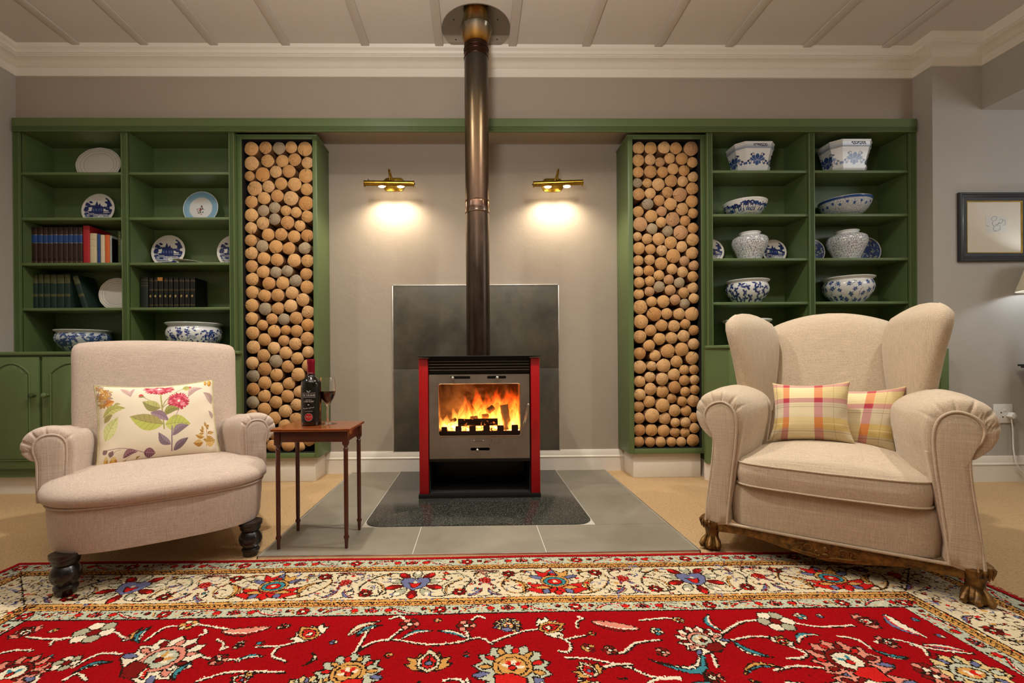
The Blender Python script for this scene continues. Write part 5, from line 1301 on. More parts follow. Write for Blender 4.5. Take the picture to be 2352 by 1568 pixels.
# floral print, drawn from the photograph (u right 0..1, v up 0..1); axes scaled by the cushion aspect
fcv = Canvas(0, 1, 0, 1, 1/760, '#e2d5bd')
def fu(x, y): return ((x-60)/2040., 1-(y-100)/1330.)          # close-up pixels -> cushion
def fleaf(x0, y0, x1, y1, w, col, col2=None, bend=.1, vein='#6d6a3a'):
    p0, p1 = fu(x0, y0), fu(x1, y1); dx, dy = (p1[0]-p0[0])*1.45, p1[1]-p0[1]; L = math.hypot(dx, dy); n = (-dy/L, dx/L); up, dn, ax = [], [], []
    for k in range(15):
        q = k/14; c = bend*L*math.sin(PI*q); ww = w*math.sin(PI*q**.85)**.9
        bx, by = p0[0]*1.45+dx*q+n[0]*c, p0[1]+dy*q+n[1]*c
        up.append(((bx+n[0]*ww)/1.45, by+n[1]*ww)); dn.append(((bx-n[0]*ww)/1.45, by-n[1]*ww)); ax.append((bx/1.45, by))
    fcv.poly(up+ax[::-1], col); fcv.poly(ax+dn[::-1], col2 or col); fcv.line(ax, .0035, vein)
    for k in (3, 5, 7, 9, 11): fcv.line([ax[k], up[min(k+2, 14)]], .002, vein); fcv.line([ax[k], dn[min(k+2, 14)]], .002, vein)
def fstem(pts, w, col): fcv.line(curve([fu(*p) for p in pts], 20), w, col)
def dahlia(x, y, rx, ry, half=False):
    c = fu(x, y); random.seed(3)
    for ring, (r, n, cols) in enumerate([(1., 30, ['#b52b45', '#c94a5c', '#a82238']), (.82, 26, ['#d0556a', '#b8334a', '#dd7a86']), (.62, 20, ['#c13a50', '#e08c92', '#b02a42']), (.42, 14, ['#d76676', '#b93048']), (.22, 9, ['#e8a7a8', '#c84a5c'])]):
        for k in range(n):
            a = 2*PI*(k+random.random()*.5)/n+ring
            if half and math.sin(a) > .35 and r > .5: continue
            L = r*random.uniform(.92, 1.06); u, v = math.cos(a), math.sin(a); w = .095
            P = [(u*L*q-v*w*s, v*L*q+u*w*s) for q, s in ((.2, .2), (.7, 1), (.9, .7), (1, 0), (.9, -.7), (.7, -1), (.2, -.2))]
            fcv.poly([(c[0]+px*rx/2040, c[1]+py*ry/1330) for px, py in P], random.choice(cols))
    fcv.circ(c[0], c[1], .012, '#f0d8cf', .018)
fleaf(460, 165, 610, 345, .035, '#cdb0a4', '#c9a99f', .1, '#a98c88'); fleaf(690, 165, 615, 345, .02, '#c7a8a0', None, -.1, '#a98c88')
fstem([(1330, 340), (1420, 280), (1530, 235)], .006, '#8f8a4a'); fleaf(1500, 235, 1660, 215, .04, '#a9a95a', '#c0b768', 0); fcv.circ(*fu(1645, 215), .012, '#c95a5a', .02)
fleaf(1585, 420, 1880, 255, .045, '#c9aaa2', '#b99690', .22, '#9d7f7f'); fleaf(2060, 560, 1890, 340, .05, '#b8a096', '#ad9089', -.15, '#8d7876'); fleaf(2050, 830, 1980, 690, .03, '#b8a096', None, -.1, '#8d7876')
fstem([(820, 370), (900, 430), (1000, 490), (1060, 560)], .006, '#8f8a4a'); fcv.circ(*fu(785, 340), .02, '#c94a55', .028); fleaf(740, 370, 850, 370, .012, '#8c8f45')
fstem([(1110, 310), (1115, 600), (1130, 960)], .012, '#a3a05a'); fstem([(1125, 580), (1180, 480), (1240, 420)], .008, '#8f8a4a'); fstem([(1125, 600), (1200, 540), (1270, 520)], .007, '#8f8a4a')
dahlia(1095, 200, 270, 140, True); dahlia(1410, 490, 205, 175)
fleaf(1090, 600, 800, 460, .075, '#8f8a4e', '#b6b36a', .06); fleaf(1135, 730, 1420, 640, .05, '#9a9a50', '#8c8a4a', .2); fleaf(920, 670, 1215, 830, .055, '#8f7480', '#a08590', .1, '#6d5866')
fleaf(1120, 880, 580, 705, .10, '#b9bd5a', '#a79a5c', .05); fleaf(1150, 890, 1590, 910, .105, '#b9bd5c', '#c2c468', .05)
fstem([(1400, 660), (1360, 720), (1325, 790)], .006, '#a08a86'); fstem([(1265, 930), (1250, 1100), (1240, 1330)], .012, '#94808a'); fleaf(1265, 1080, 1560, 930, .05, '#94808a', '#84707c', .15, '#6d5866'); fleaf(1225, 1225, 1035, 1010, .05, '#84707c', '#98858e', .12, '#5d4a58'); fleaf(1270, 1330, 1535, 1140, .045, '#84707c', '#75606c', .05, '#5d4a58')
fleaf(140, 660, 520, 550, .055, '#b0ac58', '#c4c070', .15); fleaf(160, 750, 300, 640, .035, '#a89a5c', None, .1); fleaf(170, 1040, 390, 690, .075, '#c9cb84', '#d3d28e', .05, '#98994f')
for x, y, r in ((120, 160, .03), (190, 230, .05), (250, 250, .04), (100, 300, .03), (160, 360, .035), (240, 350, .03), (230, 440, .04), (150, 450, .03)):
    for k in range(6): a = k*1.05+x; x1, y1 = x+90*math.cos(a), y+70*math.sin(a); fleaf(x, y, x1, y1, .018, random.choice(['#d9a84e', '#e6c482', '#c98f3c', '#b9a89a']), None, .1, '#8a5a2a')
fleaf(200, 470, 345, 415, .04, '#c97a34', '#e0a04a', .1, '#8a4a1a'); fleaf(330, 480, 440, 470, .018, '#c0ba78')
fstem([(200, 1185), (400, 1185), (600, 1230), (780, 1300)], .007, '#8d7076'); fstem([(300, 1270), (340, 1220), (420, 1210)], .004, '#8d7076'); fleaf(780, 1300, 970, 1335, .06, '#7d4a5c', '#6a3c4e', 0, '#c9a0a4'); fleaf(450, 1340, 690, 1275, .04, '#8a5a68', '#6f4354', .2, '#c9a0a4'); fleaf(140, 1240, 210, 1185, .03, '#8a6472'); fleaf(250, 1300, 300, 1210, .03, '#8a6472')
for x, y, rx, ry in ((190, 1380, .016, .06), (305, 1395, .03, .055), (1940, 155, .014, .035), (2020, 165, .02, .045)):
    fcv.circ(*fu(x, y), rx, '#b9852f', ry); fcv.circ(*fu(x-8, y-10), rx*.5, '#d3a550', ry*.6); fcv.circ(*fu(x, y-70 if rx > .015 else y-55), rx*.7, '#d8c07a', ry*.35)
fstem([(560, 1330), (500, 1370), (480, 1410)], .004, '#b08a4a'); fleaf(440, 1420, 500, 1385, .015, '#c79a4a'); fleaf(650, 1390, 720, 1350, .012, '#c79a4a')
fstem([(1860, 1310), (1890, 1150), (1895, 950)], .006, '#b08a5a')
for x0, y0, x1, y1, w in ((1895, 980, 1875, 890, .02), (1900, 980, 1960, 950, .02), (1900, 985, 1930, 1020, .014), (1830, 1040, 1815, 960, .02), (1840, 1060, 1760, 1020, .018), (1840, 1085, 1735, 1085, .014), (1910, 1100, 1975, 1050, .012), (1930, 1100, 2040, 1070, .022), (1830, 1150, 1670, 1110, .03), (1880, 1190, 1810, 1195, .018), (1890, 1165, 1945, 1135, .01), (1950, 1180, 1985, 1140, .01), (1985, 1190, 2010, 1160, .01), (1800, 1240, 1620, 1240, .045), (1850, 1230, 2040, 1240, .07), (1960, 1230, 2060, 1200, .03)): fleaf(x0, y0, x1, y1, w, random.choice(['#c79a45', '#d2ac5c', '#b98632']), '#dcb870', .05, '#7a4a20')
cushion('floral_cushion', 'cream cushion printed with crimson dahlias and leaves on the low armchair', ch1, .462, .375, .066, fcv, (-.010, .475, .552), math.radians(-20), .03, math.radians(-1.5), 420, 300, .0048, simple('cream_and_green_piping', '#b9b083', .9, var=.35, vs=160), pinch=.05, sag=.014)
# plaid print
pcv = Canvas(0, 1, 0, 1, 1/420, '#d9c9a6')
gx, gy = np.meshgrid((np.arange(pcv.w)+.5)/pcv.w, (np.arange(pcv.h)+.5)/pcv.h)
def mixc(m, col, f):
    pcv.a[m] = pcv.a[m]*(1-f)+np.array(lin(col), np.float32)*f
Lz = lin
mixc(gy >= 0, '#ded2b2', 1.)
mixc(gy > .64, '#dfc98a', .9); mixc((gy < .36) & (gy > .17), '#d7b75a', .8); mixc((gy > .255) & (gy < .27), '#efe0b0', .8); mixc(gy < .17, '#c9b48c', .5)
mixc((gy > .36) & (gy < .64), '#cfc0a4', .7)
mid = (gx > .24) & (gx < .56); mixc(mid, '#f0e2b4', .62); mixc((gx > .67), '#b9a370', .22)
noise = np.random.default_rng(3)
st = noise.normal(0, .05, (pcv.h, 1)); pcv.a *= (1+st[..., None]).astype(np.float32)
ro = ((gy > .60) & (gy < .68)) | ((gy > .905) & (gy < .975)); co_ = ((gx > .155) & (gx < .24)) | ((gx > .56) & (gx < .665))
mixc(co_ & (gy > .64), '#e08a5a', .85); mixc(co_ & (gy <= .64) & (gy > .36), '#c98a8a', .85); mixc(co_ & (gy <= .36) & (gy > .19), '#d9823e', .9); mixc(co_ & (gy <= .19), '#c07a72', .85)
mixc(ro & ~co_, '#c48484', .8); mixc(ro & co_, '#b52a45', .95)
for yy in (.53, .135, .565): mixc(abs(gy-yy) < .0035, '#4a3c30', .6 if yy < .56 else .25)
for xx in (.80, .055): mixc(abs(gx-xx) < .0035, '#4a3c30', .6)
tw = ((np.arange(pcv.w)[None, :]+np.arange(pcv.h)[:, None]) % 3 == 0); pcv.a[tw] *= .93
cushion('plaid_cushion', 'red and yellow plaid cushion in front on the wingback chair', ch2, .285, .268, .072, pcv, (-.060, .30, .588), math.radians(-17), .02, math.radians(-3), 260, 240, pinch=.085, sag=.008, slant=.05, slump=.02)
cushion('plaid_cushion', 'red and yellow plaid cushion tucked behind at the right of the wingback seat', ch2, .285, .285, .065, pcv, (.108, .43, .557), math.radians(-20), -.05, math.radians(-4), 260, 240, pinch=.09, sag=.01, slant=.22)
# ================================================================ SIDE TABLE, BOTTLE, GLASS
T = [onz(638, 1260, HZ), onz(795, 1258, HZ), onz(826, 1217, HZ), onz(687, 1218, HZ)]
tc_ = sum(T)/4; ty = math.atan2(T[1][1]-T[0][1], T[1][0]-T[0][0]); TW, TD = .294, .222
TZ = Zp(715, 984.5, 2.04)
tab = thing('side_table', 'small mahogany side table with slim turned legs holding the wine', 'side table', (tc_[0], tc_[1], HZ), ty)
zt_ = TZ-HZ
prof = [(0, -.0005), (.0, .002), (-.003, .0045), (-.001, .006), (.004, .008), (.004, .0115), (.001, .013)]
secs = []
for d, z in [(-.004, 0), (.004, .001), (.007, .004), (.003, .0065), (.006, .008), (.006, .0105), (.001, .013)]:
    hw, hd = TW/2+.017+d, TD/2+.017+d; secs.append([(sx_*hw, sy_*hd, zt_-.013+z) for sx_, sy_ in ((-1, -1), (1, -1), (1, 1), (-1, 1))])
MB().loft(secs).build('table_top', M['mahogany_top'], tab, world=False, sharp=20)
az0 = zt_-.013-.046
b = MB()
for s in (-1, 1):
    b.box(-TW/2, TW/2, s*TD/2-.008, s*TD/2+.008, az0, zt_-.0135, .001).box(s*TW/2-.008, s*TW/2+.008, -TD/2, TD/2, az0, zt_-.0135, .001)
b.build('apron', M['mahogany'], tab, world=False)
for i, (a, c) in enumerate(((-1, -1), (1, -1), (1, 1), (-1, 1))):
    x, y = a*TW/2, c*TD/2; b = MB().box(x-.0125, x+.0125, y-.0125, y+.0125, az0-.012, zt_-.0135, .0015)
    zt1 = az0-.012
    b.lathe([(.0125, zt1+.004), (.0118, zt1-.002), (.008, zt1-.010), (.007, zt1-.014), (.0105, zt1-.018), (.0112, zt1-.021), (.0095, zt1-.025), (.0095, zt1-.03), (.0092, .09), (.0084, .062), (.0085, .058), (.0115, .052), (.0125, .048), (.0110, .044), (.0088, .040), (.0085, .036), (.0068, .0)], 20, (x, y, 0))
    b.build('leg', M['mahogany'], tab, world=False)

BY = 2.165; bx = X(715.5, 977, BY)
bot = thing('wine_bottle', 'dark wine bottle with a crimson capsule standing on the side table', 'bottle', (bx, BY, TZ+.0003))
r0 = .0445; bh_ = Zp(713, 824.5, BY)-TZ
k = bh_/.305
bot_m = NT('dark_bottle_glass'); bot_m.set(lin('#050605'), .06, Coat_Weight=.6, Coat_Roughness=.02, Specular_IOR_Level=.7)
MB().lathe([(.030, .002), (.040, .0), (.0435, .003), (r0, .010*k), (r0, .188*k), (.0435, .197*k), (.039, .207*k), (.030, .216*k), (.0205, .224*k), (.0165, .232*k), (.0158, .25*k), (.0158, .29*k)], 48, (bx, BY, TZ+.0003)).build('glass_body', bot_m.m, bot)
MB().lathe([(.0162, .236*k), (.0166, .2365*k), (.0164, .278*k), (.0172, .281*k), (.0176, .284*k), (.0174, .303*k), (.0165, .305*k), (.001, .305*k)], 40, (bx, BY, TZ+.0003)).build('capsule', simple('crimson_foil', '#8d0f2b', .28, var=.04, metal=.35), bot)
lab = MB(); A0 = math.radians(4)                                    # the label faces slightly to the right of the viewer
secs = []
for z in (.018*k, .178*k): secs.append([(bx+(r0+.0004)*math.sin(math.radians(-58+116*j/40)+A0), BY-(r0+.0004)*math.cos(math.radians(-58+116*j/40)+A0), TZ+z) for j in range(41)])
label_o = lab.loft(secs, closed=False).build('label', simple('black_label', '#0b0b0b', .38, var=.1), bot)
ink = simple('white_label_ink', '#d9d5cc', .6, var=.02)
def wrap(s, z, size, mt, squash=1., shear=0., ang=0., rr=None, name='lettering', yscale=1.):
    v, f = text_mesh(s, size, 0, shear=shear, squash=squash); b = MB(); R_ = (rr or r0)+.0011
    q = []
    for x, y, z_ in v:
        a = x/R_+A0+ang; q.append((bx+R_*math.sin(a), BY-R_*math.cos(a), TZ+z+y*yscale))
    b.add(q, f); return b.build(name, mt, label_o, smooth=False, fixn=False)
PXM = BY/FPX                                                       # metres per photo pixel at the bottle
zl = lambda v: (977.5-v)*PXM+.000
wrap('DE KRANS', zl(908.5), .0132, ink, .94)
wrap('PREMIUM', zl(918.5), .0048, ink, 1.25)
wrap('CAPE RUBY', zl(922.3), .0098, ink, .93)
wrap('SOUTH AFRICA', zl(944), .0038, ink, 1.3)
b = MB()
def warc(pts, w, mt, name):
    b = MB(); R_ = r0+.0010
    P = []
    for x, z in pts: a = x/R_+A0; P.append((bx+R_*math.sin(a), BY-R_*math.cos(a), TZ+z))
    return b.tube(P, w, 5).build(name, mt, label_o)
for v in (903.3, 912.8): warc([(-.031+.062*j/16, zl(v)) for j in range(17)], .00035, ink, 'rule')
random.seed(2)
warc([(-.026+.05*j/40, zl(938.5-3*j/40)+.0034*math.sin(j*1.15)*(.5+.5*math.sin(j*.5+1))) for j in range(41)], .0005, ink, 'signature')
warc([(-.0028, zl(929.6)), (.0, zl(929.6)), (.0028, zl(929.6))], .0016, ink, 'dot')
for s in (-1, 1): warc([(s*.001, zl(902)), (s*.0035, zl(898.6)), (s*.0052, zl(900.2)), (s*.0078, zl(897.6)), (s*.009, zl(898.4))], .0007, ink, 'crest')
# round red award sticker
b = MB(); cz = TZ+zl(957); pts = []
R_ = r0+.0008
secs = []
for q in (1., .5, .02): secs.append([(bx+R_*math.sin(A0-.01+.0172*q*math.cos(2*PI*j/36)/R_), BY-(R_+.0004*(1-q))*math.cos(A0-.01+.0172*q*math.cos(2*PI*j/36)/R_), cz+.0172*q*math.sin(2*PI*j/36)) for j in range(36)])
b.loft(secs).build('award_sticker', simple('red_sticker', '#b8101a', .4, var=.05), label_o)
warc([(-.0004+.0172*math.cos(2*PI*j/36), zl(957)+.0172*math.sin(2*PI*j/36)) for j in range(37)], .0004, ink, 'sticker_ring')
wrap('Platter\'s', zl(956.2), .0092, ink, .82, .25)
warc([(-.004, zl(960.8)), (.008, zl(960.8))], .0004, ink, 'rule'); warc([(-.002, zl(952)), (.003, zl(952))], .0004, ink, 'rule')
wrap('DE KRANS', .241*k, .0052, ink, .95, rr=.0158)

GY_ = 2.20; gx_ = X(752.5, 977, GY_)
gls = thing('wine_glass', 'stemmed glass half full of dark red wine beside the bottle', 'wine glass', (gx_, GY_, TZ+.0003))
gz = lambda v: Zp(753, v, GY_)-Zp(753, 976.5, GY_)
out = [(.0385, .0), (.0405, .0008), (.039, .0018), (.022, .0045), (.008, .0085), (.0052, .014), (.0044, .03), (.0040, gz(944)), (.0048, gz(938)), (.0068, gz(934)), (.0145, gz(929)), (.026, gz(920)), (.0345, gz(909)), (.0378, gz(899)), (.0372, gz(888)), (.0345, gz(877)), (.0318, gz(870))]
inn_ = [(.0310, gz(870)+.0002), (.0336, gz(877)), (.0362, gz(888)), (.0368, gz(899)), (.0335, gz(909)), (.0252, gz(919.6)), (.0135, gz(927.6)), (.005, gz(931)), (.0002, gz(931.5))]
MB().lathe([(.0002, 0)]+out+inn_, 48, (gx_, GY_, TZ+.0003), cap=False).build('glass_vessel', M['glass'], gls, sharp=60)
wine = NT('red_wine'); wine.set(lin('#2a0206'), .05, Transmission_Weight=.25, IOR=1.34, Specular_IOR_Level=.6)
MB().lathe([(.0002, gz(931)), (.0048, gz(930.5)), (.0131, gz(927.2)), (.0247, gz(919.3)), (.0329, gz(908.8)), (.0361, gz(902)), (.0361, gz(901.3)), (.0002, gz(901.3))], 48, (gx_, GY_, TZ+.0003), cap=False).build('wine', wine.m, gls, sharp=60)

# ================================================================ PORCELAIN
BLU, BL2, WHT = '#1c2f6e', '#39558f', '#dfe1df'
def scatter(n, asp, dmin):
    P = []
    for _ in range(4000):
        q = (random.uniform(0, asp), random.uniform(.06, .96))
        if all(math.hypot(min(abs(q[0]-p[0]), asp-abs(q[0]-p[0])), q[1]-p[1]) > dmin for p in P): P.append(q)
        if len(P) >= n: break
    return P
def vine_canvas(seed, dens=1., blue=BLU, leaf=.035, flower=None, asp=3.0, bg=WHT, big=None):
    """blue scrolling vines on a white ground; u 0..1 round the pot, v 0..1 up"""
    c = Canvas(0, asp, 0, 1, 1/170, bg); random.seed(seed)
    n = int(20*dens*asp)
    for k in range(n):
        x, y = random.uniform(0, asp), random.uniform(.02, .98); a = random.uniform(0, 2*PI); P = [(x, y)]; tr = random.choice((-1, 1))
        for j in range(7): a += tr*.45; P.append((P[-1][0]+.035*math.cos(a), P[-1][1]+.05*math.sin(a)))
        c.line(P, .014, blue)
        for j in (2, 4, 6):
            q = P[j]; an = a+random.uniform(-1, 1); p = Pen(c, q[0], q[1], leaf*2.1, an)
            for d in (-.7, 0, .7): p.petal(d, 0, random.uniform(.7, 1.), .24, blue if random.random() < .8 else BL2)
    if flower:
        for k in range(flower):
            x, y = asp*(k+.5)/flower, .5+.16*(k % 2)*(-1)
            p = Pen(c, x, y, .17, 0, ol=bg, ow=.012)
            for a in range(9): p.petal(PI*(a/8), .1, 1, .2, BL2)
            for a in range(7): p.petal(PI*(.1+.8*a/6), .05, .65, .16, blue)
            p.petal(-PI/2, .0, .5, .3, blue)
    if big == 'commas':
        c = Canvas(0, asp, 0, 1, 1/170, bg); g = .088
        for jy in range(int(1/g)+1):
            for ix in range(int(asp/g)):
                x, y = (ix+.5*(jy % 2)+random.uniform(-.22, .22))*g, (jy+.5+random.uniform(-.22, .22))*g; a = random.uniform(0, 2*PI)
                for d in (0, 2.1, 4.2):
                    b = a+d; P = [(x, y)]
                    for q in range(4): b += .45; P.append((P[-1][0]+.012*math.cos(b), P[-1][1]+.012*math.sin(b)))
                    c.line(P, .013, blue); c.circ(*P[-1], .0095, blue, n=8)
        for k in range(flower or 0):
            x, y = asp*(k+.5)/(flower), .52
            for q in range(7):
                for r_, col in ((.062, '#5b6f98'), (.052, bg), (.03, '#8a9ab5'), (.022, bg)): c.circ(x+(.1 if q else 0)*math.cos(q*PI/3), y+(.1 if q else 0)*math.sin(q*PI/3), r_, col)
    if big == 'ivy':
        c = Canvas(0, asp, 0, 1, 1/170, bg)
        for k in range(14):
            x, y = asp*(k+.3)/14, random.uniform(.2, .8); P = [(x, y)]; a = random.uniform(0, 2*PI)
            for q in range(14): a += random.uniform(-.5, .9); P.append((P[-1][0]+.03*math.cos(a), min(.97, max(.03, P[-1][1]+.03*math.sin(a)))))
            c.line(P, .014, blue)
            for q in (3, 7, 11, 14): c.circ(*P[q], .022, '#1a2a55', n=10)
        for x, y in scatter(30, asp, .27):
            p = Pen(c, x, y, random.uniform(.13, .175), random.uniform(0, 2*PI), ol='#c6d0da', ow=.008)
            p.poly([(0, 1), (.3, .45), (.95, .5), (.55, 0), (.7, -.6), (.15, -.45), (0, -.8), (-.15, -.45), (-.7, -.6), (-.55, 0), (-.95, .5), (-.3, .45)], random.choice([blue, BL2])); p.line([(0, -.6), (0, .7)], .06, '#dfe5ea')
    if big == 'butterfly':
        c = Canvas(0, asp, 0, 1, 1/170, bg)
        pts_ = scatter(30, asp, .26)
        for x, y in pts_:
            a = random.uniform(0, 2*PI); p = Pen(c, x, y, random.uniform(.15, .215), a, ol='#15244f', ow=.01)
            for s in (-1, 1): p.poly([(0, .05), (s*.3, .55), (s*.85, .75), (s*.95, .35), (s*.5, .05)], blue); p.poly([(0, 0), (s*.5, .0), (s*.7, -.35), (s*.35, -.6)], BL2)
            p.line([(0, -.5), (0, .5)], .1, '#15244f'); p.line([(0, .4), (.25, .85)], .04, blue)
    return c
def potmesh(name, parent, prof, seg, cv_, v0, v1, c, blank=WHT, sx_=1., sy_=1., rim=None, shape=None, ang0=0., n=70):
    """lathe whose outside between heights v0..v1 carries the painted pattern"""
    pr_ = [(p.x, p.y) for p in spline([(a, b_, 0) for a, b_ in prof], n, False)]
    b = MB(); secs = []
    for r, z in pr_:
        q = []
        for j in range(seg):
            a = 2*PI*j/seg; x, y = math.cos(a), math.sin(a)
            if shape:
                f = shape(a); x, y = x*f, y*f
            q.append((c[0]+r*x*sx_, c[1]+r*y*sy_, c[2]+z))
        secs.append(q)
    b.loft(secs, cap=True)
    o = b.build(name, M['ceramic'], parent, sharp=50, fixn=False)
    cols = np.empty((len(b.v), 3), np.float32); cols[:] = lin(blank)
    zi = [p[1] for p in pr_]; imax = max(range(len(zi)), key=lambda i: zi[i])
    uu = ((np.arange(seg)/seg+ang0) % 1.)
    asp = cv_.w*cv_.c
    for i, (r, z) in enumerate(pr_):
        if i > imax: break
        if v0 <= z <= v1: cols[i*seg:(i+1)*seg] = cv_.smooth((uu*2 % 1.)*asp, np.full(seg, (z-v0)/(v1-v0)))
        elif rim and z > v1 and (z-v1) < .003: cols[i*seg:(i+1)*seg] = lin(rim)
    set_colors(o, cols)
    return o
PG = 'blue and white pots on the shelves'
def pot(name, label, cat, uc, wpx, Y, shelf_z, prof, cv_, v0, v1, rim=None, n=170, seg=420, blank=WHT, **kw):
    """prof in units of the widest radius"""
    vv = 500; x = X(uc, kw.pop('v', 500), Y); R_ = wpx/2/FPX*Y
    t = thing(name, label, cat, (x, Y, shelf_z), group=kw.pop('group', PG))
    p = [(a*R_, b_*R_) for a, b_ in prof]
    potmesh('body', t, p, seg, cv_, v0*R_, v1*R_, (x, Y, shelf_z), rim=rim, n=n, blank=blank, **kw)
    return t
bowl_p = [(.0, 0), (.40, 0), (.42, .0), (.43, .04), (.66, .17), (.88, .42), (.98, .68), (1., .76), (.985, .775), (.955, .76), (.84, .44), (.6, .19), (.3, .1), (0, .08)]
fish_p = [(0, 0), (.5, 0), (.56, .02), (.72, .2), (.88, .42), (.97, .66), (.965, .84), (.90, .98), (.885, 1.03), (.93, 1.06), (1., 1.12), (.985, 1.155), (.94, 1.13), (.84, 1.0), (.9, .7), (.7, .25), (.4, .08), (0, .06)]
jar_p = [(0, 0), (.55, 0), (.6, .015), (.66, .2), (.80, .55), (.95, .90), (1.0, 1.15), (.94, 1.38), (.78, 1.50), (.62, 1.55), (.56, 1.58), (.555, 1.66), (.60, 1.72), (.585, 1.75), (.53, 1.73), (.5, 1.55), (.8, 1.2), (.6, .2), (0, .08)]
cBF = vine_canvas(3, big='butterfly', asp=3.3); cFL = vine_canvas(4, .0, '#274a80', .06, asp=3.3, big='ivy'); cJ1 = vine_canvas(5, .0, '#1a2a5c', .02, asp=2.1, flower=2, big='commas'); cJ2 = vine_canvas(6, .0, '#1a2a5c', .02, asp=2.1, flower=2, big='commas'); cPL = vine_canvas(7, 1.7, '#1b2f78', .036, flower=4); cDR = vine_canvas(9, 2.2, '#2d4572', .05, bg='#b9c0c6')
# scenic blue bowl: trees and pavilions run round it
cSC = Canvas(0, 4.4, 0, 1, 1/170, WHT); random.seed(12)
def tree(c, x, y, s, col='#16265e'):
    c.line([(x, y), (x+s*.1, y+s*.5)], s*.12, col)
    for k in range(7): c.circ(x+random.uniform(-.4, .4)*s, y+s*random.uniform(.4, 1.), s*random.uniform(.16, .3), col, s*.14)
for k in range(26): tree(cSC, 4.4*k/26+random.uniform(-.03, .03), random.choice((.3, .42, .5)), random.uniform(.25, .42), random.choice(['#16265e', '#20407a', '#1a2f6a']))
for k in range(34): x = random.uniform(0, 4.4); cSC.poly([(x-.05, .2), (x+.05, .2), (x+.05, .36), (x, .48), (x-.05, .36)], random.choice(['#1c357a', '#31558f']))
for k in range(60): x = random.uniform(0, 4.4); y = random.uniform(.02, .3); cSC.line([(x, y), (x+random.uniform(.03, .12), y+random.uniform(-.02, .02))], .03, random.choice(['#16265e', '#31558f', WHT]))
cMD = vine_canvas(14, 0., '#5a6f94', .016, bg='#cfd4d3', asp=4.6, big='commas'); cMD.rect(0, 5, .84, 1., '#274a86')
for k in range(11): cMD.circ(4.6*(k+.5)/11, .52+.12*(k % 2), .085, '#2b4d8c', .085)
YS = 3.30
pot('bowl', 'blue bowl of dark scenic trees on the second shelf of the left porcelain bay', 'bowl', 1710.5, 93, YS, zR[1], bowl_p, cSC, .10, .70, v=470)
pot('bowl', 'wide pale bowl with a solid blue rim band and blue dots, rightmost bay', 'bowl', 1940, 104, YS, zR[1], bowl_p, cMD, .10, .765, v=470)
pot('ginger_jar', 'white jar with fine blue scrolls in the left porcelain bay', 'jar', 1722, 76, YS, zR[2], jar_p, cJ1, .02, 1.5, v=560)
pot('ginger_jar', 'white jar with fine blue scrolls in the right porcelain bay', 'jar', 1945, 80, YS+.01, zR[2], jar_p, cJ2, .02, 1.5, v=560)
pot('fishbowl_planter', 'white planter with blue butterflies on the fourth shelf', 'planter', 1716, 92, YS, zR[3], fish_p, cBF, .02, .97, v=670)
pot('fishbowl_planter', 'white planter with blue flowers and ivy leaves on the fourth shelf', 'planter', 1947.5, 102, YS, zR[3], fish_p, cFL, .02, .97, v=670)
tall_p = [(0, 0), (.42, 0), (.46, .02), (.60, .3), (.76, .7), (.88, 1.05), (.905, 1.12), (.96, 1.16), (1., 1.2), (.99, 1.26), (.93, 1.24), (.82, 1.05), (.5, .3), (0, .1)]
pot('fishbowl_planter', 'flared blue and white planter half hidden behind the left wing of the wingback', 'planter', 1715, 102, YS-.02, CT[1], [(a, b_*.93) for a, b_ in tall_p], vine_canvas(15, 1.9, '#1b2f66', .03, bg='#c9d0d2'), .05, 1.0, v=760)
pot('fishbowl_planter', 'blue and grey scrolled planter with a plain rim at the far left', 'planter', 193, 106, YS-.03, CT[0], [(a, b_*.81) for a, b_ in fish_p], cDR, .02, .80, v=780, blank='#c4c7c2')
pot('fishbowl_planter', 'large white planter with blue vines and a grey rim above the low armchair', 'planter', 447.5, 115, YS-.03, CT[0], [(a, b_*.96) for a, b_ in fish_p], cPL, .02, .93, v=760, blank='#c4c9c6')
# octagonal planters on matching trays
cOC = Canvas(0, 3, 0, 1, 1/150, WHT)
for k in range(4):
    x = .375+.75*k; p = Pen(cOC, x, .5, .27, 0, ol='#b9c6d2', ow=.012)
    for s in (-1, 1): p.petal(PI/2+s*1.25, 0, 1.05, .32, BL2); p.petal(PI/2+s*.72, 0, 1.1, .3, '#34508c'); p.petal(-PI/2+s*.7, .1, .8, .26, BL2)
    p.petal(PI/2, .1, 1.15, .32, '#2c4a86'); p.petal(-PI/2, 0, .95, .3, BL2)
    for s in (-1, 1):
        for j in range(2):
            xx = x+s*(.21+.09*j); P = [(xx, .75-.3*j)]; a = PI/2
            for q in range(9): a += s*.6; P.append((P[-1][0]+.028*math.cos(a), P[-1][1]+.055*math.sin(a)))
            cOC.line(P, .03, '#1a2450', True); cOC.circ(P[0][0], P[0][1], .03, '#1a2450', .045); cOC.circ(xx+s*.05, .36, .028, BL2, .06)
def octs(hw, hd, ch, k=1.): return [(hw, -hd+ch), (hw, hd-ch), (hw-ch, hd), (-hw+ch, hd), (-hw, hd-ch), (-hw, -hd+ch), (-hw+ch, -hd), (hw-ch, -hd)]
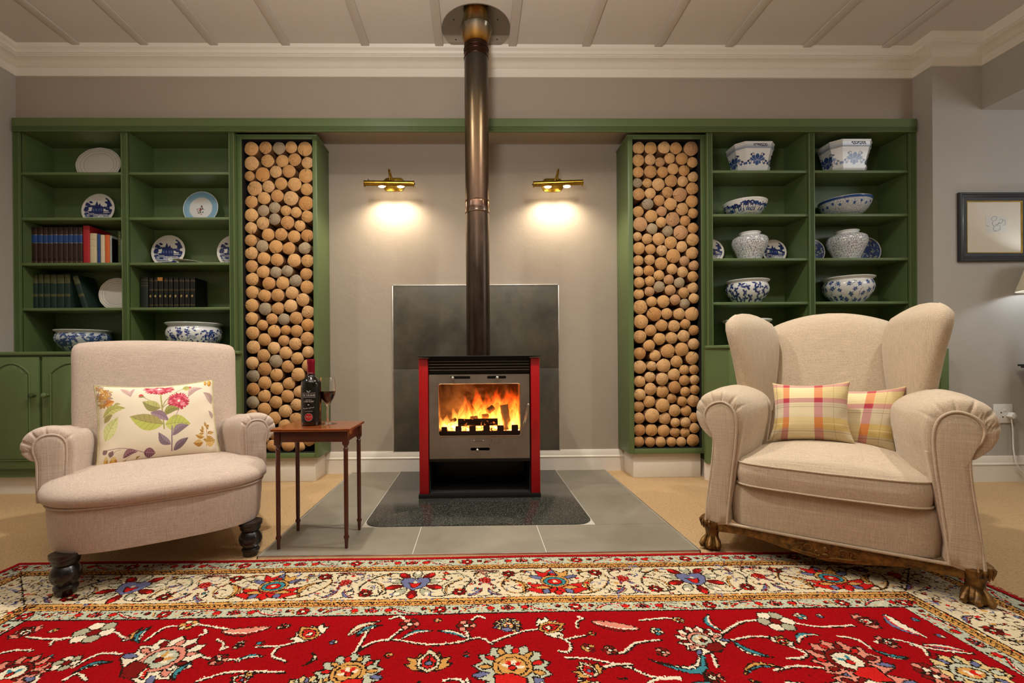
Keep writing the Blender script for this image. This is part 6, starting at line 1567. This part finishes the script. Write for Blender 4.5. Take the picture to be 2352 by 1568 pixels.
def octpot(uc, wpx, Y, z, label, tl):
    x = X(uc, 360, Y); hw = wpx/2/FPX*Y; hd = hw*.74
    def sec(k, zz, dens=64):
        o = octs(hw*k, hd*k, hw*.34*k); q = []
        for i in range(8):
            a, b_ = o[i], o[(i+1) % 8]
            for j in range(dens): f = j/dens; q.append((x+a[0]+(b_[0]-a[0])*f, Y+a[1]+(b_[1]-a[1])*f, zz))
        return q
    t0 = thing('saucer', tl, 'saucer', (x, Y, z), group='white trays under the planters')
    secs = [sec(.70, z), sec(.72, z+.004), sec(.80, z+.024), sec(.84, z+.046), sec(.845, z+.050), sec(.80, z+.047), sec(.74, z+.012), sec(.02, z+.011)]
    o = MB().loft(secs).build('saucer_body', M['ceramic'], t0, sharp=50, fixn=False)
    n = len(secs[0]); cols = np.empty((8*n, 3), np.float32); cols[:] = lin(WHT); cols[n:2*n][np.arange(n) % 4 < 2] = lin(BL2); cols[0:n] = lin(BL2)
    set_colors(o, cols)
    t = thing('planter', label, 'planter', (x, Y, z+.0125), group='octagonal planters on trays')
    zb = z+.0125; H_ = .200*wpx/91
    pts = [(.66, 0), (.68, .004)]+[(.69+.26*(i/90)**.8, .02+(.72)*i/90) for i in range(91)]+[(.96, .76), (.99, .775), (1., .79), (1., .93), (1.03, .95), (1.035, .985), (1.0, 1.), (.93, .98), (.88, .7), (.62, .08), (.02, .07)]
    secs = [sec(k, zb+q*H_) for k, q in pts]
    o = MB().loft(secs).build('planter_body', M['ceramic'], t, sharp=40, fixn=False)
    cols = np.empty((len(pts)*n, 3), np.float32); cols[:] = lin(WHT)
    # perimeter parameter, so the flower sits mid-face
    P = np.array([(p[0]-x, p[1]-Y) for p in sec(1, 0)]); ang = (np.arctan2(P[:, 1], P[:, 0]) % (2*PI))/(2*PI)
    for i, (k, q) in enumerate(pts):
        if 2 <= i <= 92: cols[i*n:(i+1)*n] = cOC.smooth(((ang-.125+.0) % 1.)*3, np.full(n, (q-.02)/.72))
        if i in (94, 95): cols[i*n:(i+1)*n] = lin('#8d9bb0')
    set_colors(o, cols)
    # painted key motif on the rim
    b = MB(); random.seed(int(uc))
    for i in range(9):
        xx = x-hw*.05+(i-2)*hw*.075; z0 = zb+H_*.825; zz = H_*.085
        b.tube([(xx-.006, Y-hd*1.003, z0+random.uniform(0, zz)), (xx, Y-hd*1.003, z0+random.uniform(0, zz)), (xx+.007, Y-hd*1.003, z0+random.uniform(0, zz))], .0022, 5)
        b.tube([(xx-.005, Y-hd*1.003, z0+zz), (xx+.006, Y-hd*1.003, z0+zz*.9)], .0018, 5)
    b.build('rim_motif', simple('cobalt_paint', '#1a2450', .25), o)
octpot(1722.5, 90, 3.31, zR[0], 'white octagonal planter with a blue lotus, top shelf of the left porcelain bay', 'scalloped white tray under the left lotus planter')
octpot(1939, 96, 3.31, zR[0], 'white octagonal planter with a blue lotus, top shelf of the right porcelain bay', 'scalloped white tray under the right lotus planter')

# ---- plates
def willow(seed, dark=False):
    c = Canvas(-1, 1, -1, 1, 1/75, '#e4e2da'); random.seed(seed); B = '#1a2864'
    if dark:
        c.circ(0, 0, .93, '#3a4c80', n=40)
        for k in range(150): a = random.uniform(0, 2*PI); r = random.uniform(.1, .9); c.circ(r*math.cos(a), r*math.sin(a), random.uniform(.03, .10), random.choice(['#b9b79f', '#24356c', '#1d2a5a', '#a9ab9c', '#5a6a94']), random.uniform(.02, .06), rot=random.uniform(0, 3))
        c.circ(-.05, -.05, .3, '#2a3b72'); return c
    for k in range(40): x = random.uniform(-.85, .85); y = random.uniform(-.9, -.15); c.line([(x, y), (x+random.uniform(.1, .3), y+random.uniform(-.03, .03))], .06, random.choice([B, '#34508c', B, '#dfe1df']))
    for y in np.linspace(-.82, -.12, 9): c.line([(-.82+abs(y)*.3, y), (.82-abs(y)*.3, y+random.uniform(-.04, .04))], .05, random.choice([B, '#27407c']))
    for k in range(9): c.circ(-.62+random.uniform(-.2, .15), -.05+k*.085, random.uniform(.10, .2), B, .07, rot=random.uniform(-.4, .4))
    for k in range(10): c.circ(.55+random.uniform(-.2, .2), -.05+k*.08, random.uniform(.12, .22), B, .08, rot=random.uniform(-.4, .4))
    for x, h in ((-.12, .55), (.06, .42), (-.28, .32), (.2, .25)): c.poly([(x-.13, -.2), (x+.13, -.2), (x+.1, h*.5), (x, h), (x-.1, h*.5)], B); c.rect(x-.05, x+.04, -.1, .05, '#54699c')
    c.circ(.18, -.48, .17, '#dcdcd2', .12); c.circ(.2, -.46, .1, '#b9bfca', .06)
    yy, xx = np.mgrid[0:c.h, 0:c.w]; r = np.hypot((xx+.5)/c.w*2-1, (yy+.5)/c.h*2-1); c.a[r > .86] = lin('#e6e3da')
    return c
def plate(name, label, uc, vc, rpx, Y, shelf_z, cv_, tilt=14, rx=1., scallop=0., group='plates standing on the shelves', lie=None, base='#dedbd2', yaw=0., rot=0.):
    """a plate standing on its edge, leaning back; cv_ painted face or None"""
    R_ = rpx/FPX*Y; x = X(uc, vc, Y)
    prof = [(0, .004), (.5, .003), (.62, .002), (.70, .010), (.80, .022), (.97, .030), (1., .032), (1., .036), (.97, .036), (.78, .028), (.66, .012), (.55, .011), (0, .011)]
    nr, seg = len(prof), 200; v, cols = [], []
    sub = []
    for i in range(nr-1):
        m = (22 if i >= 8 else 8) if cv_ is not None else 4
        for q in range(m): f = q/m; sub.append((prof[i][0]+(prof[i+1][0]-prof[i][0])*f, (prof[i][1]+(prof[i+1][1]-prof[i][1])*f), i))
    sub.append((*prof[-1], nr-2))
    th = math.radians(tilt*.45); b = MB(); secs = []
    hk = R_*(rx if False else 1)
    for r, d, i in sub:
        q = []
        for j in range(seg):
            a = 2*PI*j/seg; rr = max(r, 1e-4)*(1+scallop*math.cos(12*a)*max(0, r-.6)); px, pz, py = rr*R_*rx*math.cos(a), rr*R_*math.sin(a), -d*R_*.55*1.6
            if lie is not None: q.append((x+px*math.cos(.10), Y+pz, shelf_z+.0125+d*R_*2.6-px*math.sin(.10)))
            else:
                y2, z2 = py*math.cos(th)+pz*math.sin(th), pz*math.cos(th)-py*math.sin(th)
                X2, Y2 = px*math.cos(yaw)-y2*math.sin(yaw), px*math.sin(yaw)+y2*math.cos(yaw)
                q.append((x+X2, Y+Y2, z2))
            u_, w_ = r*math.cos(a+rot), r*math.sin(a+rot)
            if cv_ is not None and i >= 6: cols.append(cv_.smooth([u_], [w_])[0])
            else: cols.append(lin(base))
        secs.append(q)
    # which side faces the viewer: the hollow (small d) side must look toward -y
    if lie is None:
        zmin = min(p[2] for q in secs for p in q); secs = [[(p[0], p[1], p[2]-zmin+shelf_z) for p in q] for q in secs]
    b.loft(secs, cap=False)
    loc = (x, Y, shelf_z)
    o = b.build(name, M['ceramic'], None, loc=loc, sharp=60)
    set_colors(o, np.array(cols, np.float32))
    tag(o, label, 'plate', group); return o
w1, w2, w3 = willow(1), willow(1), willow(5, True)
cb = Canvas(-1, 1, -1, 1, 1/75, '#e2e4e2'); yy, xx = np.mgrid[0:cb.h, 0:cb.w]; r_ = np.hypot((xx+.5)/cb.w*2-1, (yy+.5)/cb.h*2-1)
cb.a[r_ > .66] = lin('#86b3cd'); cb.a[r_ > .965] = lin('#e2e4e2'); cb.a[(r_ > .64) & (r_ < .66)] = lin('#b7c7cf')
random.seed(6)
for k in range(26): a = random.uniform(0, 2*PI); q = random.uniform(.02, .3); cb.circ(q*math.cos(a)*.8, -.1+q*math.sin(a)*1.1, random.uniform(.02, .05), random.choice(['#3a5a3a', '#2c4632', '#b05a62', '#5a7a8a', '#a9464e']))
cb.line([(0, -.35), (.02, .2)], .025, '#3a5a3a')
cs_ = Canvas(-1, 1, -1, 1, 1/75, '#dcd8cd'); yy, xx = np.mgrid[0:cs_.h, 0:cs_.w]; r_ = np.hypot((xx+.5)/cs_.w*2-1, (yy+.5)/cs_.h*2-1)
for q in (.66, .8, .93): cs_.a[abs(r_-q) < .009] = lin('#a9a598')
YPL = 3.375
plate('platter', 'white scalloped oval platter alone on the top left shelf', 227, 395, 40, YPL-.015, zL[0], cs_, 16, 1.27, .012)
plate('plate', 'blue willow pattern plate on the second shelf of the far left bay', 226, 488, 37, YPL, zL[1], w1, 16)
plate('plate', 'white plate with a pale blue rim and small flower spray', 461.5, 485, 39.5, YPL, zL[1], cb, 16)
plate('plate', 'blue willow pattern plate beside the lying white plate, third shelf', 387, 583, 38, YPL, zL[2], w1, 16)
plate('plate', 'blue willow pattern plate half hidden by the left log cabinet pilaster', 537.5, 585, 38, YPL, zL[2], w2, 16)
plate('plate', 'white plate lying tipped on its side in front of the willow plate', 442, 600, 38.5, 3.305, zL[2], None, lie=1)
plate('plate', 'cream scalloped plate beside the leaning green book', 268, 672, 37, YPL-.03, zL[3], cs_, 14, 1., .012, yaw=.1)
plate('plate', 'blue willow pattern plate cut off by the pilaster right of the log cabinet', 1634, 566, 29, YPL-.01, zR[2], w1, 15, rot=0)
plate('plate', 'blue willow pattern plate behind the left scrolled jar', 1778, 566, 28.5, YPL, zR[2], w2, 15)
plate('plate', 'dark blue transferware plate cut off by the divider, third shelf', 1866, 563, 29, YPL, zR[2], w3, 15, scallop=.01, base='#8d96a8')
plate('plate', 'dark blue transferware plate behind the right scrolled jar', 1993, 561, 31, YPL, zR[2], w3, 15, scallop=.01, rot=1., base='#8d96a8')

# ================================================================ BOOKS
paper = simple('book_pages', '#cbbd9d', .9)
def book(label, u0, u1, vtop, Yf, z, depth, col, group, rough=.5, lean=0., bands=(), tops=None, mat_=None, yaw=0., gilt=None, title=None):
    x0, x1 = X(u0, vtop+40, Yf), X(u1, vtop+40, Yf); h = Zp((u0+u1)/2, vtop, Yf)-z; w = (x1-x0)-.0008
    t = thing('book', label, 'book', ((x0+x1)/2, Yf, z), group=group)
    t.rotation_euler = (0, lean, yaw)
    m = mat_ or simple('book_cloth', col, rough, var=.12, vs=30, bump=.1, bs=300)
    # rounded spine and boards
    pr_ = [(-w/2, depth), (-w/2, .006)]+[(-w/2*math.cos(PI*k/10), .006-.006*math.sin(PI*k/10)) for k in range(1, 10)]+[(w/2, .006), (w/2, depth), (w/2-.0025, depth), (w/2-.0025, .008), (-w/2+.0025, .008), (-w/2+.0025, depth)]
    cov = MB().prism(pr_, 0, h, 'xy').build('cover', m, t, world=False, sharp=40)
    MB().box(-w/2+.0026, w/2-.0026, .0085, depth-.004, .003, h-.003).build('pages', paper, t, world=False)
    for z0, z1, c2, rr in bands:
        p2 = [(-w/2*math.cos(PI*k/10)*1.01, .006-.0066*math.sin(PI*k/10)) for k in range(11)]
        MB().prism(p2+[(w/2*.9, .007), (-w/2*.9, .007)], h*z0, h*z1, 'xy').build('spine_band', c2, cov, world=False, sharp=40)
    if title:
        s, size, zt2, mt, rot_ = title; v, f = text_mesh(s, size, .0002)
        q = [((-y if rot_ else x), -.0009, h*zt2+(x if rot_ else y)) for x, y, zz in v]
        if rot_: q = [(y_, -.0009, h*zt2-x_) for x_, y_, zz in v]
        MB().add(q, f).build('lettering', mt, cov, world=False, smooth=False)
    return t
gold = metal_mat('gold_tooling', '#a8905a', '#d3c08a', .35, 60); silver = metal_mat('silver_tooling', '#9a948a', '#c9c4ba', .4, 60)
navy = simple('navy_spine_label', '#123c78', .5, var=.08); brown = simple('brown_leatherette', '#2e1610', .45, var=.1, bump=.1, bs=300)
ed = [71.2, 83.6, 96.7, 108.1, 119.9, 130.8, 142.8, 154.7, 165.9, 177.1, 188.3]
words = ['first', 'second', 'third', 'fourth', 'fifth', 'sixth', 'seventh', 'eighth', 'ninth', 'last']
for k in range(10):
    num = str(12-k)
    book('brown volume with a blue spine label, %s of the ten-book set from the left' % words[k], ed[k], ed[k+1], 521.5+random.uniform(-.6, .6), 3.25, zL[2], .155, '#2e1610', 'brown encyclopedia volumes on the left shelf', mat_=brown, bands=((.585, .79, navy, 0), (.575, .583, silver, 0), (.792, .80, silver, 0), (.02, .035, silver, 0), (.075, .08, gold, 0)), title=(num, .017, .145, gold, False))
def bk(label, u0, u1, vt, Y, col, **kw): return book(label, u0, u1, vt, Y, kw.pop('z', zL[2]), kw.pop('depth', .15), col, kw.pop('group', None), **kw)
bk('tall bright red book standing beside the brown volumes', 189.3, 205, 518, 3.245, '#a81e24', depth=.19)
dkink = simple('dark_spine_ink', '#3a2c22', .7)
bk('thick cream book next to the tall red one', 205.5, 221, 535.5, 3.245, '#cdbd98', depth=.15, bands=((.80, .805, dkink, 0), (.60, .604, dkink, 0)))
bk('slim navy book between two cream books', 222.2, 229.3, 537, 3.245, '#1d3f78', depth=.15)
bk('slim cream book beside the orange paperback', 229.8, 239.6, 539, 3.245, '#cfc4a6', depth=.15)
bk('orange paperback with its spine facing out', 240, 250.8, 539, 3.245, '#d0622a', depth=.14)
nvl = bk('black and white paperback turned to show its cover title', 251.3, 256.5, 541, 3.25, '#9aa49e', depth=.12)
v, f = text_mesh('A', .016, .0003); cvr = MB()
hh_ = Zp(254, 541, 3.25)-zL[2]; w_ = X(256.5, 560, 3.25)-X(251.3, 560, 3.25)
cb2 = MB().box(w_/2-.0003, w_/2+.0007, .003, .117, .004, hh_-.016).build('front_cover', simple('black_book_cover', '#151313', .35, var=.3, vs=20), nvl, world=False)
wi = simple('white_cover_ink', '#e6e2da', .6)
for s, size, zz, yy_ in (('A', .020, .60, .0268), ('LITTLE', .026, .49, .0268), ('LIFE', .040, .35, .0268)):
    v, f = text_mesh(s, size, .0003, squash=.46); MB().add([(w_/2+.0012, yy_+x_, hh_*zz+y_) for x_, y_, _ in v], f).build('lettering', wi, cb2, world=False, smooth=False)
bk('olive green book with gold lettering at the end of the shelf', 269.8, 277, 531, 3.25, '#3c4a1c', depth=.15, bands=((.86, .868, gold, 0), (.78, .787, gold, 0), (.70, .707, gold, 0), (.62, .624, gold, 0)))
bk('pale blue slim book squeezed against the shelf divider', 277.3, 279.2, 550, 3.25, '#9ab0ae', depth=.15)
gcl = simple('bottle_green_cloth', '#0e2a22', .65, var=.2, vs=25, bump=.15, bs=300); olive = simple('worn_gold_title', '#4a4a26', .6, var=.3, vs=60)
ge = [73, 85.8, 98.6, 113.6, 129, 146.5, 160.5]
for k in range(6):
    book('dark green cloth volume, %s of the six upright ones from the left' % words[k], ge[k]+.6, ge[k+1]-.6, 629+random.uniform(-.5, 1), 3.26, zL[3], .15, '#0e2a22', 'green cloth volumes on the left shelf', mat_=gcl, lean=.0, bands=((.74, .97, olive, 0), (.36, .44, olive, 0)))
t = book('dark green cloth volume leaning to the left against the row', 184, 197, 631, 3.26, zL[3], .15, '#0e2a22', 'green cloth volumes on the left shelf', mat_=gcl, lean=-.30, bands=((.74, .97, olive, 0), (.36, .44, olive, 0)))
t.location.z += .0055; t.location.x += .012
blk = simple('black_leather', '#0b0d0b', .35, var=.3, bump=.1, bs=250)
def nine(u): return 300+u/4.9
book('plain dark volume at the left end of the black set', nine(107), nine(190), 635.5, 3.26, zL[3], .15, '#1a221d', None, bands=((.90, .907, gold, 0), (.8, .804, gold, 0), (.72, .73, gold, 0)))
for k, (a, c) in enumerate([(196, 250), (255, 300), (304, 362), (368, 415), (420, 470), (477, 534), (541, 600), (604, 659), (664, 721)]):
    t = book('black gold-crested volume%s, %s of nine from the left' % (' with an orange paper tag' if k == 2 else '', (words[:8]+['last'])[k]), nine(a), nine(c), 637.5, 3.26, zL[3], .15, '#0b0d0b', 'black gold-tooled volumes on the lower shelf', mat_=blk, bands=((.91, .918, gold, 0), (.885, .889, gold, 0), (.615, .622, gold, 0), (.585, .59, gold, 0), (.13, .136, gold, 0), (.10, .105, gold, 0), (.02, .03, gold, 0)))
    hb_ = Zp(380, 637.5, 3.26)-zL[3]
    MB().lathe([(.0001, -.0005), (.0062, 0), (.0068, .0008), (.006, .0014), (.0001, .0012)], 16, M=Matrix.Translation((0, -.0004, hb_*.40)) @ Matrix.Rotation(PI/2, 4, 'X') @ Matrix.Diagonal((1, 1.35, 1, 1))).build('crest', gold, t, world=False)
    if k == 2:
        w2 = X(nine(c), 680, 3.26)-X(nine(a), 680, 3.26); MB().box(-w2*.48, w2*.48, -.0016, .004, hb_*.90, hb_+.003, .0005).build('paper_tag', simple('orange_paper', '#c08442', .8), t, world=False)

# ================================================================ PICTURE, LAMP, CONSOLE, SOCKET ON THE RIGHT
fx, fz1_, fz0_ = X(2205, 520, YR-.02), Zp(2300, 441, YR-.02), Zp(2300, 599.5, YR-.02); fx1_ = X(2371, 520, YR-.02)
pic = thing('framed_picture', 'small pencil sketch in a dark frame with a wide cream mount', 'picture', ((fx+fx1_)/2, YR, fz0_))
fw_ = X(2226, 520, YR-.02)-fx
fprof = [(0, .0), (0, .016), (.006, .021), (.012, .021), (.020, .017), (.026, .018), (.034, .012), (fw_-.006, .010), (fw_-.005, .0)]
def frame_ring(prof, x0, x1, z0, z1):
    secs = []
    for d, y in prof: secs.append([(x0+d, YR-y-.001, z0+d), (x1-d, YR-y-.001, z0+d), (x1-d, YR-y-.001, z1-d), (x0+d, YR-y-.001, z1-d)])
    secs.append(secs[0]); return MB().loft(secs, cap=False)
frame_ring(fprof, fx, fx1_, fz0_, fz1_).build('frame', simple('dark_blue_black_frame', '#23262c', .3, var=.2, Coat_Weight=.3), pic, sharp=20)
frame_ring([(fw_-.006, 0), (fw_-.006, .011), (fw_-.001, .010), (fw_-.001, 0)], fx, fx1_, fz0_, fz1_).build('gold_slip', M['brass'], pic, sharp=20)
MB().box(fx+.01, fx1_-.01, YR-.006, YR-.002, fz0_+.01, fz1_-.01).build('mount', simple('cream_mount', '#cfc6b4', .8, var=.02), pic)
dx0, dx1, dz0_, dz1_ = X(2261.5, 515, YR), X(2311, 515, YR), Zp(2286, 533.5, YR), Zp(2286, 496.5, YR)
MB().box(dx0, dx1, YR-.0068, YR-.0058, dz0_, dz1_).build('sketch', simple('sketch_paper', '#c6c4bc', .8, var=.03), pic)
b = MB(); random.seed(9)
sk = lambda u, v: (X(u, v, YR-.007), YR-.0071, Zp(u, v, YR-.007))
for P in ([(2278, 500), (2283, 497), (2289, 499), (2288, 505), (2281, 507), (2277, 504), (2278, 500)], [(2281, 508), (2279, 514), (2284, 519), (2291, 516), (2294, 511)], [(2296, 505), (2301, 503), (2303, 508), (2299, 513), (2295, 511)], [(2283, 520), (2282, 527), (2288, 530)], [(2290, 519), (2296, 518), (2297, 525), (2292, 526)], [(2303, 505), (2308, 506), (2309, 514), (2305, 517)], [(2265, 517), (2269, 518), (2271, 521)], [(2286, 515), (2292, 515), (2296, 512)], [(2281, 531), (2287, 531), (2294, 529), (2299, 527)]):
    b.tube([sk(p.x, p.y) for p in spline([(a, c, 0) for a, c in P], 24, False)], .0012, 5)
b.build('pencil_lines', simple('pencil_grey', '#8f8f92', .8), pic)

tcx, tcy = 3.50, 2.86
con = thing('console_table', 'dark side table whose corner shows at the right edge of the photo', 'side table', (tcx, tcy, 0))
ctz = Zp(2340, 838, tcy-.17)
ex0 = X(2336, 842, tcy+.17)
MB().box(ex0, ex0+.62, tcy-.17, tcy+.17, ctz-.014, ctz, .004).box(ex0+.01, ex0+.61, tcy-.16, tcy+.16, ctz-.024, ctz-.0135, .003).build('table_top', M['ebony'], con)
MB().box(ex0+.035, ex0+.585, tcy-.14, tcy+.14, ctz-.10, ctz-.0235, .002).build('apron', M['ebony'], con)
for a in (ex0+.055, ex0+.565):
    for c in (tcy-.12, tcy+.12): MB().lathe([(.012, 0), (.016, .05), (.018, ctz-.13), (.022, ctz-.11), (.022, ctz-.095)], 16, (a, c, 0)).build('leg', M['ebony'], con)
lx = X(2331, 664, tcy)+.185*1.52; lz = Zp(2340, 664, tcy)
lmp = thing('table_lamp', 'lamp with a pale shade lighting the wall at the right edge', 'lamp', (lx, tcy, ctz))
shd = NT('lamp_shade_fabric'); shd.t.nodes.remove(shd.p)
df_, tl_, mx_ = shd.n('ShaderNodeBsdfDiffuse'), shd.n('ShaderNodeBsdfTranslucent'), shd.n('ShaderNodeMixShader')
df_.inputs[0].default_value = (*lin('#d8cfbd'), 1); tl_.inputs[0].default_value = (*lin('#d8cfbd'), 1); mx_.inputs[0].default_value = .35
shd.l(df_.outputs[0], mx_.inputs[1]); shd.l(tl_.outputs[0], mx_.inputs[2]); shd.l(mx_.outputs[0], shd.out.inputs[0])
MB().lathe([(.185, lz), (.12, lz+.22), (.118, lz+.22), (.183, lz)], 48, (lx, tcy, 0), cap=False).build('lamp_shade', shd.m, lmp)
MB().lathe([(.06, ctz+.0003), (.065, ctz+.01), (.03, ctz+.03), (.018, ctz+.06), (.04, ctz+.14), (.05, ctz+.22), (.03, ctz+.30), (.012, ctz+.34), (.012, lz+.06)], 32, (lx, tcy, 0)).build('lamp_base', M['porcelain'], lmp, sharp=70)
MB().ball((lx, tcy, lz+.09), .028).build('bulb', emit('cool_bulb', '#e8f0ff', 20), lmp)
LAMP_R = (lx, tcy, lz+.09)

s0 = at(2283, 928, YR-.008); s1 = at(2326, 971, YR-.008)
soc = thing('wall_socket', 'white wall socket plate above the right skirting board', 'socket', ((s0[0]+s1[0])/2, YR, s1[2]))
MB().box(s0[0], s1[0], YR-.009, YR-.0005, s1[2], s0[2], .003).build('plate', M['plastic'], soc)
q = at(2305, 941, YR); MB().box(q[0]-.010, q[0]+.008, YR-.012, YR-.008, q[2]-.009, q[2]+.009, .002).build('switch', M['plastic'], soc)
b = MB(); R = Matrix.Rotation(PI/2, 4, 'X')
for u, v in ((2296, 947), (2300, 957), (2312, 953)): q = at(u, v, YR); b.lathe([(.0045, 0), (.0045, .0012)], 12, (q[0], YR-.0088, q[2]), M=R)
b.build('pin_hole', M['iron'], soc)
q = at(2321, 953, YR-.02)
plg = thing('plug', 'white plug with a cable pushed into the wall socket', 'plug', (q[0], YR-.02, q[2]))
b = MB().prism([(q[0]-.012, q[2]+.004), (q[0]-.004, q[2]+.018), (q[0]+.010, q[2]+.018), (q[0]+.022, q[2]-.002), (q[0]+.012, q[2]-.022), (q[0]-.004, q[2]-.022), (q[0]-.02, q[2]-.008)], YR-.04, YR-.0095, 'xz', .005)
b.build('plug_body', M['plastic'], plg)
cp = [at(2323, 962, YR-.026), at(2326, 985, YR-.022), at(2327, 1020, YR-.022), at(2329, 1040, YR-.03), at(2334, 1062, YR-.035), at(2342, 1076, YR-.035), at(2354, 1086, YR-.04), at(2385, 1093, YR-.06)]
MB().tube(spline([tuple(p) for p in cp], 40, False), .0035, 8).build('cable', M['plastic'], plg)
# ================================================================ CAMERA, LIGHT
cam = bpy.data.cameras.new('camera'); co = bpy.data.objects.new('camera', cam); C.objects.link(co)
cam.sensor_width = 36; cam.lens = FPX/2352*36; cam.clip_start = .02
cam.shift_x = (1176-PCX)/2352; cam.shift_y = (PCY-784)/2352
m = Matrix((( _R[0], _U[0], -_F[0]), (_R[1], _U[1], -_F[1]), (_R[2], _U[2], -_F[2]))).to_4x4()
m.translation = (0, 0, EYE); co.matrix_world = m
bpy.context.scene.camera = co
w = bpy.data.worlds.new('World'); bpy.context.scene.world = w; w.use_nodes = True
w.node_tree.nodes['Background'].inputs[0].default_value = (.9, .85, .8, 1); w.node_tree.nodes['Background'].inputs[1].default_value = .02
def area(name, loc, target, size, power, col, sy=None, spread=PI):
    l = bpy.data.lights.new(name, 'AREA'); l.energy = power; l.color = col; l.shape = 'RECTANGLE' if sy else 'DISK'; l.size = size; l.spread = spread
    if sy: l.size_y = sy
    o = bpy.data.objects.new(name, l); C.objects.link(o); o.location = loc
    o.rotation_euler = (Vector(target)-Vector(loc)).to_track_quat('-Z', 'Y').to_euler(); return o
def spot(name, loc, target, power, col, ang, blend=.5, rad=.03):
    l = bpy.data.lights.new(name, 'SPOT'); l.energy = power; l.color = col; l.spot_size = math.radians(ang); l.spot_blend = blend; l.shadow_soft_size = rad
    o = bpy.data.objects.new(name, l); C.objects.link(o); o.location = loc
    o.rotation_euler = (Vector(target)-Vector(loc)).to_track_quat('-Z', 'Y').to_euler(); return o
def point(name, loc, power, col, rad=.03):
    l = bpy.data.lights.new(name, 'POINT'); l.energy = power; l.color = col; l.shadow_soft_size = rad
    o = bpy.data.objects.new(name, l); C.objects.link(o); o.location = loc; return o
WARM = (1, .935, .84)
for (x, y, p) in ((-.75, 2.05, 150), (.8, 1.95, 150), (-2.25, 1.75, 80), (2.25, 1.6, 85), (-.9, .5, 22), (1., .4, 22)):
    spot('ceiling_downlight', (x, y, ZC-.03), (x, y+.02, 0), p, WARM, 150, 1., .05)
area('added_ceiling_fill', (-.3, .5, 1.75), (-.3, .7, 3), .5, 68, (1, .95, .9))  # unseen upward fill light, added to brighten the ceiling and soften the room
point('next_room_lamp', (4.1, 1.3, 2.2), 36, (.93, .97, 1), .35)
for p in LAMPS: spot('lamp_light', p, (p[0], p[1]+.05, p[2]-1), 11, (1, .84, .62), 150, .8, .012)
point('lamp_light', LAMP_R, 24, (.86, .93, 1), .03)
vs = bpy.context.scene.view_settings; vs.view_transform = 'Standard'; vs.look = 'None'; vs.gamma = 1; vs.use_curve_mapping = False
vs.exposure = -.1
